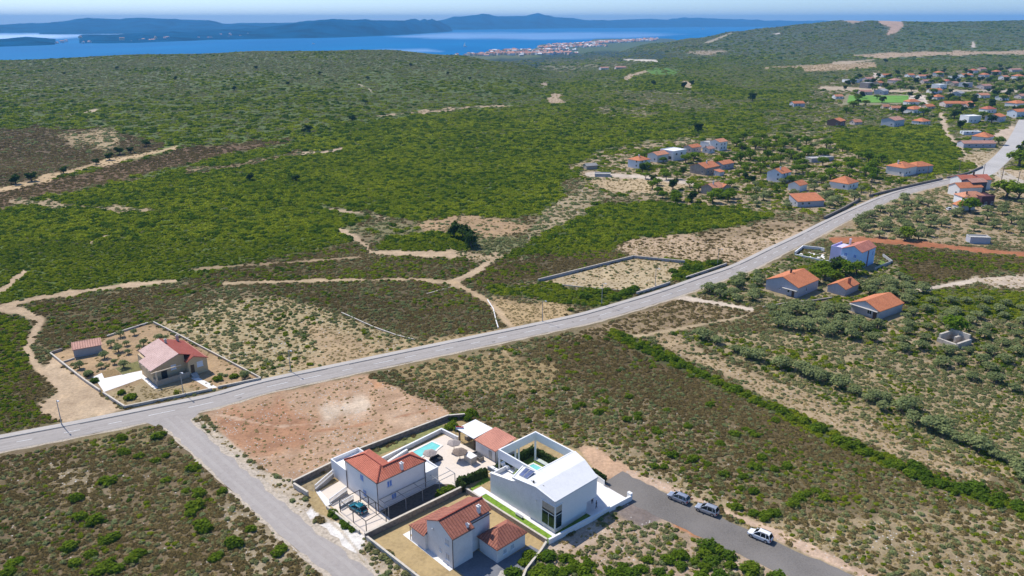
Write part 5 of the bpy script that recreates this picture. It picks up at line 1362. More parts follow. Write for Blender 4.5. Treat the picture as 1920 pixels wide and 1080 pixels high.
# ------------------------------------------------------------------ cars
TYRE = surf('tyre', (.025, .025, .026), rough=.9, var=.2); RIM = surf('alloy_rim', (.45, .45, .46), rough=.35, var=.05, metal=.7)
CARGL = glass('car_glass', (.015, .02, .025), .06); LAMPW = glass('headlamp_glass', (.6, .62, .65), .1); LAMPR = glass('tail_lamp_glass', (.35, .02, .015), .15)
TRIM = surf('black_trim', (.03, .03, .032), rough=.6, var=.15)
def car(label, pos, rz, mat, L=4.1, Wd=1.74, Ht=1.5, suv=True, group=None, rails=True):
    t = thing('parked_car', label, 'car', pos, rz, group)
    h = L / 2
    belt = .92 if suv else .84
    # side profile stations along x (front +): x, half width, z bottom, z shoulder
    st = [(-h, .66, .38, .70), (-h + .08, .76, .28, belt - .03), (-h + .5, .85, .24, belt), (-.6, .87, .22, belt), (.55, .87, .22, belt - .02), (h - .85, .86, .24, belt - .08), (h - .3, .80, .28, .74), (h - .06, .70, .34, .62), (h, .58, .42, .54)]
    k = Wd / 1.74; mb = MB(); rings = []
    for x, w, z0, z1 in st:
        w *= k; m = (z0 + z1) / 2
        rings.append([(x, -w * .92, z0), (x, -w, m - .04), (x, -w * .985, z1 - .10), (x, -w * .90, z1), (x, 0, z1 + .035), (x, w * .90, z1), (x, w * .985, z1 - .10), (x, w, m - .04), (x, w * .92, z0)])
    for a, b in zip(rings[:-1], rings[1:]):
        for i in range(8): mb.poly([a[i], b[i], b[i + 1], a[i + 1]][::-1])
        mb.poly([a[0], a[8], b[8], b[0]][::-1])
    mb.poly(rings[0]); mb.poly(rings[-1][::-1])
    # roof shell
    rx0, rx1 = (-h + .42, .28) if suv else (-h + .85, .18)
    wr = .62 * k
    rr = [(rx0, wr * .95, Ht - .07), (rx0 + .5, wr, Ht), (0, wr, Ht), (rx1, wr * .95, Ht - .06)]
    for (xa, wa_, za), (xb, wb, zb) in zip(rr[:-1], rr[1:]):
        mb.poly([(xa, -wa_, za), (xb, -wb, zb), (xb, -wb * .6, zb + .04), (xa, -wa_ * .6, za + .04)]); mb.poly([(xa, -wa_ * .6, za + .04), (xb, -wb * .6, zb + .04), (xb, wb * .6, zb + .04), (xa, wa_ * .6, za + .04)])
        mb.poly([(xa, wa_ * .6, za + .04), (xb, wb * .6, zb + .04), (xb, wb, zb), (xa, wa_, za)])
    # pillars
    wx0 = -h + .12; wx1 = h - 1.02; wb_ = .79 * k
    for s in (-1, 1):
        for (a, b) in (((wx1, wb_ * s, belt - .03), (rx1, wr * .95 * s, Ht - .06)), ((-.28, wb_ * s * 1.0, belt), (-.3, wr * s, Ht - .02)), ((wx0 + .75, wb_ * s, belt), (rx0 + .55, wr * s, Ht - .02)), ((wx0 + .05, wb_ * .97 * s, belt), (rx0, wr * .95 * s, Ht - .07))):
            mb.beam(a, b, .085)
    mb.build('body', mat, t, smooth=False)
    q = .012
    def g(name, p): 
        m = MB(); m.poly(p); m.poly(p[::-1]); return m.build(name, CARGL, t)
    g('windscreen', [(wx1, -wb_, belt - .03), (wx1, wb_, belt - .03), (rx1, wr * .95, Ht - .07), (rx1, -wr * .95, Ht - .07)])
    g('rear_window', [(wx0, wb_ * .97, belt), (wx0, -wb_ * .97, belt), (rx0, -wr * .95, Ht - .08), (rx0, wr * .95, Ht - .08)])
    for s in (-1, 1):
        g('side_window', [(wx1, wb_ * s, belt - .03), (rx1, wr * .95 * s, Ht - .07), (-.3, wr * s, Ht - .03), (-.28, wb_ * s, belt)])
        g('side_window', [(-.28, wb_ * s, belt), (-.3, wr * s, Ht - .03), (rx0, wr * .95 * s, Ht - .08), (wx0, wb_ * .97 * s, belt)])
        m = MB(); m.box(wx1 - .25, (.84 * k if s > 0 else -.84 * k - .18), belt, wx1 - .05, (.84 * k + .18 if s > 0 else -.84 * k), belt + .16); m.build('mirror', mat, t)
        m = MB(); m.box(h - .34, s * .62 * k - .16, .56, h - .045, s * .62 * k + .10, .72); m.build('headlight', LAMPW, t)
        m = MB(); m.box(-h - .01, s * .66 * k - .12, .60, -h + .16, s * .66 * k + .12, belt - .04); m.build('tail_light', LAMPR, t)
        if rails:
            m = MB(); m.beam((rx0 + .15, wr * s * .93, Ht + .07), (rx1 - .2, wr * s * .93, Ht + .07), .05); m.build('roof_rail', TRIM, t)
    m = MB(); m.box(-h - .02, -.7 * k, .30, -h + .10, .7 * k, .44); m.build('rear_bumper', TRIM, t)
    m = MB(); m.box(h - .14, -.6 * k, .30, h + .01, .6 * k, .42); m.build('front_bumper', TRIM, t)
    m = MB(); m.box(-h - .012, -.26, .52, -h + .06, .26, .64); m.build('number_plate', FRAMEW, t)
    r = .33
    for x in (-L * .31, L * .315):
        for s in (-1, 1):
            w = MB(); y0, y1 = sorted((s * (.66 * k), s * (.885 * k))); n = 16
            for i in range(n):
                a, b = 2 * math.pi * i / n, 2 * math.pi * (i + 1) / n
                pa, pb = (x + r * math.cos(a), r + r * math.sin(a)), (x + r * math.cos(b), r + r * math.sin(b))
                w.poly([(pa[0], y0, pa[1]), (pb[0], y0, pb[1]), (pb[0], y1, pb[1]), (pa[0], y1, pa[1])])
            for yy in (y0, y1): w.poly([(x + r * math.cos(2 * math.pi * i / n), yy, r + r * math.sin(2 * math.pi * i / n)) for i in range(n)])
            wh = w.build('wheel', TYRE, t)
            m = MB(); yy = y1 + .006 if s > 0 else y0 - .006; m.poly([(x + r * .62 * math.cos(2 * math.pi * i / 10), yy, r + r * .62 * math.sin(2 * math.pi * i / 10)) for i in range(10)]); m.build('rim', RIM, wh)
    return t
SILVER = paint('silver_paint', (.42, .44, .48), .3, .5); SILVER2 = paint('warm_silver_paint', (.50, .50, .50), .3, .5); WHITECAR = paint('white_car_paint', (.78, .78, .78)); TEAL = paint('teal_paint', (.0, .16, .22), .25, .3)
CARS = 'cars parked along the gravel road'
def carpos(fw, rw, z=.012):
    a, b = P(*fw), P(*rw); c = (a + b) / 2; d = a - b; return Vector((c.x, c.y, z)), math.atan2(d.y, d.x)
for lb, fw, rw, mt, kw in (('bluish silver parked car nearest the end of the gravel road', (1258, 937), (1278.5, 945.5), SILVER, dict(L=4.25, Ht=1.46)),
                           ('silver grey parked car in the middle, behind another silver one', (1310, 959.5), (1334, 968.5), SILVER2, dict(L=4.3, Ht=1.58)),
                           ('white parked car standing alone on the gravel road, with black roof rails', (1408, 1007.5), (1435, 1018.8), WHITECAR, dict(L=4.2, Ht=1.6))):
    c, rz = carpos(fw, rw)
    sh = Vector((-math.sin(rz), math.cos(rz), 0)) * .8
    if sh.x < 0: sh = -sh
    car(lb, c + sh, rz, mt, group=CARS, **kw)
c = KW(-21.4, 29.4, .022); car('teal hatchback car parked in front of the white courtyard house', c, KA + math.radians(97), TEAL, L=4.0, Wd=1.7, Ht=1.42, suv=False, rails=False)
g1 = G(1780, 393); car('small white car parked beside the steps of the red walled houses', G(1778.5, 394), math.radians(80), WHITECAR, L=4.0, Ht=1.45, suv=False, rails=False)
car('small silver car parked under the dark maroon wall', G(1843.5, 390), math.radians(60), SILVER2, L=4.0, Ht=1.45, suv=False, rails=False)
car('dark parked car behind the long white house with the L-shaped orange roof', G(1639, 329), math.radians(5), paint('dark_paint', (.03, .035, .04)), L=4.3, Ht=1.5, rails=False)

# ------------------------------------------------------------------ street lamps and poles
GALV = surf('galvanised_steel', (.33, .34, .35), rough=.5, var=.12, metal=.4); WOODP = surf('grey_pole_wood', (.16, .13, .10), rough=.95, var=.25)
def lamp(label, px, py, h, rz):
    t = thing('street_lamp', label, 'street lamp', G(px, py), rz, 'street lamps along the main road')
    m = MB(); m.cyl((0, 0), .12, .07, -.2, h, 8); m.build('pole', GALV, t)
    m = MB(); m.beam((0, 0, h - .05), (1.1, 0, h + .2), .07); m.build('arm', GALV, t)
    m = MB(); m.box(.9, -.16, h + .14, 1.6, .16, h + .28); m.build('lamp_head', surf('lamp_grey', (.5, .52, .55), rough=.5, var=.1), t)
    m = MB(); m.box(-.2, -.2, -.1, .2, .2, .18); m.build('foot', CONC, t)
for lb, x, y, h in (('street lamp beside the dirt apron at the left edge', 116, 797, 6.2), ('street lamp in front of the beige house veranda', 344, 739, 5.8),
                    ('street lamp at the foot of the straw triangle by the main road', 1017, 603, 6.6), ('street lamp by the green thicket below the walled tan plot', 1128, 572, 7.2),
                    ('street lamp by the roadside wall of the walled tan plot', 1228, 541, 7.0), ('street lamp at the edge of the stony plot beside the road', 545, 697, 6.0),
                    ('street lamp on the far verge, between the green bank and the bend', 1345, 499, 6.5)):
    lamp(lb, x, y, h, math.radians(-45))
def pole(label, px, py, h=9):
    t = thing('utility_pole', label, 'pole', G(px, py), math.radians(30), 'utility poles near the village road')
    m = MB(); m.cyl((0, 0), .2, .13, -.3, h, 7); m.build('pole', WOODP, t)
    m = MB(); m.beam((-.9, 0, h - .5), (.9, 0, h - .5), .14); m.build('crossbar', WOODP, t)
    m = MB(); 
    for x in (-.75, 0, .75): m.cyl((x, 0), .06, .05, h - .43, h - .2, 6)
    m.build('insulators', FRAMEW, t)
for lb, x, y, h in (('wooden utility pole on the dusty forecourt beside the green tree', 1877, 341, 9), ('wooden utility pole at the right edge of the dusty forecourt', 1906, 353, 9),
                    ('wooden utility pole at the bend between both roads', 1842, 334, 8), ('wooden utility pole beside the main road near the white hip roofed house', 1631, 370, 9),
                    ('wooden utility pole on the verge in front of the L-shaped orange roof', 1737, 337, 8), ('wooden utility pole at the tip of the green wedge field', 1797, 326, 8)):
    pole(lb, x, y, h)

# ------------------------------------------------------------------ houses on the right
def px_house(name, label, N, L, R, base, rise=1.8, kind='gable', wall=None, rf=None, ridge='x', hmin=2.2, **kw):
    """house from the photo pixels of its near, left and right eaves corners and the foot of its near corner"""
    lo, hi = 0.0, 14.0; b = G(*base)
    for _ in range(40):
        m = (lo + hi) / 2
        if pj(b.x, b.y, b.z + m)[1] > N[1]: lo = m
        else: hi = m
    h = max(lo, hmin); z = b.z + h
    n, l, r = P(*N, z), P(*L, z), P(*R, z)
    rz = (math.atan2(r.y - n.y, r.x - n.x) + math.atan2(l.y - n.y, l.x - n.x) - math.pi / 2) / 2
    oh = kw.get('oh', .35); w, d = (r - n).length - 2 * oh, (l - n).length - 2 * oh
    off = Matrix.Rotation(rz, 3, 'Z') @ Vector((oh, oh, 0))
    return house(name, label, Vector((n.x, n.y, b.z)) + off, rz, w, d, h, kind, rise, wall, rf, ridge, **kw), w, d, h
t, w, d, h = px_house('lilac_house', 'two-storey pale blue and lilac house with salmon gable roof by the main road', (1616.7, 474), (1576, 465.5), (1646, 462.5), (1613, 506.5), 1.9, 'gable', BLUEH, tile('tiles_salmon', (.56, .21, .14), uw=.6, vw=.5), 'x', pos=.42, oh=.3,
                       wins=[('L', 2.2, 3.9, 1.1, 1.3, SHUT), ('L', 5.6, 3.9, 1.1, 1.3, SHUT), ('L', 2.4, 1.0, 1.0, 1.3), ('L', 5.8, 1.0, 1.0, 1.5), ('R', 9.5, 3.6, .9, 1.6, SHUT)], chim=[(5.5, 7.0, 6.8, 8.9, .6, WHITE)])
mb = MB(); mb.box(.3, d + .02, -.5, 8.5, d + 4.2, 5.9); mb.box(.3, d + 4.0, 5.9, 8.5, d + 4.2, 6.6); mb.box(.3, d + .3, 5.9, .5, d + 4.0, 6.6); mb.build('flat_annex', LILAC, t)
mb = MB(); mb.box(5.2, -.05, 0, 6.2, .02, 6.0); mb.build('wall_stripe', surf('maroon_render', (.25, .12, .14), rough=.9), t)
mb = MB(); mb.box(-.9, d - 2.4, 2.9, 0, d - .3, 3.05); mb.box(-.9, d - 2.4, 3.05, -.82, d - .3, 3.9); mb.build('balcony', WHITE, t)
t, w, d, h = px_house('stone_house', 'grey stone bungalow with a wide orange gable roof below the lilac house', (1497.5, 540), (1437, 522.8), (1534, 522.5), (1498, 559.5), 2.4, 'gable', surf('grey_blue_render', (.42, .42, .46), rough=.95, var=.1), T_OR, 'x', oh=.25,
                       wins=[('L', 3.2, 1.0, .9, 1.4), ('L', 6.3, 1.4, .5, .5), ('R', 5.5, 1.0, .6, 1.5)], chim=[(6.2, 6.4, 5.2, 6.9, .5, WOODD)], door=('L', 1.6, .9, 2.0))
mb = MB(); mb.box(-.9, .1, 2.3, 0, 5.2, 2.42); mb.build('awning', CONC, t)
px_house('small_house', 'small grey house with orange gable roof and a brick chimney, between two larger ones', (1586.3, 543.3), (1551.7, 533.6), (1609.3, 530.6), (1586.3, 556.5), 1.6, 'gable', surf('grey_blue_render', (0, 0, 0)), T_OR, 'x', oh=.25, chim=[(4.6, 1.2, 2.8, 4.8, .7, surf('brick', (.36, .13, .08), rough=.9, var=.2, scale=4))])
t, w, d, h = px_house('barn', 'grey block house with bright orange gable roof and open dark doorway among olive trees', (1649.5, 584.5), (1592.5, 566.7), (1696.9, 568.2), (1641, 601), 2.1, 'gable', surf('grey_block', (.44, .445, .46), rough=.95, var=.12, scale=.6, scale2=3), T_OR, 'x', oh=.3, cat='barn',
                       wins=[('L', 3.0, .9, 1.4, 1.5)], door=('L', 1.2, 1.2, 2.3))
mb = MB(); mb.box(-1.0, .2, 2.5, 0, d, 2.62); mb.build('porch_roof', CONC, t)
wall_run('yard_wall', 'white wall round the paved yard left of the lilac house', [P(1490, 478), P(1505, 466.5), P(1538, 470), P(1545, 472)], 1.3, .3, WHITE2, WHITE)
wall_run('yard_wall', 'low white wall in front of the lilac house yard', [P(1490, 480), P(1560, 494)], .7, .3, WHITE2, WHITE)
wall_run('yard_wall', 'grey wall round the small garden right of the lilac house', [P(1640, 507), P(1672, 493.5), P(1655, 481)], 1.1, .3, GREYR)
mb = MB(); mb.poly([gz(P(*q), .05) for q in ((1492, 480), (1545, 492), (1548, 478), (1508, 471))]); setp(mb.build('paved_yard', WHITEP), kind='structure')
mb = MB(); mb.poly([gz(P(*q), .04) for q in ((1640, 505), (1668, 493), (1655, 484), (1648, 490))]); setp(mb.build('garden_lawn', LAWN), kind='structure')
wall_run('garden_wall', 'dry stone wall curving below the grey stone bungalow', [P(1430, 578), P(1475, 570), P(1520, 566), P(1560, 560)], .6, .4, STONE)
# roofless ruin
ru = thing('stone_ruin', 'roofless ruin of pale stone blocks among the olive trees', 'ruin', P(1795, 655), math.radians(30))
m = MB(); m.box(0, 0, -.3, 6.5, .6, 1.6); m.box(5.9, .6, -.3, 6.5, 6.0, 2.8); m.box(0, .6, -.3, .6, 6.0, 1.2); m.box(.6, 5.4, -.3, 5.9, 6.0, 2.4); m.box(3.2, 2.6, -.3, 5.9, 3.2, 1.9); m.build('wall', STONEL, ru)
m = MB()
for i in range(26): 
    x, y, s = rnd.uniform(-2, 5), rnd.uniform(-2, 3), rnd.uniform(.2, .5); m.box(x, y, -.1, x + s, y + s * .8, s * .7)
m.build('rubble', STONEL, ru)
house('flat_shed', 'long low grey shed on the bare ground by the red earth strip', P(1818, 456.5), math.radians(-8), 7.6, 4.2, 2.6, 'flat', wall=surf('grey_blue_render', (0, 0, 0)), rf=CONC, cat='shed')
# walled plot
wall_run('plot_wall', 'grey block wall on two sides of the empty walled tan plot', [P(1009, 528.5), P(1095, 507), P(1187, 484), P(1284, 493.5)], 1.0, .3, surf('grey_blockwork', (.36, .355, .35), rough=.95, var=.15, scale=1.5), CAPS)
wall_run('plot_wall', 'thin low kerb wall on the near side of the walled tan plot', [P(1038, 533.5), P(1120, 542), P(1170, 546)], .35, .25, STONEL)
wall_run('roadside_wall', 'grey roadside wall between the walled tan plot and the pavement', [P(1193, 553), P(1225, 543), P(1256, 533)], .9, .3, surf('grey_blockwork', (0, 0, 0)), CAPS)
wall_run('roadside_wall', 'grey roadside wall in front of the dark shrubs at the bend', [P(1286, 523), P(1325, 510), P(1362, 497)], .8, .3, surf('grey_blockwork', (0, 0, 0)), CAPS)
wall_run('roadside_wall', 'dark dry stone wall along the road below the orange roofed long house', [P(1545, 411), P(1580, 394), P(1612, 376)], 1.3, .7, DKSTONE)
wall_run('roadside_wall', 'dark dry stone wall along the road in front of the white hip roofed houses', [P(1630, 369), P(1690, 354), P(1766, 337)], 1.2, .7, DKSTONE)
wall_run('roadside_wall', 'dark stone wall along the road at the tip of the green wedge', [P(1775, 335), P(1815, 326), P(1842, 314)], 1.1, .7, DKSTONE)
wall_run('field_wall', 'thin white kerb line at the edge of the brown heath plot', [P(914, 563), P(925, 580), P(930, 602), P(934, 615)], .3, .3, WHITEP)
wall_run('field_wall', 'crumbling pale wall line dividing the stony plot from the brown heath', [P(640, 587), P(700, 614), P(745, 630), P(778, 638)], .35, .35, STONEL)
wall_run('field_wall', 'short crumbling wall line inside the brown heath by the track', [P(800, 552), P(825, 545), P(850, 538)], .3, .35, STONEL)

# ------------------------------------------------------------------ village houses
W3 = [('L', 2.2, 1.1, 1.1, 1.3), ('R', 2.6, 1.1, 1.2, 1.3), ('R', 6.0, 1.1, 1.2, 1.3)]
W6 = W3 + [('L', 2.2, 3.6, 1.1, 1.3), ('R', 2.6, 3.6, 1.2, 1.3), ('R', 6.0, 3.6, 1.2, 1.3)]
GB = surf('grey_blue_render', (0, 0, 0)); GW = surf('pinkish_render', (.60, .50, .45), rough=.9, var=.08)
def vil(label, x, y, w, d, h, kind='gable', rise=1.8, wall=None, rf=None, rz=40, ridge=None, name='village_house', wins=None, chim=(), **kw):
    p = G(x, y); a = math.radians(rz)
    return house(name, label, p, a, w, d, h, kind, rise, wall or WHITE2, rf or T_OR, ridge or ('x' if w >= d else 'y'), wins=W3 if wins is None else wins, chim=chim, **kw)
vil('bluish white house with an orange hip roof beside the pale village lane', 1198, 317, 10, 9, 5.0, 'hip', 2.0, BLUEW, wins=W6, chim=[(4, 4, 6, 7.6)])
vil('white house with two-part orange roof, squeezed left of the white cube house', 1232, 305, 11, 8, 4.6, 'gable', 1.7, WHITE2, T_OR2)
vil('white cube house with a big flat roof and dark glass front', 1262, 302, 13, 11, 6.2, 'flat', 0, WHITE, WHITE, wins=[('L', 3.0, .6, 2.6, 2.2), ('L', 7.2, .6, 2.6, 2.2), ('R', 3, 3.4, 1.6, 1.4), ('R', 8, 3.4, 1.6, 1.4)])
vil('small house with red-orange roof half hidden behind the white cube house', 1297, 287, 10, 7, 3.6, 'gable', 1.6, GW, T_OR)
vil('white house with small orange roof at the top edge of the hamlet', 1348, 283, 9, 8, 6.0, 'gable', 1.6, WHITE, T_OR2, wins=W6)
vil('white flat roofed wing left of the white house at the top of the hamlet', 1328, 280, 11, 7, 4.6, 'flat', 0, WHITE, CONC)
vil('low cottage with a small pinkish roof below the top white house', 1328, 288, 7, 5, 3.0, 'gable', 1.3, WHITE2, T_PINK)
vil('wide stone house with a broad orange roof in the middle of the hamlet', 1322, 329, 13, 11, 4.2, 'gable', 2.3, STONE, T_OR, chim=[(6, 4, 5.4, 7.2)])
vil('grey annex with an orange roof right of the wide stone house', 1355, 319, 11, 7, 3.4, 'gable', 1.5, GB, T_OR)
vil('small shed with orange roof in front of the wide stone house', 1349, 330, 4.5, 4, 2.3, 'mono', .8, WHITE2, T_OR, wins=(), cat='shed')
vil('bluish two-storey house with orange gable roof among fruit trees', 1464, 343, 9.5, 9, 5.2, 'gable', 2.2, BLUEW, T_OR, wins=W6, chim=[(3, 3, 6, 8)])
vil('stone house with a twin orange gable roof and white gate below the meadow', 1338, 367, 9, 8, 3.6, 'gable', 2.0, STONE, T_OR2, chim=[(3, 3, 4.6, 6.6)])
vil('orange gabled wing of the stone house below the meadow', 1352, 364, 8, 6, 3.2, 'gable', 1.6, STONE, T_OR, ridge='y')
vil('long low house with a single slope of orange tiles beside the road hedge', 1495, 389, 14, 8, 2.9, 'mono', 2.2, GB, T_OR, rz=12)
vil('small white house with a tiny orange roof above the garden wall', 1498, 360, 7.5, 6.5, 3.4, 'gable', 1.8, WHITE, T_OR, wins=())
vil('white bungalow with a bright orange pyramid roof behind a green hedge', 1589, 357, 11, 10.5, 3.4, 'hip', 3.0, WHITE, T_OR)
vil('long white house with an L-shaped orange hip roof by the village wall', 1694, 331, 13, 11, 4.8, 'hip', 2.5, WHITE2, T_OR, wins=W3, chim=[(3, 6, 6, 8)], rz=35)
vil('blue-grey wing with orange hip roof right of the long white house', 1716, 326, 13, 9, 4.2, 'hip', 2.0, GB, T_OR, rz=20)
vil('grey flat roofed sheds among the fruit trees, the left one', 1521, 305, 8, 7, 2.6, 'flat', 0, GREYR, CONC, wins=(), cat='shed', rz=15)
vil('grey flat roofed sheds among the fruit trees, the right one', 1545, 303, 7, 6, 2.7, 'flat', 0, GREYR, CONC, wins=(), cat='shed', rz=15)
vil('house with a broad red roof at the back of the roadside cluster', 1801, 357, 17, 9, 5.4, 'gable', 2.0, WHITE2, T_RED, rz=8, chim=[(9, 4, 6.4, 8.6, .7, WOODD)])
vil('house with a bright orange roof in the middle of the roadside cluster', 1797, 369, 13, 8, 4.6, 'gable', 2.0, WHITE2, T_OR, rz=10)
vil('white house with an orange hip roof at the front of the roadside cluster', 1806, 386, 12, 8, 4.2, 'hip', 2.1, WHITE, T_OR2, rz=5, chim=[(2, 2, 4.6, 6.4, .5, WOODD)])
vil('low porch with an orange gable roof below the roadside cluster', 1800, 395, 8, 5, 2.3, 'gable', 1.6, WHITE2, T_OR, rz=12, ridge='y', wins=())
vil('dark maroon walled house at the right end of the roadside cluster', 1838, 388, 7, 8, 5.0, 'flat', 0, surf('dark_maroon_render', (.10, .045, .05), rough=.95, var=.15), surf('dark_maroon_render', (0, 0, 0)), rz=10)
vil('dark blue-grey house with a small pink roof behind the roadside cluster', 1818, 366, 9, 7, 6.6, 'gable', 1.4, surf('dark_slate_render', (.10, .11, .14), rough=.95), T_PINK, rz=12, wins=())
vil('long low stone house with a flat orange roof beside the village road', 1806, 277, 23, 8, 3.0, 'gable', 1.6, GB, T_PINK, rz=2, wins=[('R', 4, .8, 1.2, 1.4), ('R', 9, .8, 1.2, 1.4), ('R', 14, .8, 1.2, 1.4), ('R', 19, .8, 1.2, 1.4)])
vil('house with an orange pyramid roof behind the long low stone house', 1851, 267, 12, 11, 3.6, 'hip', 3.0, WHITE2, T_OR)
# far village
GB2 = surf('light_grey_render', (.50, .50, .53), rough=.9, var=.1)
FAR = [
 ('lone house with orange roof at the left edge of the village', 1488, 201, 13, 8, 3.6, 'gable', GB2, T_OR, 15), ('dark walled house with orange gable roof above the green wedge field', 1574, 238, 11, 11, 4.2, 'gable', surf('brick_dark', (.22, .13, .10), rough=.9), T_OR, 45),
 ('big grey house with a pinkish gable roof above the green wedge field', 1676, 239, 15, 12, 5.5, 'gable', GB2, T_PINK, 35), ('bungalow with an orange pyramid roof beside the village lane', 1729, 235, 11, 10, 3.0, 'hip', WHITE2, T_OR, 30),
 ('wide house with a broad orange hip roof below the sports field', 1712, 215, 16, 12, 4.5, 'hip', WHITE2, T_OR, 25), ('house with an orange roof touching the near right corner of the sports field', 1704, 199, 14, 9, 4.0, 'hip', WHITE2, T_OR, 15),
 ('very long building with an orange roof right of the white yard', 1772, 202, 30, 11, 4.0, 'gable', GW, T_OR, 3), ('orange roofed house left of the white flat house in the middle of the village', 1746, 176, 15, 9, 4.0, 'gable', WHITE2, T_OR, 12),
 ('white flat roofed house behind the central orange roof of the village', 1762, 168, 14, 12, 6.0, 'flat', WHITE, WHITE, 30), ('long white flat roofed building at the left tip of the village', 1588, 156, 20, 12, 4.5, 'flat', WHITE, CONC, 12),
 ('pale house right of the long white flat building', 1604, 154, 12, 10, 4.0, 'flat', BLUEW, CONC, 20), ('pinkish house behind the unfinished concrete one', 1625, 154, 16, 10, 4.5, 'gable', GW, T_PINK, 25),
 ('unfinished grey concrete house above the sports field', 1627, 166, 13, 12, 7.0, 'flat', surf('raw_concrete', (.26, .24, .22), rough=.95, var=.2), CONC, 35), ('low pinkish house at the far left corner of the sports field', 1614, 178, 15, 8, 3.5, 'gable', GW, T_PINK, 10),
 ('grey-blue house at the far side of the sports field', 1655, 178, 14, 11, 4.5, 'gable', GB2, GREYR, 40), ('orange roofed house at the far end of the white lane', 1656, 146, 16, 9, 3.8, 'gable', WHITE2, T_OR, 15),
 ('house with a pinkish pyramid roof right of the white lane', 1678, 158, 15, 12, 5.0, 'hip', GW, T_PINK, 30), ('row house with an orange roof in the middle distance of the village', 1724, 148, 17, 9, 4.0, 'gable', WHITE2, T_OR2, 12),
 ('tall orange roofed house at the back of the village', 1761, 144, 14, 11, 6.0, 'hip', WHITE2, T_OR, 35), ('low pinkish house before the tall orange roofed house', 1732, 157, 16, 8, 3.5, 'gable', GW, T_PINK, 15),
 ('red roofed long house at the back right of the village', 1806, 147, 20, 11, 4.5, 'gable', WHITE2, T_OR, 20), ('tall red hip roof above its neighbours at the back right', 1826, 140, 13, 11, 6.5, 'hip', WHITE2, T_RED, 35),
 ('reddish house behind the dark trees at the back right', 1869, 141, 14, 10, 5.5, 'hip', GW, T_OR, 35), ('pale long house at the top right corner of the village', 1897, 136, 22, 10, 4.5, 'gable', GW, T_PINK, 15),
 ('white walled house with orange roof at the right edge, far row', 1908, 149, 16, 11, 4.5, 'hip', WHITE, T_OR, 25), ('grey cube house right of the village crossing', 1812, 165, 13, 11, 6.0, 'flat', GB2, CONC, 30),
 ('house with a faded pink roof beside the grey cube house', 1844, 168, 16, 10, 4.5, 'gable', GW, T_PINK, 25), ('small grey roofed house below the grey cube house', 1800, 182, 12, 10, 4.0, 'gable', GB2, GREYR, 40),
 ('white cube house with flat roof near the village road', 1815, 232, 13, 10, 6.0, 'flat', WHITE, WHITE, 15), ('grey house with orange edged gable roof near the village road', 1873, 231, 14, 12, 5.0, 'gable', GB2, T_OR, 40),
 ('bluish white house with terrace and orange roof at the right edge', 1905, 222, 15, 10, 5.5, 'gable', BLUEW, T_OR, 20), ('large orange hip roofed house at the right edge of the village', 1906, 203, 18, 13, 4.5, 'hip', WHITE2, T_OR, 25),
 ('tiny orange roofed hut beside the tall cypress', 1814, 204, 9, 7, 2.6, 'gable', GW, T_OR2, 15), ('small orange roofed outhouse right of the sports field bushes', 1672, 208, 11, 6, 2.6, 'gable', GW, T_OR2, 5),
 ('pinkish roofed house at the right edge, middle row', 1914, 187, 14, 9, 4.0, 'gable', GW, T_PINK, 20), ('low yellowish hut left of the small orange outhouse', 1656, 205, 7, 5, 2.6, 'gable', CREAM, T_OR2, 10),
 ('low white shelter roof over the blue pool by the village road', 1806, 254, 14, 5, 2.6, 'flat', BLUEW, WHITE, 2), ('small orange hut at the near side of the sports field', 1602, 235, 8, 6, 2.5, 'gable', GW, T_OR2, 20),
 ('pale house among bushes far left of the village, on the plain', 1155, 131, 22, 12, 5, 'gable', GW, T_PINK, 10), ('pale house group in the trees on the plain, the left one', 1127, 132, 18, 11, 5, 'gable', WHITE2, T_PINK, 20),
 ('white house at the far right rear between orange roofs', 1788, 150, 12, 10, 5, 'flat', WHITE, CONC, 25), ('orange roofed house right of the red hip roof', 1846, 146, 13, 10, 4.5, 'hip', WHITE2, T_OR, 30),
 ('orange roofed house behind the white yard', 1756, 188, 11, 8, 3.5, 'hip', WHITE2, T_OR, 20), ('brownish house between the grey cube and the crossing', 1788, 162, 12, 9, 4, 'gable', CREAM, T_PINK, 30),
 ('white house with an orange roof beside the far lane to the plain', 1704, 146, 12, 9, 4, 'gable', WHITE, T_OR, 20), ('small white house with a red roof above the central white cube', 1775, 158, 10, 8, 4, 'hip', WHITE, T_RED, 30),
 ('cream house with a pink roof at the rear of the village, near the dark wood', 1838, 134, 13, 9, 4.5, 'gable', CREAM, T_PINK, 15), ('white house with a pale roof at the rear right, between two red roofs', 1882, 150, 12, 9, 4.5, 'gable', WHITE, T_OR2, 25),
 ('orange roofed cottage left of the very long orange roof', 1738, 206, 10, 8, 3.2, 'gable', CREAM, T_OR, 20), ('white house with a red roof before the grey gabled house', 1850, 214, 12, 9, 4.2, 'hip', WHITE, T_RED, 20),
 ('white house with an orange gable near the right edge, second row', 1880, 190, 12, 9, 4.5, 'gable', WHITE, T_OR, 30), ('pale house with an orange roof below the faded pink one', 1838, 186, 13, 9, 4.2, 'gable', WHITE2, T_OR2, 15),
 ('low white house left of the sports field', 1566, 186, 10, 7, 3, 'gable', WHITE, T_OR2, 10), ('cream house right of the unfinished concrete house', 1648, 162, 10, 8, 4.5, 'gable', CREAM, T_OR, 35),
]
WF = [('L', 2.6, 1.2, 1.4, 1.4), ('R', 3.0, 1.2, 1.4, 1.4), ('R', 7.0, 1.2, 1.4, 1.4)]
for lb, x, y, w, d, h, kd, wl, rf, rz in FAR:
    vil(lb, x, y, w, d, h, kd, 2.0 if kd != 'hip' else 2.4, wl, rf, rz, wins=WF if w > 9 else WF[:2])
vil('flat concrete slab roof of a low hut beside the pale lane', 1115, 331, 9, 5, 1.6, 'flat', 0, GREYR, CONC, wins=(), cat='hut', rz=-5)
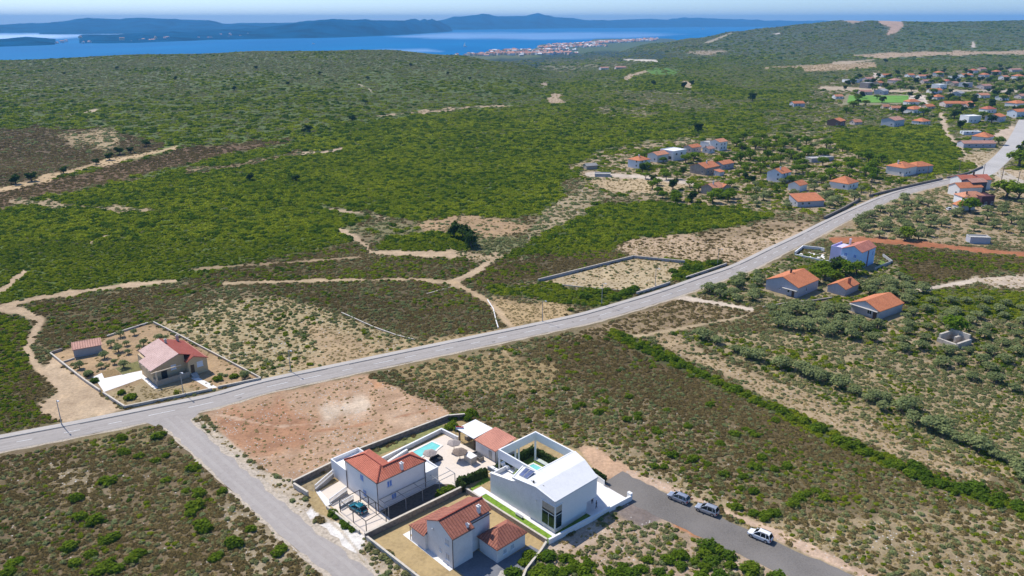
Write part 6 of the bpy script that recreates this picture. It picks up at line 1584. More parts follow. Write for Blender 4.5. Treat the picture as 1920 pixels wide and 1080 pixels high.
vil('low grey stone hut at the start of the pale lane', 1100, 318, 7, 5, 2.2, 'gable', 1.2, STONE, surf('slab_roof', (.30, .29, .27), rough=.95, var=.15), wins=(), cat='hut', rz=20)

# ------------------------------------------------------------------ single shrubs and trees
EXC = []
for o in list(COL.objects):
    if o.get('category') in ('house', 'shed', 'barn', 'hut', 'outbuilding', 'ruin', 'car') and o.children:
        mn = [1e9, 1e9]; mx = [-1e9, -1e9]
        M = Matrix.LocRotScale(o.location, o.rotation_euler, None)
        for ch in o.children:
            for v in list(ch.data.vertices)[::3]:
                w = M @ (ch.matrix_parent_inverse @ v.co); mn = [min(mn[0], w.x), min(mn[1], w.y)]; mx = [max(mx[0], w.x), max(mx[1], w.y)]
        EXC.append(((mn[0] + mx[0]) / 2, (mn[1] + mx[1]) / 2, max(mx[0] - mn[0], mx[1] - mn[1]) * .5))
RD = np.array([(p.x, p.y, 5.6) for p in ROAD] + [(p.x, p.y, 6.0) for p in BR2] + [(p.x, p.y, 3.2) for p in SIDE] + [(p.x, p.y, 4.1) for p in GR])
EXA = np.concatenate([np.array(EXC), RD])
# bucket grid of forbidden circles
CELL = 12.0; BUCK = {}
for e in EXA:
    rr = e[2]
    for ix in range(int((e[0] - rr) // CELL), int((e[0] + rr) // CELL) + 1):
        for iy in range(int((e[1] - rr) // CELL), int((e[1] + rr) // CELL) + 1): BUCK.setdefault((ix, iy), []).append(e)
def blocked(x, y, pad=0.0):
    for e in BUCK.get((int(x // CELL), int(y // CELL)), ()):
        if (e[0] - x) ** 2 + (e[1] - y) ** 2 < (e[2] + pad) ** 2: return True
    return False

BUSHES = [crown_mesh('shrub', lobes_of(20 + i, 5, 1.0, .0, .9, (.42, .62)), 560, .21, 40 + i, F_BUSH, squash=.85) for i in range(4)]
BUSHD = [crown_mesh('shrub', lobes_of(60 + i, 6, 1.0, .0, 1.0, (.42, .65)), 600, .20, 70 + i, F_MAQD, squash=.95) for i in range(3)]
OLIVES = [crown_mesh('crown', lobes_of(90 + i, 5 + i % 3, 1.0 + .12 * (i % 2), .7, .8, (.3, .58)), 470, .15, 95 + i, F_OLV, squash=.85) for i in range(6)]
TREES = [crown_mesh('crown', lobes_of(120 + i, 6, 1.0, .85, 1.0, (.42, .66)), 620, .17, 125 + i, F_TREE, squash=.95) for i in range(3)]
DTREES = [crown_mesh('crown', lobes_of(150 + i, 5, .8, .55, 1.7, (.4, .6)), 620, .17, 155 + i, F_DTREE, squash=1.2) for i in range(3)]
CYP = crown_mesh('crown', [(0, 0, .6, .5), (0, 0, 1.3, .52), (0, 0, 2.1, .45), (0, 0, 2.9, .33), (0, 0, 3.6, .2)], 420, .18, 190, F_DTREE, squash=1.3)
def trunk_mesh(seed, h=1.0):
    r = random.Random(seed); m = MB()
    def limb(a, b, r0, r1):
        a = Vector(a); b = Vector(b); d = (b - a).normalized(); u = d.cross(Vector((.3, 1, .2))).normalized(); v = d.cross(u)
        for i in range(6):
            p, q = 2 * math.pi * i / 6, 2 * math.pi * (i + 1) / 6
            f = lambda c, rad, t: tuple(c + (u * math.cos(t) + v * math.sin(t)) * rad)
            m.poly([f(a, r0, p), f(a, r0, q), f(b, r1, q), f(b, r1, p)])
    top = (r.uniform(-.08, .08), r.uniform(-.08, .08), .55 * h); limb((0, 0, -.1), top, .12, .085)
    for i in range(4):
        t = i * 1.57 + r.random(); e = (top[0] + .42 * math.cos(t), top[1] + .42 * math.sin(t), h * r.uniform(.85, 1.15)); limb(top, e, .065, .03)
    o = m.build('trunk', BARK); me = o.data; bpy.data.objects.remove(o); return me
TRUNKS = [trunk_mesh(i) for i in range(3)]

def shrub(label, group, x, y, r, meshes=None, sq=1.0):
    me = rnd.choice(meshes or BUSHES); o = bpy.data.objects.new('shrub', me); COL.objects.link(o)
    o.location = (x, y, float(hgt(x, y)) - .08 * r); o.rotation_euler = (0, 0, rnd.uniform(0, 6.28)); o.scale = (r * rnd.uniform(.9, 1.15), r * rnd.uniform(.9, 1.15), r * sq * rnd.uniform(.85, 1.1))
    setp(o, label, 'shrub', group); return o
PROTO = {}
def tree(label, group, x, y, r, crowns, name='tree', cat='tree', hs=1.0):
    t = thing(name, label, cat, (x, y, float(hgt(x, y))), rnd.uniform(0, 6.28), group); t.scale = (r, r, r * hs)
    i = rnd.randrange(len(crowns)); key = (crowns[i].name,)
    if key not in PROTO:
        PROTO[key] = (bpy.data.objects.new('crown', crowns[i]), bpy.data.objects.new('trunk', TRUNKS[i % 3]))
    for p in PROTO[key]:
        c = p.copy(); COL.objects.link(c); c.parent = t
    return t

TAKEN = []
def spread(poly, n, gap, pad=1.0, seed=0):
    """n points inside a photo-pixel outline, kept gap metres apart on the ground"""
    r = random.Random(seed); pts = []; pa = np.array(poly, float); x0, y0 = pa.min(0); x1, y1 = pa.max(0)
    w = [G(*p) for p in poly]; wx0, wx1 = min(p.x for p in w), max(p.x for p in w); wy0, wy1 = min(p.y for p in w), max(p.y for p in w)
    for _ in range(n * 60):
        if len(pts) >= n: break
        X, Y = r.uniform(wx0, wx1), r.uniform(wy0, wy1); z = float(hgt(X, Y)); q = pj(X, Y, z)
        if seg_dist(np.array([q[0]]), np.array([q[1]]), pa, True)[0] < 0: continue
        if blocked(X, Y, pad): continue
        if any((X - a) ** 2 + (Y - b) ** 2 < gap * gap for a, b in pts): continue
        pts.append((X, Y))
    return pts
def along(pxs, gap, jit, seed=0):
    r = random.Random(seed); L = smooth_line([P(*p) for p in pxs], .5); out = []; acc = 0; last = L[0]
    for p in L:
        acc += (p - last).length; last = p
        if acc >= gap: acc = 0; out.append((p.x + r.gauss(0, jit), p.y + r.gauss(0, jit)))
    return out

# shrubs the photo shows singly
N_SHRUB = 0
def shrubs(pts, label, group, lo, hi, meshes=None, sq=.9, pad=.3):
    global N_SHRUB
    for x, y in pts:
        if blocked(x, y, pad): continue
        shrub(label, group, x, y, rnd.uniform(lo, hi), meshes, sq); N_SHRUB += 1
hl = [(1150, 628), (1215, 655), (1290, 692), (1370, 730), (1450, 767), (1520, 800), (1600, 838), (1680, 874), (1760, 907), (1850, 937), (1935, 962)]
shrubs(along(hl, 2.2, .55, 1), 'green shrub in the long unbroken hedge row between brown heath and tan strip', 'hedge row shrubs', 1.0, 1.7, BUSHES + BUSHD[:2])
shrubs(along(hl, 3.2, 1.3, 2), 'low green shrub spilling out of the long hedge row between brown heath and tan strip', 'hedge row fringe shrubs', .6, 1.1, BUSHES)
shrubs(along([(1700, 880), (1800, 915), (1900, 945), (1940, 955)], 2.2, 1.6, 3), 'dark green shrub in the thick lower end of the long hedge row', 'hedge row end shrubs', 1.0, 1.8, BUSHD)
shrubs([tuple(P(*q)[:2]) for q in ((295, 820), (233, 849), (262, 857), (292, 866), (310, 856), (361, 880), (204, 904), (144, 935), (310, 902), (348, 922), (374, 928), (416, 924), (153, 971), (179, 979), (359, 964), (377, 986), (368, 950), (385, 994), (470, 993), (410, 1042), (400, 1050), (439, 1020), (529, 1030), (520, 1040), (197, 1017), (210, 1012), (142, 1059), (202, 1062), (215, 1070), (259, 1041), (250, 1050), (171, 1041), (36, 1052), (20, 1062), (15, 1075), (131, 1030), (190, 1072), (230, 800 + 22))],
       'round green shrub among the brown heath of the field left of the side street', 'green shrubs in the brown field left of the side street', .9, 1.55, BUSHES)
shrubs(along([(5, 848), (35, 842), (75, 835), (112, 827)], 1.6, .5, 5), 'green shrub in the strip along the main road at the left edge', 'roadside strip shrubs', .7, 1.2, BUSHES)
shrubs([tuple(P(*q)[:2]) for q in ((1298, 863), (1303, 859), (1328, 872), (1175, 788), (1196, 786), (1197, 778), (1232, 812), (1228, 806), (1134, 754), (1399, 806), (1414, 818), (1409, 812), (1352, 833), (1378, 816), (1414, 878), (1452, 846), (1429, 861), (1358, 891), (1393, 895), (1487, 947), (1414, 964), (1437, 967), (1450, 965), (1432, 973), (1529, 923), (1390, 917), (1414, 923), (1245, 876), (1228, 876), (1262, 855), (1476, 876), (1452, 882), (1380, 952), (1500, 935), (1545, 935), (1512, 928), (1290, 800), (1250, 770), (1330, 760), (1180, 745), (1120, 775), (1090, 760), (1060, 730), (1000, 735), (960, 745), (1030, 775), (1060, 800), (1080, 765), (990, 790), (1130, 735))],
       'round green shrub standing singly in the dry field behind the parked cars', 'single green shrubs in the dry field', .8, 1.3, BUSHES)
shrubs(spread([(945, 1085), (1000, 1032), (1065, 1042), (1105, 1058), (1130, 1090)], 16, 1.5, .2, 6), 'bushy green shrub in the thicket at the bottom edge beside the low pale wall', 'bottom thicket shrubs', .9, 1.5, BUSHES + BUSHD[:1])
shrubs(spread([(1130, 1090), (1190, 1055), (1290, 1035), (1330, 1000), (1385, 1030), (1470, 1088)], 22, 1.7, .2, 7), 'bushy dark green shrub in the thicket at the bottom edge beside the gravel road', 'gravel road thicket shrubs', .9, 1.6, BUSHES + BUSHD)
shrubs([tuple(P(*q)[:2]) for q in ((1338, 1018), (1352, 1020), (1345, 1008), (1330, 1028))], 'big rounded dark green shrub next to the gravel road, below the red earth patch', 'big shrubs by the gravel road', 1.5, 2.0, BUSHD)
shrubs([tuple(P(*q)[:2]) for q in ((848, 798), (856, 806), (840, 804), (868, 780), (876, 785), (885, 776), (850, 785))], 'green shrub at the back corner of the courtyard wall', 'courtyard corner shrubs', .9, 1.5, BUSHES)
shrubs([tuple(P(*q)[:2]) for q in ((773, 677), (788, 673), (727, 689), (752, 684), (1070, 582))], 'small green shrub on the near verge of the main road', 'road verge shrubs', .8, 1.2, BUSHES)
shrubs([tuple(KW(*q)[:2]) for q in ((-5.6, 23.0), (-6.6, 23.4), (-4.6, 23.2), (-7.6, 22.9))], 'leafy plant under the end of the grey pergola', 'plants under the pergola', .7, 1.0, BUSHES)
shrubs([tuple(KW(*q)[:2]) for q in ((-25.4, 28.0), (-25.6, 26.8), (-25.3, 25.2), (-25.6, 30.2), (-25.4, 31.6))], 'shrub against the low wall in front of the teal car', 'street wall shrubs', .6, 1.0, BUSHD)
shrubs([tuple(KW(*q)[:2]) for q in ((-25.7, 19), (-25.6, 17.2), (-25.5, 15.4), (-25.4, 13.6), (-25.3, 11.6), (-25.2, 9.4), (-25.9, 6.8))], 'straggly shrub along the outside of the dry lawn wall', 'lawn wall shrubs', .5, .9, [crown_mesh('shrub', lobes_of(300, 4, 1, 0, .8), 260, .24, 301, F_GREY)])
shrubs(along([(1255, 512), (1300, 505), (1340, 492), (1335, 500), (1270, 520)], 3.0, 1.2, 9), 'dark shrub behind the roadside wall at the bend', 'dark shrubs at the bend', 1.3, 2.0, BUSHD)
shrubs(along([(1085, 558), (1130, 556), (1180, 552), (1190, 545), (1120, 548)], 3.2, 1.4, 10), 'dark green shrub in the thicket beside the street lamp, below the walled tan plot', 'lamp thicket shrubs', 1.3, 2.2, BUSHD + BUSHES)
shrubs(along([(1470, 487), (1500, 490), (1530, 494), (1556, 497)], 2.0, .3, 11), 'clipped dark shrub in the row edging the paved yard of the lilac house', 'lilac yard row shrubs', .9, 1.2, BUSHD)
# garden plants of the beige house
for q, r_ in (((107, 0), 0),): pass
og = 'young olive trees in the beige house garden'
for q in ((150, 691), (196, 672), (215, 683), (240, 664), (262, 655), (270, 648), (238, 648), (222, 660), (208, 650), (190, 690), (300, 640), (310, 638), (226, 632), (252, 628), (167, 706), (232, 690)):
    p = P(*q); tree('small grey olive tree on the bare soil of the beige house garden', og, p.x, p.y, rnd.uniform(.9, 1.4), OLIVES, 'olive_tree', 'olive tree')
for q in ((176, 716), (166, 702)):
    p = P(*q); shrub('dark green shrub by the driveway gate of the beige house', 'gate shrubs', p.x, p.y, 1.1, BUSHD)
for q in ((227, 738), (241, 748), (247, 744), (408, 713), (440, 707), (458, 705)):
    p = P(*q); shrub('low leafy shrub in the front garden of the beige house', 'front garden shrubs', p.x, p.y, rnd.uniform(.8, 1.2), BUSHES)
p = P(332, 741); shrub('single yellow green shrub at the garden wall below the street lamp', None, p.x, p.y, .9, [crown_mesh('shrub', lobes_of(310, 4, 1, 0, 1.2), 300, .2, 311, foliage('yellow_leaves', (.2, .22, .02), (.24, .26, .03)))], 1.3)
p = P(459, 709); tree('small palm-like tree in the right corner of the beige house garden', None, p.x, p.y, 1.3, OLIVES, 'garden_tree', 'tree')

# olive trees
def grove(pts, label, group, lo, hi, crowns=OLIVES, name='olive_tree', cat='olive tree', hs=1.0):
    for x, y in pts:
        if not blocked(x, y, .8): tree(label, group, x, y, rnd.uniform(lo, hi), crowns, name, cat, hs * (.82 if crowns is OLIVES else 1))
row = [(1318, 636), (1345, 645), (1378, 660), (1402, 671), (1420, 676), (1462, 689), (1478, 692), (1500, 699), (1518, 708), (1538, 716), (1552, 712), (1574, 727), (1600, 738), (1628, 752), (1640, 748), (1655, 770), (1688, 770), (1702, 766), (1712, 792), (1742, 806), (1765, 800), (1790, 826), (1812, 832), (1835, 846), (1850, 838), (1872, 862), (1895, 872), (1912, 890), (1922, 905), (1660, 752), (1770, 818), (1860, 855)]
grove([tuple(P(*q)[:2]) for q in row], 'grey green olive tree in the long row on the far side of the tan strip', 'olive row by the tan strip', 1.5, 2.6)
grove(spread([(1445, 585), (1500, 574), (1600, 590), (1650, 610), (1640, 640), (1540, 630), (1460, 615)], 28, 3.9, 0, 21), 'dull olive tree in the dense grove in front of the grey block house', 'olive grove by the block house', 1.9, 2.6)
grove(spread([(1700, 585), (1760, 560), (1930, 575), (1930, 740), (1800, 720), (1680, 660)], 50, 5.0, 0, 22), 'olive tree on the dry ground round the stone ruin', 'olive trees round the ruin', 1.5, 2.2)
grove(spread([(1605, 398), (1690, 372), (1740, 380), (1775, 420), (1720, 455), (1610, 440)], 44, 5.0, 0, 23), 'pale grey olive tree in the grove between the main road and the red earth strip', 'olive grove above the red earth', 1.9, 2.7)
grove(spread([(1780, 400), (1850, 390), (1930, 380), (1930, 440), (1870, 440), (1800, 430)], 20, 6.0, 0, 24), 'olive tree on bare ground right of the roadside cluster of red roofs', 'olive trees right of the red roofs', 2.0, 2.8)
grove(spread([(1285, 548), (1350, 515), (1420, 505), (1440, 540), (1430, 565), (1380, 570)], 24, 4.4, 0, 25), 'olive tree between the main road bend and the grey stone bungalow', 'olive trees by the bungalow', 1.8, 2.6)
grove(spread([(1610, 540), (1690, 520), (1740, 545), (1700, 575), (1640, 560)], 18, 4.2, 0, 26), 'olive tree behind the small grey house and the block house', 'olive trees behind the block house', 1.7, 2.4)
grove(spread([(1460, 545), (1580, 500), (1610, 515), (1560, 535), (1545, 545)], 8, 4.0, 0, 27), 'broad dark green tree between the grey bungalow and the lilac house', 'trees below the lilac house', 2.4, 3.2, [TREES[0], DTREES[0]], 'broad_tree', 'tree')
p = P(1787, 630); tree('bright green broad tree standing beside the stone ruin', None, p.x, p.y, 3.2, TREES, 'broad_tree', 'tree')
for q, r_, lb in (((1818, 398), 4.5, 'bright green round tree in front of the roadside cluster of red roofs'), ((1885, 372), 6.5, 'very large green tree right of the roadside cluster'), ((1908, 375), 5.5, 'large green tree at the right edge behind the roadside cluster'),
                  ((1700, 449), 3.5, 'bright green bush-like tree at the start of the red earth strip'), ((1912, 312), 7, 'large dark green tree at the right edge beside the village road')):
    p = G(*q); tree(lb, None, p.x, p.y, r_, TREES, 'broad_tree', 'tree', .8)
for q in ((875, 452), (880, 458), (868, 446), (852, 446), (884, 464)):
    p = P(*q); tree('tall dark green tree in the clump at the edge of the tan clearing', 'dark trees by the clearing', p.x, p.y, rnd.uniform(2.6, 3.6), DTREES, 'dark_tree', 'tree')
# village trees
grove(spread([(1375, 262), (1500, 262), (1600, 285), (1660, 300), (1660, 335), (1560, 345), (1440, 340), (1380, 320)], 62, 6.5, 0, 31), 'green broad-crowned tree on the dry ground between the hamlet and the white hip roofed houses', 'fruit trees of the hamlet', 2.4, 3.9, TREES, 'broad_tree', 'tree', .95)
grove(spread([(1180, 300), (1260, 285), (1400, 300), (1420, 330), (1400, 380), (1250, 380), (1190, 340)], 44, 6.0, 0, 32), 'green tree among the houses of the hamlet', 'trees among the hamlet houses', 2.0, 3.4, TREES + DTREES[:1], 'broad_tree', 'tree', .9)
grove(spread([(1420, 340), (1560, 345), (1640, 335), (1600, 385), (1480, 400), (1400, 385)], 34, 6.5, 0, 33), 'grey green tree in the gardens between the hamlet and the main road', 'garden trees above the main road', 1.9, 2.9, OLIVES + TREES[:1], 'garden_tree', 'tree')
grove(spread([(1560, 150), (1700, 135), (1930, 125), (1930, 310), (1860, 300), (1770, 225), (1580, 225)], 165, 9.0, 0, 34), 'dark green tree among the far village houses', 'far village trees', 3.0, 5.2, TREES + DTREES, 'village_tree', 'tree', .85)
p = G(1796, 200); t_ = tree('tall slim dark cypress beside the very long orange roof', None, p.x, p.y, 3.2, [CYP], 'cypress_tree', 'tree')
grove([tuple(G(*q)[:2]) for q in ((1308, 250), (1282, 166), (1296, 160), (1225, 160), (1660, 118), (1410, 190))], 'single dark tree rising from the wide green scrub', 'lone trees in the scrub', 4.0, 6.0, DTREES, 'dark_tree', 'tree', .8)
grove([tuple(G(*q)[:2]) for q in ((60, 340), (120, 325), (180, 308), (205, 300), (245, 287), (275, 275), (30, 345), (225, 290), (555, 340), (470, 338), (570, 250), (580, 248), (660, 228), (685, 195), (440, 170), (540, 160), (330, 150), (600, 140), (690, 150), (220, 130), (120, 140), (480, 130), (770, 125), (840, 140), (880, 150))],
      'single dark bushy tree on the left plain and hillside', 'lone trees on the left hillside', 2.6, 4.4, DTREES, 'dark_tree', 'tree', .7)

# ------------------------------------------------------------------ scrub, heath, grass and stones that nobody could count
def proto_coll(name, meshes):
    c = bpy.data.collections.new(name)
    for i, me in enumerate(meshes):
        o = bpy.data.objects.new('%s_%d' % (name, i), me); c.objects.link(o)
    return c
PR = {
    'G': proto_coll('maquis_bush', [crown_mesh('maquis_%d' % i, lobes_of(400 + i, 4, 1.0, .0, .7, (.42, .62)), 230, .36, 410 + i, F_MAQ, squash=.66) for i in range(4)] + [crown_mesh('maquis_d', lobes_of(408, 4, 1.0, .0, .8), 210, .36, 418, F_MAQD, squash=.8)]),
    'O': proto_coll('grey_shrub', [crown_mesh('greysh_%d' % i, lobes_of(430 + i, 3, 1.0, .0, .6, (.4, .6)), 150, .34, 440 + i, F_GREY, squash=.7) for i in range(3)] + [crown_mesh('greysh_o', lobes_of(438, 4, 1.0, .0, .7), 160, .32, 448, F_OLV, squash=.75)]),
    'B': proto_coll('heath_tuft', [crown_mesh('heath_%d' % i, lobes_of(460 + i, 4, 1.0, .0, .4, (.35, .6)), 130, .34, 470 + i, F_HEATH, squash=.42) for i in range(4)]),
    'S': proto_coll('straw_tuft', [crown_mesh('straw_%d' % i, [(0, 0, .1, .8), (.4, .3, .1, .5), (-.4, .2, .05, .5)], 60, .34, 490 + i, F_STRAW, squash=.45) for i in range(3)]),
}
def stone_mesh(seed):
    bm = bmesh.new(); bmesh.ops.create_icosphere(bm, subdivisions=1, radius=1.0); r = random.Random(seed)
    for v in bm.verts: v.co *= r.uniform(.6, 1.1); v.co.z *= .5
    me = bpy.data.meshes.new('stone'); bm.to_mesh(me); bm.free(); me.materials.append(surf('white_stone', (.56, .52, .46), rough=.95, var=.2, scale=1)); return me
PR['R'] = proto_coll('loose_stone', [stone_mesh(i) for i in range(3)])

bands = [(84, 175, 2.2, (.36, .42, .54, .32, .15)), (175, 300, 1.25, (.55, .52, .62, .38, .20)), (300, 520, .34, (1.45, 1.0, .85, .6, .3)), (520, 950, .13, (2.1, 1.6, 1.3, .8, .4)), (950, 1800, .065, (2.2, 2.0, 1.8, 1.2, .6)), (1800, 3700, .011, (4.4, 3.8, 3.0, 2, 1))]
PTS = {k: [] for k in 'GOBSR'}
for y0, y1, dens, sizes in bands:
    n = int(.5 * 1.62 * (y1 * y1 - y0 * y0) * dens)
    Y = np.sqrt(rng.random(n) * (y1 * y1 - y0 * y0) + y0 * y0); X = Y * (rng.random(n) - .5) * 1.62 + 0
    Z = hgt(X, Y)
    _, d = cover(X, Y, Z)
    if y0 > 900:      # bare outside the land
        d[Z < -55] = 0
    patch = fbm(X / 7.0, Y / 7.0, 77, 3); patch2 = fbm(X / 16.0, Y / 16.0, 78, 3)
    d[:, 0] *= np.where(d[:, 0] > .7, np.clip(.55 + 1.2 * patch, 0, 1.2), np.clip((patch - .36) * 4.4, 0, 2.8)); d[:, 2] *= np.clip(.5 + 1.2 * patch2, 0, 1.5); d[:, 1] *= np.clip(.2 + 1.6 * (1 - patch), 0, 1.5); d[:, 4] *= np.clip((fbm(X / 5, Y / 5, 79, 3) - .40) * 4, 0, 1.5)
    
    if y0 > 500:
        p3 = np.clip((fbm(X / 110.0, Y / 150.0, 91, 4) - .38) * 4, 0, 1); mixw = np.clip((Y - 600) / 300, 0, 1) * .8
        g0 = d[:, 0].copy(); d[:, 0] = g0 * (1 - mixw * (1 - p3)); d[:, 1] = d[:, 1] * (1 - mixw * p3 * .7) + g0 * mixw * (1 - p3) * .6
    tot = d.sum(1); keep = rng.random(n) < np.clip(tot, 0, 1)
    cum = np.cumsum(d, 1) / (tot[:, None] + 1e-9); u = rng.random(n)[:, None]; typ = (u > cum).sum(1).clip(0, 4)
    for i in np.nonzero(keep)[0]:
        x, y = X[i], Y[i]
        if y < 700 and blocked(x, y, .5 * sizes[typ[i]]): continue
        s = sizes[typ[i]] * rng.uniform(.65, 1.45)
        PTS['GOBSR'[typ[i]]].append((x, y, Z[i], s))
def stuff(name, label, key):
    pts = np.array(PTS[key]); n = len(pts)
    me = bpy.data.meshes.new(name); me.vertices.add(n)
    co = pts[:, :3].copy(); co[:, 2] -= pts[:, 3] * np.where((co[:, 1] > 300) & bool(key in 'GO'), .34, .06); me.vertices.foreach_set('co', co.astype(np.float32).ravel())
    k = len(PR[key].objects)
    for nm, ty, val in (('scl', 'FLOAT', pts[:, 3].astype(np.float32)), ('rotz', 'FLOAT', rng.uniform(0, 6.28, n).astype(np.float32)), ('pick', 'INT', rng.integers(0, k, n).astype(np.int32))):
        a = me.attributes.new(nm, ty, 'POINT'); a.data.foreach_set('value', val)
    o = link(name, me); setp(o, label, kind='stuff')
    ng = bpy.data.node_groups.new(name + '_nodes', 'GeometryNodeTree')
    ng.interface.new_socket('Geometry', in_out='INPUT', socket_type='NodeSocketGeometry'); ng.interface.new_socket('Geometry', in_out='OUTPUT', socket_type='NodeSocketGeometry')
    gi = ng.nodes.new('NodeGroupInput'); go = ng.nodes.new('NodeGroupOutput')
    ci = ng.nodes.new('GeometryNodeCollectionInfo'); ci.inputs['Collection'].default_value = PR[key]; ci.inputs['Separate Children'].default_value = True; ci.inputs['Reset Children'].default_value = True
    ip = ng.nodes.new('GeometryNodeInstanceOnPoints')
    def at(nm, ty):
        a = ng.nodes.new('GeometryNodeInputNamedAttribute'); a.data_type = ty; a.inputs['Name'].default_value = nm; return a.outputs['Attribute']
    cx = ng.nodes.new('ShaderNodeCombineXYZ'); ng.links.new(at('rotz', 'FLOAT'), cx.inputs[2])
    e2r = ng.nodes.new('FunctionNodeEulerToRotation'); ng.links.new(cx.outputs[0], e2r.inputs[0])
    ng.links.new(gi.outputs[0], ip.inputs['Points']); ng.links.new(ci.outputs[0], ip.inputs['Instance']); ip.inputs['Pick Instance'].default_value = True
    ng.links.new(at('pick', 'INT'), ip.inputs['Instance Index']); ng.links.new(e2r.outputs[0], ip.inputs['Rotation']); ng.links.new(at('scl', 'FLOAT'), ip.inputs['Scale'])
    ng.links.new(ip.outputs[0], go.inputs[0])
    md = o.modifiers.new('scatter', 'NODES'); md.node_group = ng
    return o
stuff('maquis_scrub', 'dense green maquis scrub covering the plain and the low hill', 'G')
stuff('grey_scrub', 'sparse grey green scrub on the dry ground', 'O')
stuff('dry_heath', 'low brown heath and dead herbs', 'B')
stuff('dry_grass', 'bleached straw coloured grass tufts', 'S')
stuff('loose_stones', 'loose white limestone lying about the fields', 'R')
print('SCATTER', {k: len(v) for k, v in PTS.items()}, 'shrubs', N_SHRUB)

# ------------------------------------------------------------------ coastal town, island villages, boats
def town(name, label, pts, seed, size, spreadm):
    r = random.Random(seed); mb = MB(); mats = [WHITE2, T_OR2, CREAM, T_PINK, WHITE]
    for x, y, n in pts:
        for _ in range(n):
            c = G(x, y) if name == 'coastal_town' else P(x, y, SEA)
            X, Y = c.x + r.gauss(0, spreadm), c.y + r.gauss(0, spreadm * 2.2); z = max(float(hgt(X, Y)), SEA - .2)
            if name != 'coastal_town': z = SEA + max(0, (Y - c.y)) * .10
            if z < SEA + .5 and name == 'coastal_town': continue
            w, d, h = r.uniform(.8, 1.8) * size, r.uniform(.7, 1.2) * size, r.uniform(4, 9) * size / 12; a = r.uniform(0, 3.14); cs, sn = math.cos(a), math.sin(a)
            q = lambda u, v, zz: (X + u * cs - v * sn, Y + u * sn + v * cs, z + zz)
            m = r.choice((0, 0, 2, 2, 4)); k = r.choice((1, 1, 1, 3, 3, 4) if name == 'coastal_town' else (1, 3))
            c4 = [(-w / 2, -d / 2), (w / 2, -d / 2), (w / 2, d / 2), (-w / 2, d / 2)]
            for i in range(4):
                p1, p2 = c4[i], c4[(i + 1) % 4]; mb.poly([q(*p1, -3), q(*p2, -3), q(*p2, h), q(*p1, h)], m=m)
            mb.poly([q(-w / 2, -d / 2, h), q(w / 2, -d / 2, h), q(w / 2, 0, h + d * .25), q(-w / 2, 0, h + d * .25)], m=k); mb.poly([q(w / 2, d / 2, h), q(-w / 2, d / 2, h), q(-w / 2, 0, h + d * .25), q(w / 2, 0, h + d * .25)], m=k)
            mb.poly([q(-w / 2, d / 2, h), q(-w / 2, -d / 2, h), q(-w / 2, 0, h + d * .25)], m=m); mb.poly([q(w / 2, -d / 2, h), q(w / 2, d / 2, h), q(w / 2, 0, h + d * .25)], m=m)
    o = mb.build(name, mats); setp(o, label, kind='stuff'); return o
town('coastal_town', 'distant coastal town of pale houses and red roofs round a marina', [(x, 103.5 - (x - 850) * .012, 18) for x in range(850, 1070, 14)] + [(x, 98 - (x - 880) * .02, 9) for x in range(870, 1080, 14)] + [(x, 92 - (x - 960) * .035, 20) for x in range(960, 1120, 12)] + [(x, 85 - (x - 1050) * .05, 18) for x in range(1040, 1230, 12)] + [(x, 78 - (x - 1150) * .06, 16) for x in range(1100, 1240, 14)], 5, 13, 24)
town('island_villages', 'villages on the shore of the islands', [(268, 77, 5), (278, 77, 5), (300, 76, 3), (400, 72, 14), (415, 72, 14), (432, 71, 8), (470, 69, 6), (560, 70, 4), (190, 80, 3), (850, 55, 12), (865, 54, 12), (880, 54, 8), (910, 54, 6), (1020, 51, 8), (1050, 51, 6), (1110, 50, 6), (1140, 49.5, 6), (1170, 49.5, 5), (110, 81, 4), (640, 65, 4)], 6, 18, 60)
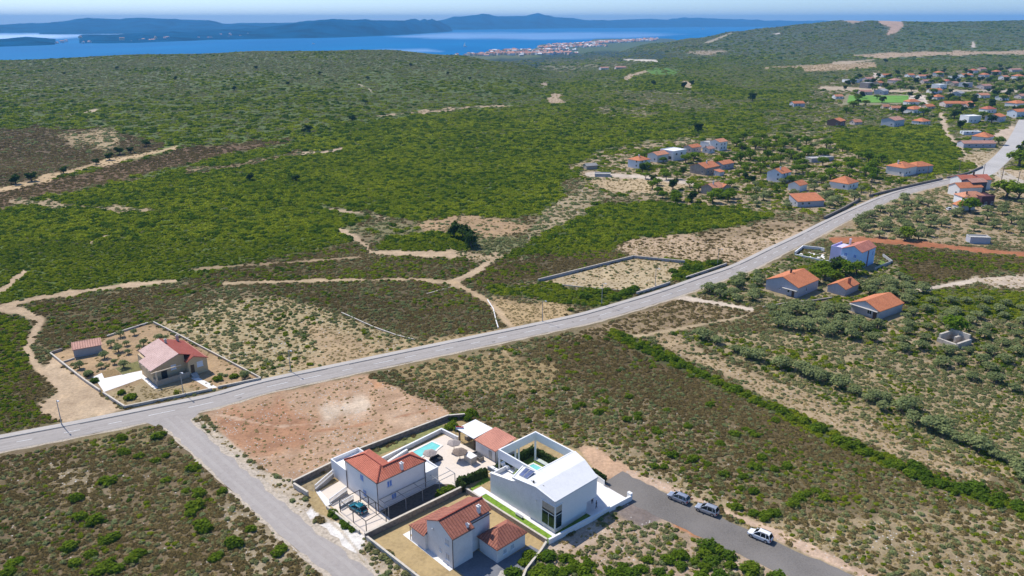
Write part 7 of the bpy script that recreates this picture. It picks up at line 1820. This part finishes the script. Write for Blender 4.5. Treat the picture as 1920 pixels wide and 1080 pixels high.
def boat(label, x, y, s, sail=False):
    p = P(x, y, SEA); t = thing('boat', label, 'boat', p, rnd.uniform(-.5, .5))
    m = MB(); hull = [(-s, -.25 * s), (.4 * s, -.28 * s), (s, 0), (.4 * s, .28 * s), (-s, .25 * s)]
    lo = [(a * .9, b * .7) for a, b in hull]
    for i in range(5):
        a, b = hull[i], hull[(i + 1) % 5]; c, d = lo[i], lo[(i + 1) % 5]; m.poly([(c[0], c[1], -.3), (d[0], d[1], -.3), (b[0], b[1], .28 * s), (a[0], a[1], .28 * s)])
    m.poly([(a, b, .28 * s) for a, b in hull]); m.build('hull', WHITE, t)
    m = MB(); m.box(-.5 * s, -.18 * s, .28 * s, .25 * s, .18 * s, .55 * s); m.build('cabin', WHITE, t)
    if sail:
        m = MB(); m.cyl((.1 * s, 0), .12, .08, .28 * s, 2.4 * s, 6); m.build('mast', WHITE, t)
        m = MB(); m.poly([(.05 * s, .01, .5 * s), (-.8 * s, .1 * s, .5 * s), (.05 * s, .01, 2.3 * s)]); m.poly([(.05 * s, .01, .5 * s), (.05 * s, .01, 2.3 * s), (-.8 * s, .1 * s, .5 * s)]); m.build('sail', WHITE, t)
boat('small white boat on the blue strait left of centre, under the near island', 588, 83, 13); boat('white ferry out on the strait, left of the right hand hill', 1318, 55, 26); boat('tiny white boat at the shore of the bay before the marina', 872, 88, 12, True)
boat('white sailing boat in front of the headland', 646, 66.5, 16, True)
# mast on the island ridge
t = thing('radio_mast', 'thin radio mast standing on the island ridge', 'mast', (0, 0, 0))
pz = P(886, 55, SEA); yy = pz.y + 2200; zt = H - yy * math.tan(PT - math.atan((540 - 30.5) / F)); t.location = ((886 - 960) / F * (yy * CP - (zt - H) * SP), yy, zt)
m = MB(); m.cyl((0, 0), 3, 1.5, -10, 50, 5); m.build('mast_body', GALV, t)

# ------------------------------------------------------------------ the air
hz = MB(); hz.box(-26000, -1500, SEA - 6, 26500, 24600, 200.0)
ho = hz.build('haze', None)
hm = bpy.data.materials.new('haze_air'); hm.use_nodes = True; ht = hm.node_tree
for n in list(ht.nodes):
    if n.type == 'BSDF_PRINCIPLED': ht.nodes.remove(n)
pv = ht.nodes.new('ShaderNodeVolumePrincipled'); pv.inputs['Density'].default_value = 1.0 / 15000; pv.inputs['Color'].default_value = (.20, .55, 1.0, 1); pv.inputs['Anisotropy'].default_value = 0.0
ht.links.new(pv.outputs[0], ht.nodes['Material Output'].inputs['Volume'])
ho.data.materials.clear(); ho.data.materials.append(hm); setp(ho, kind='stuff')
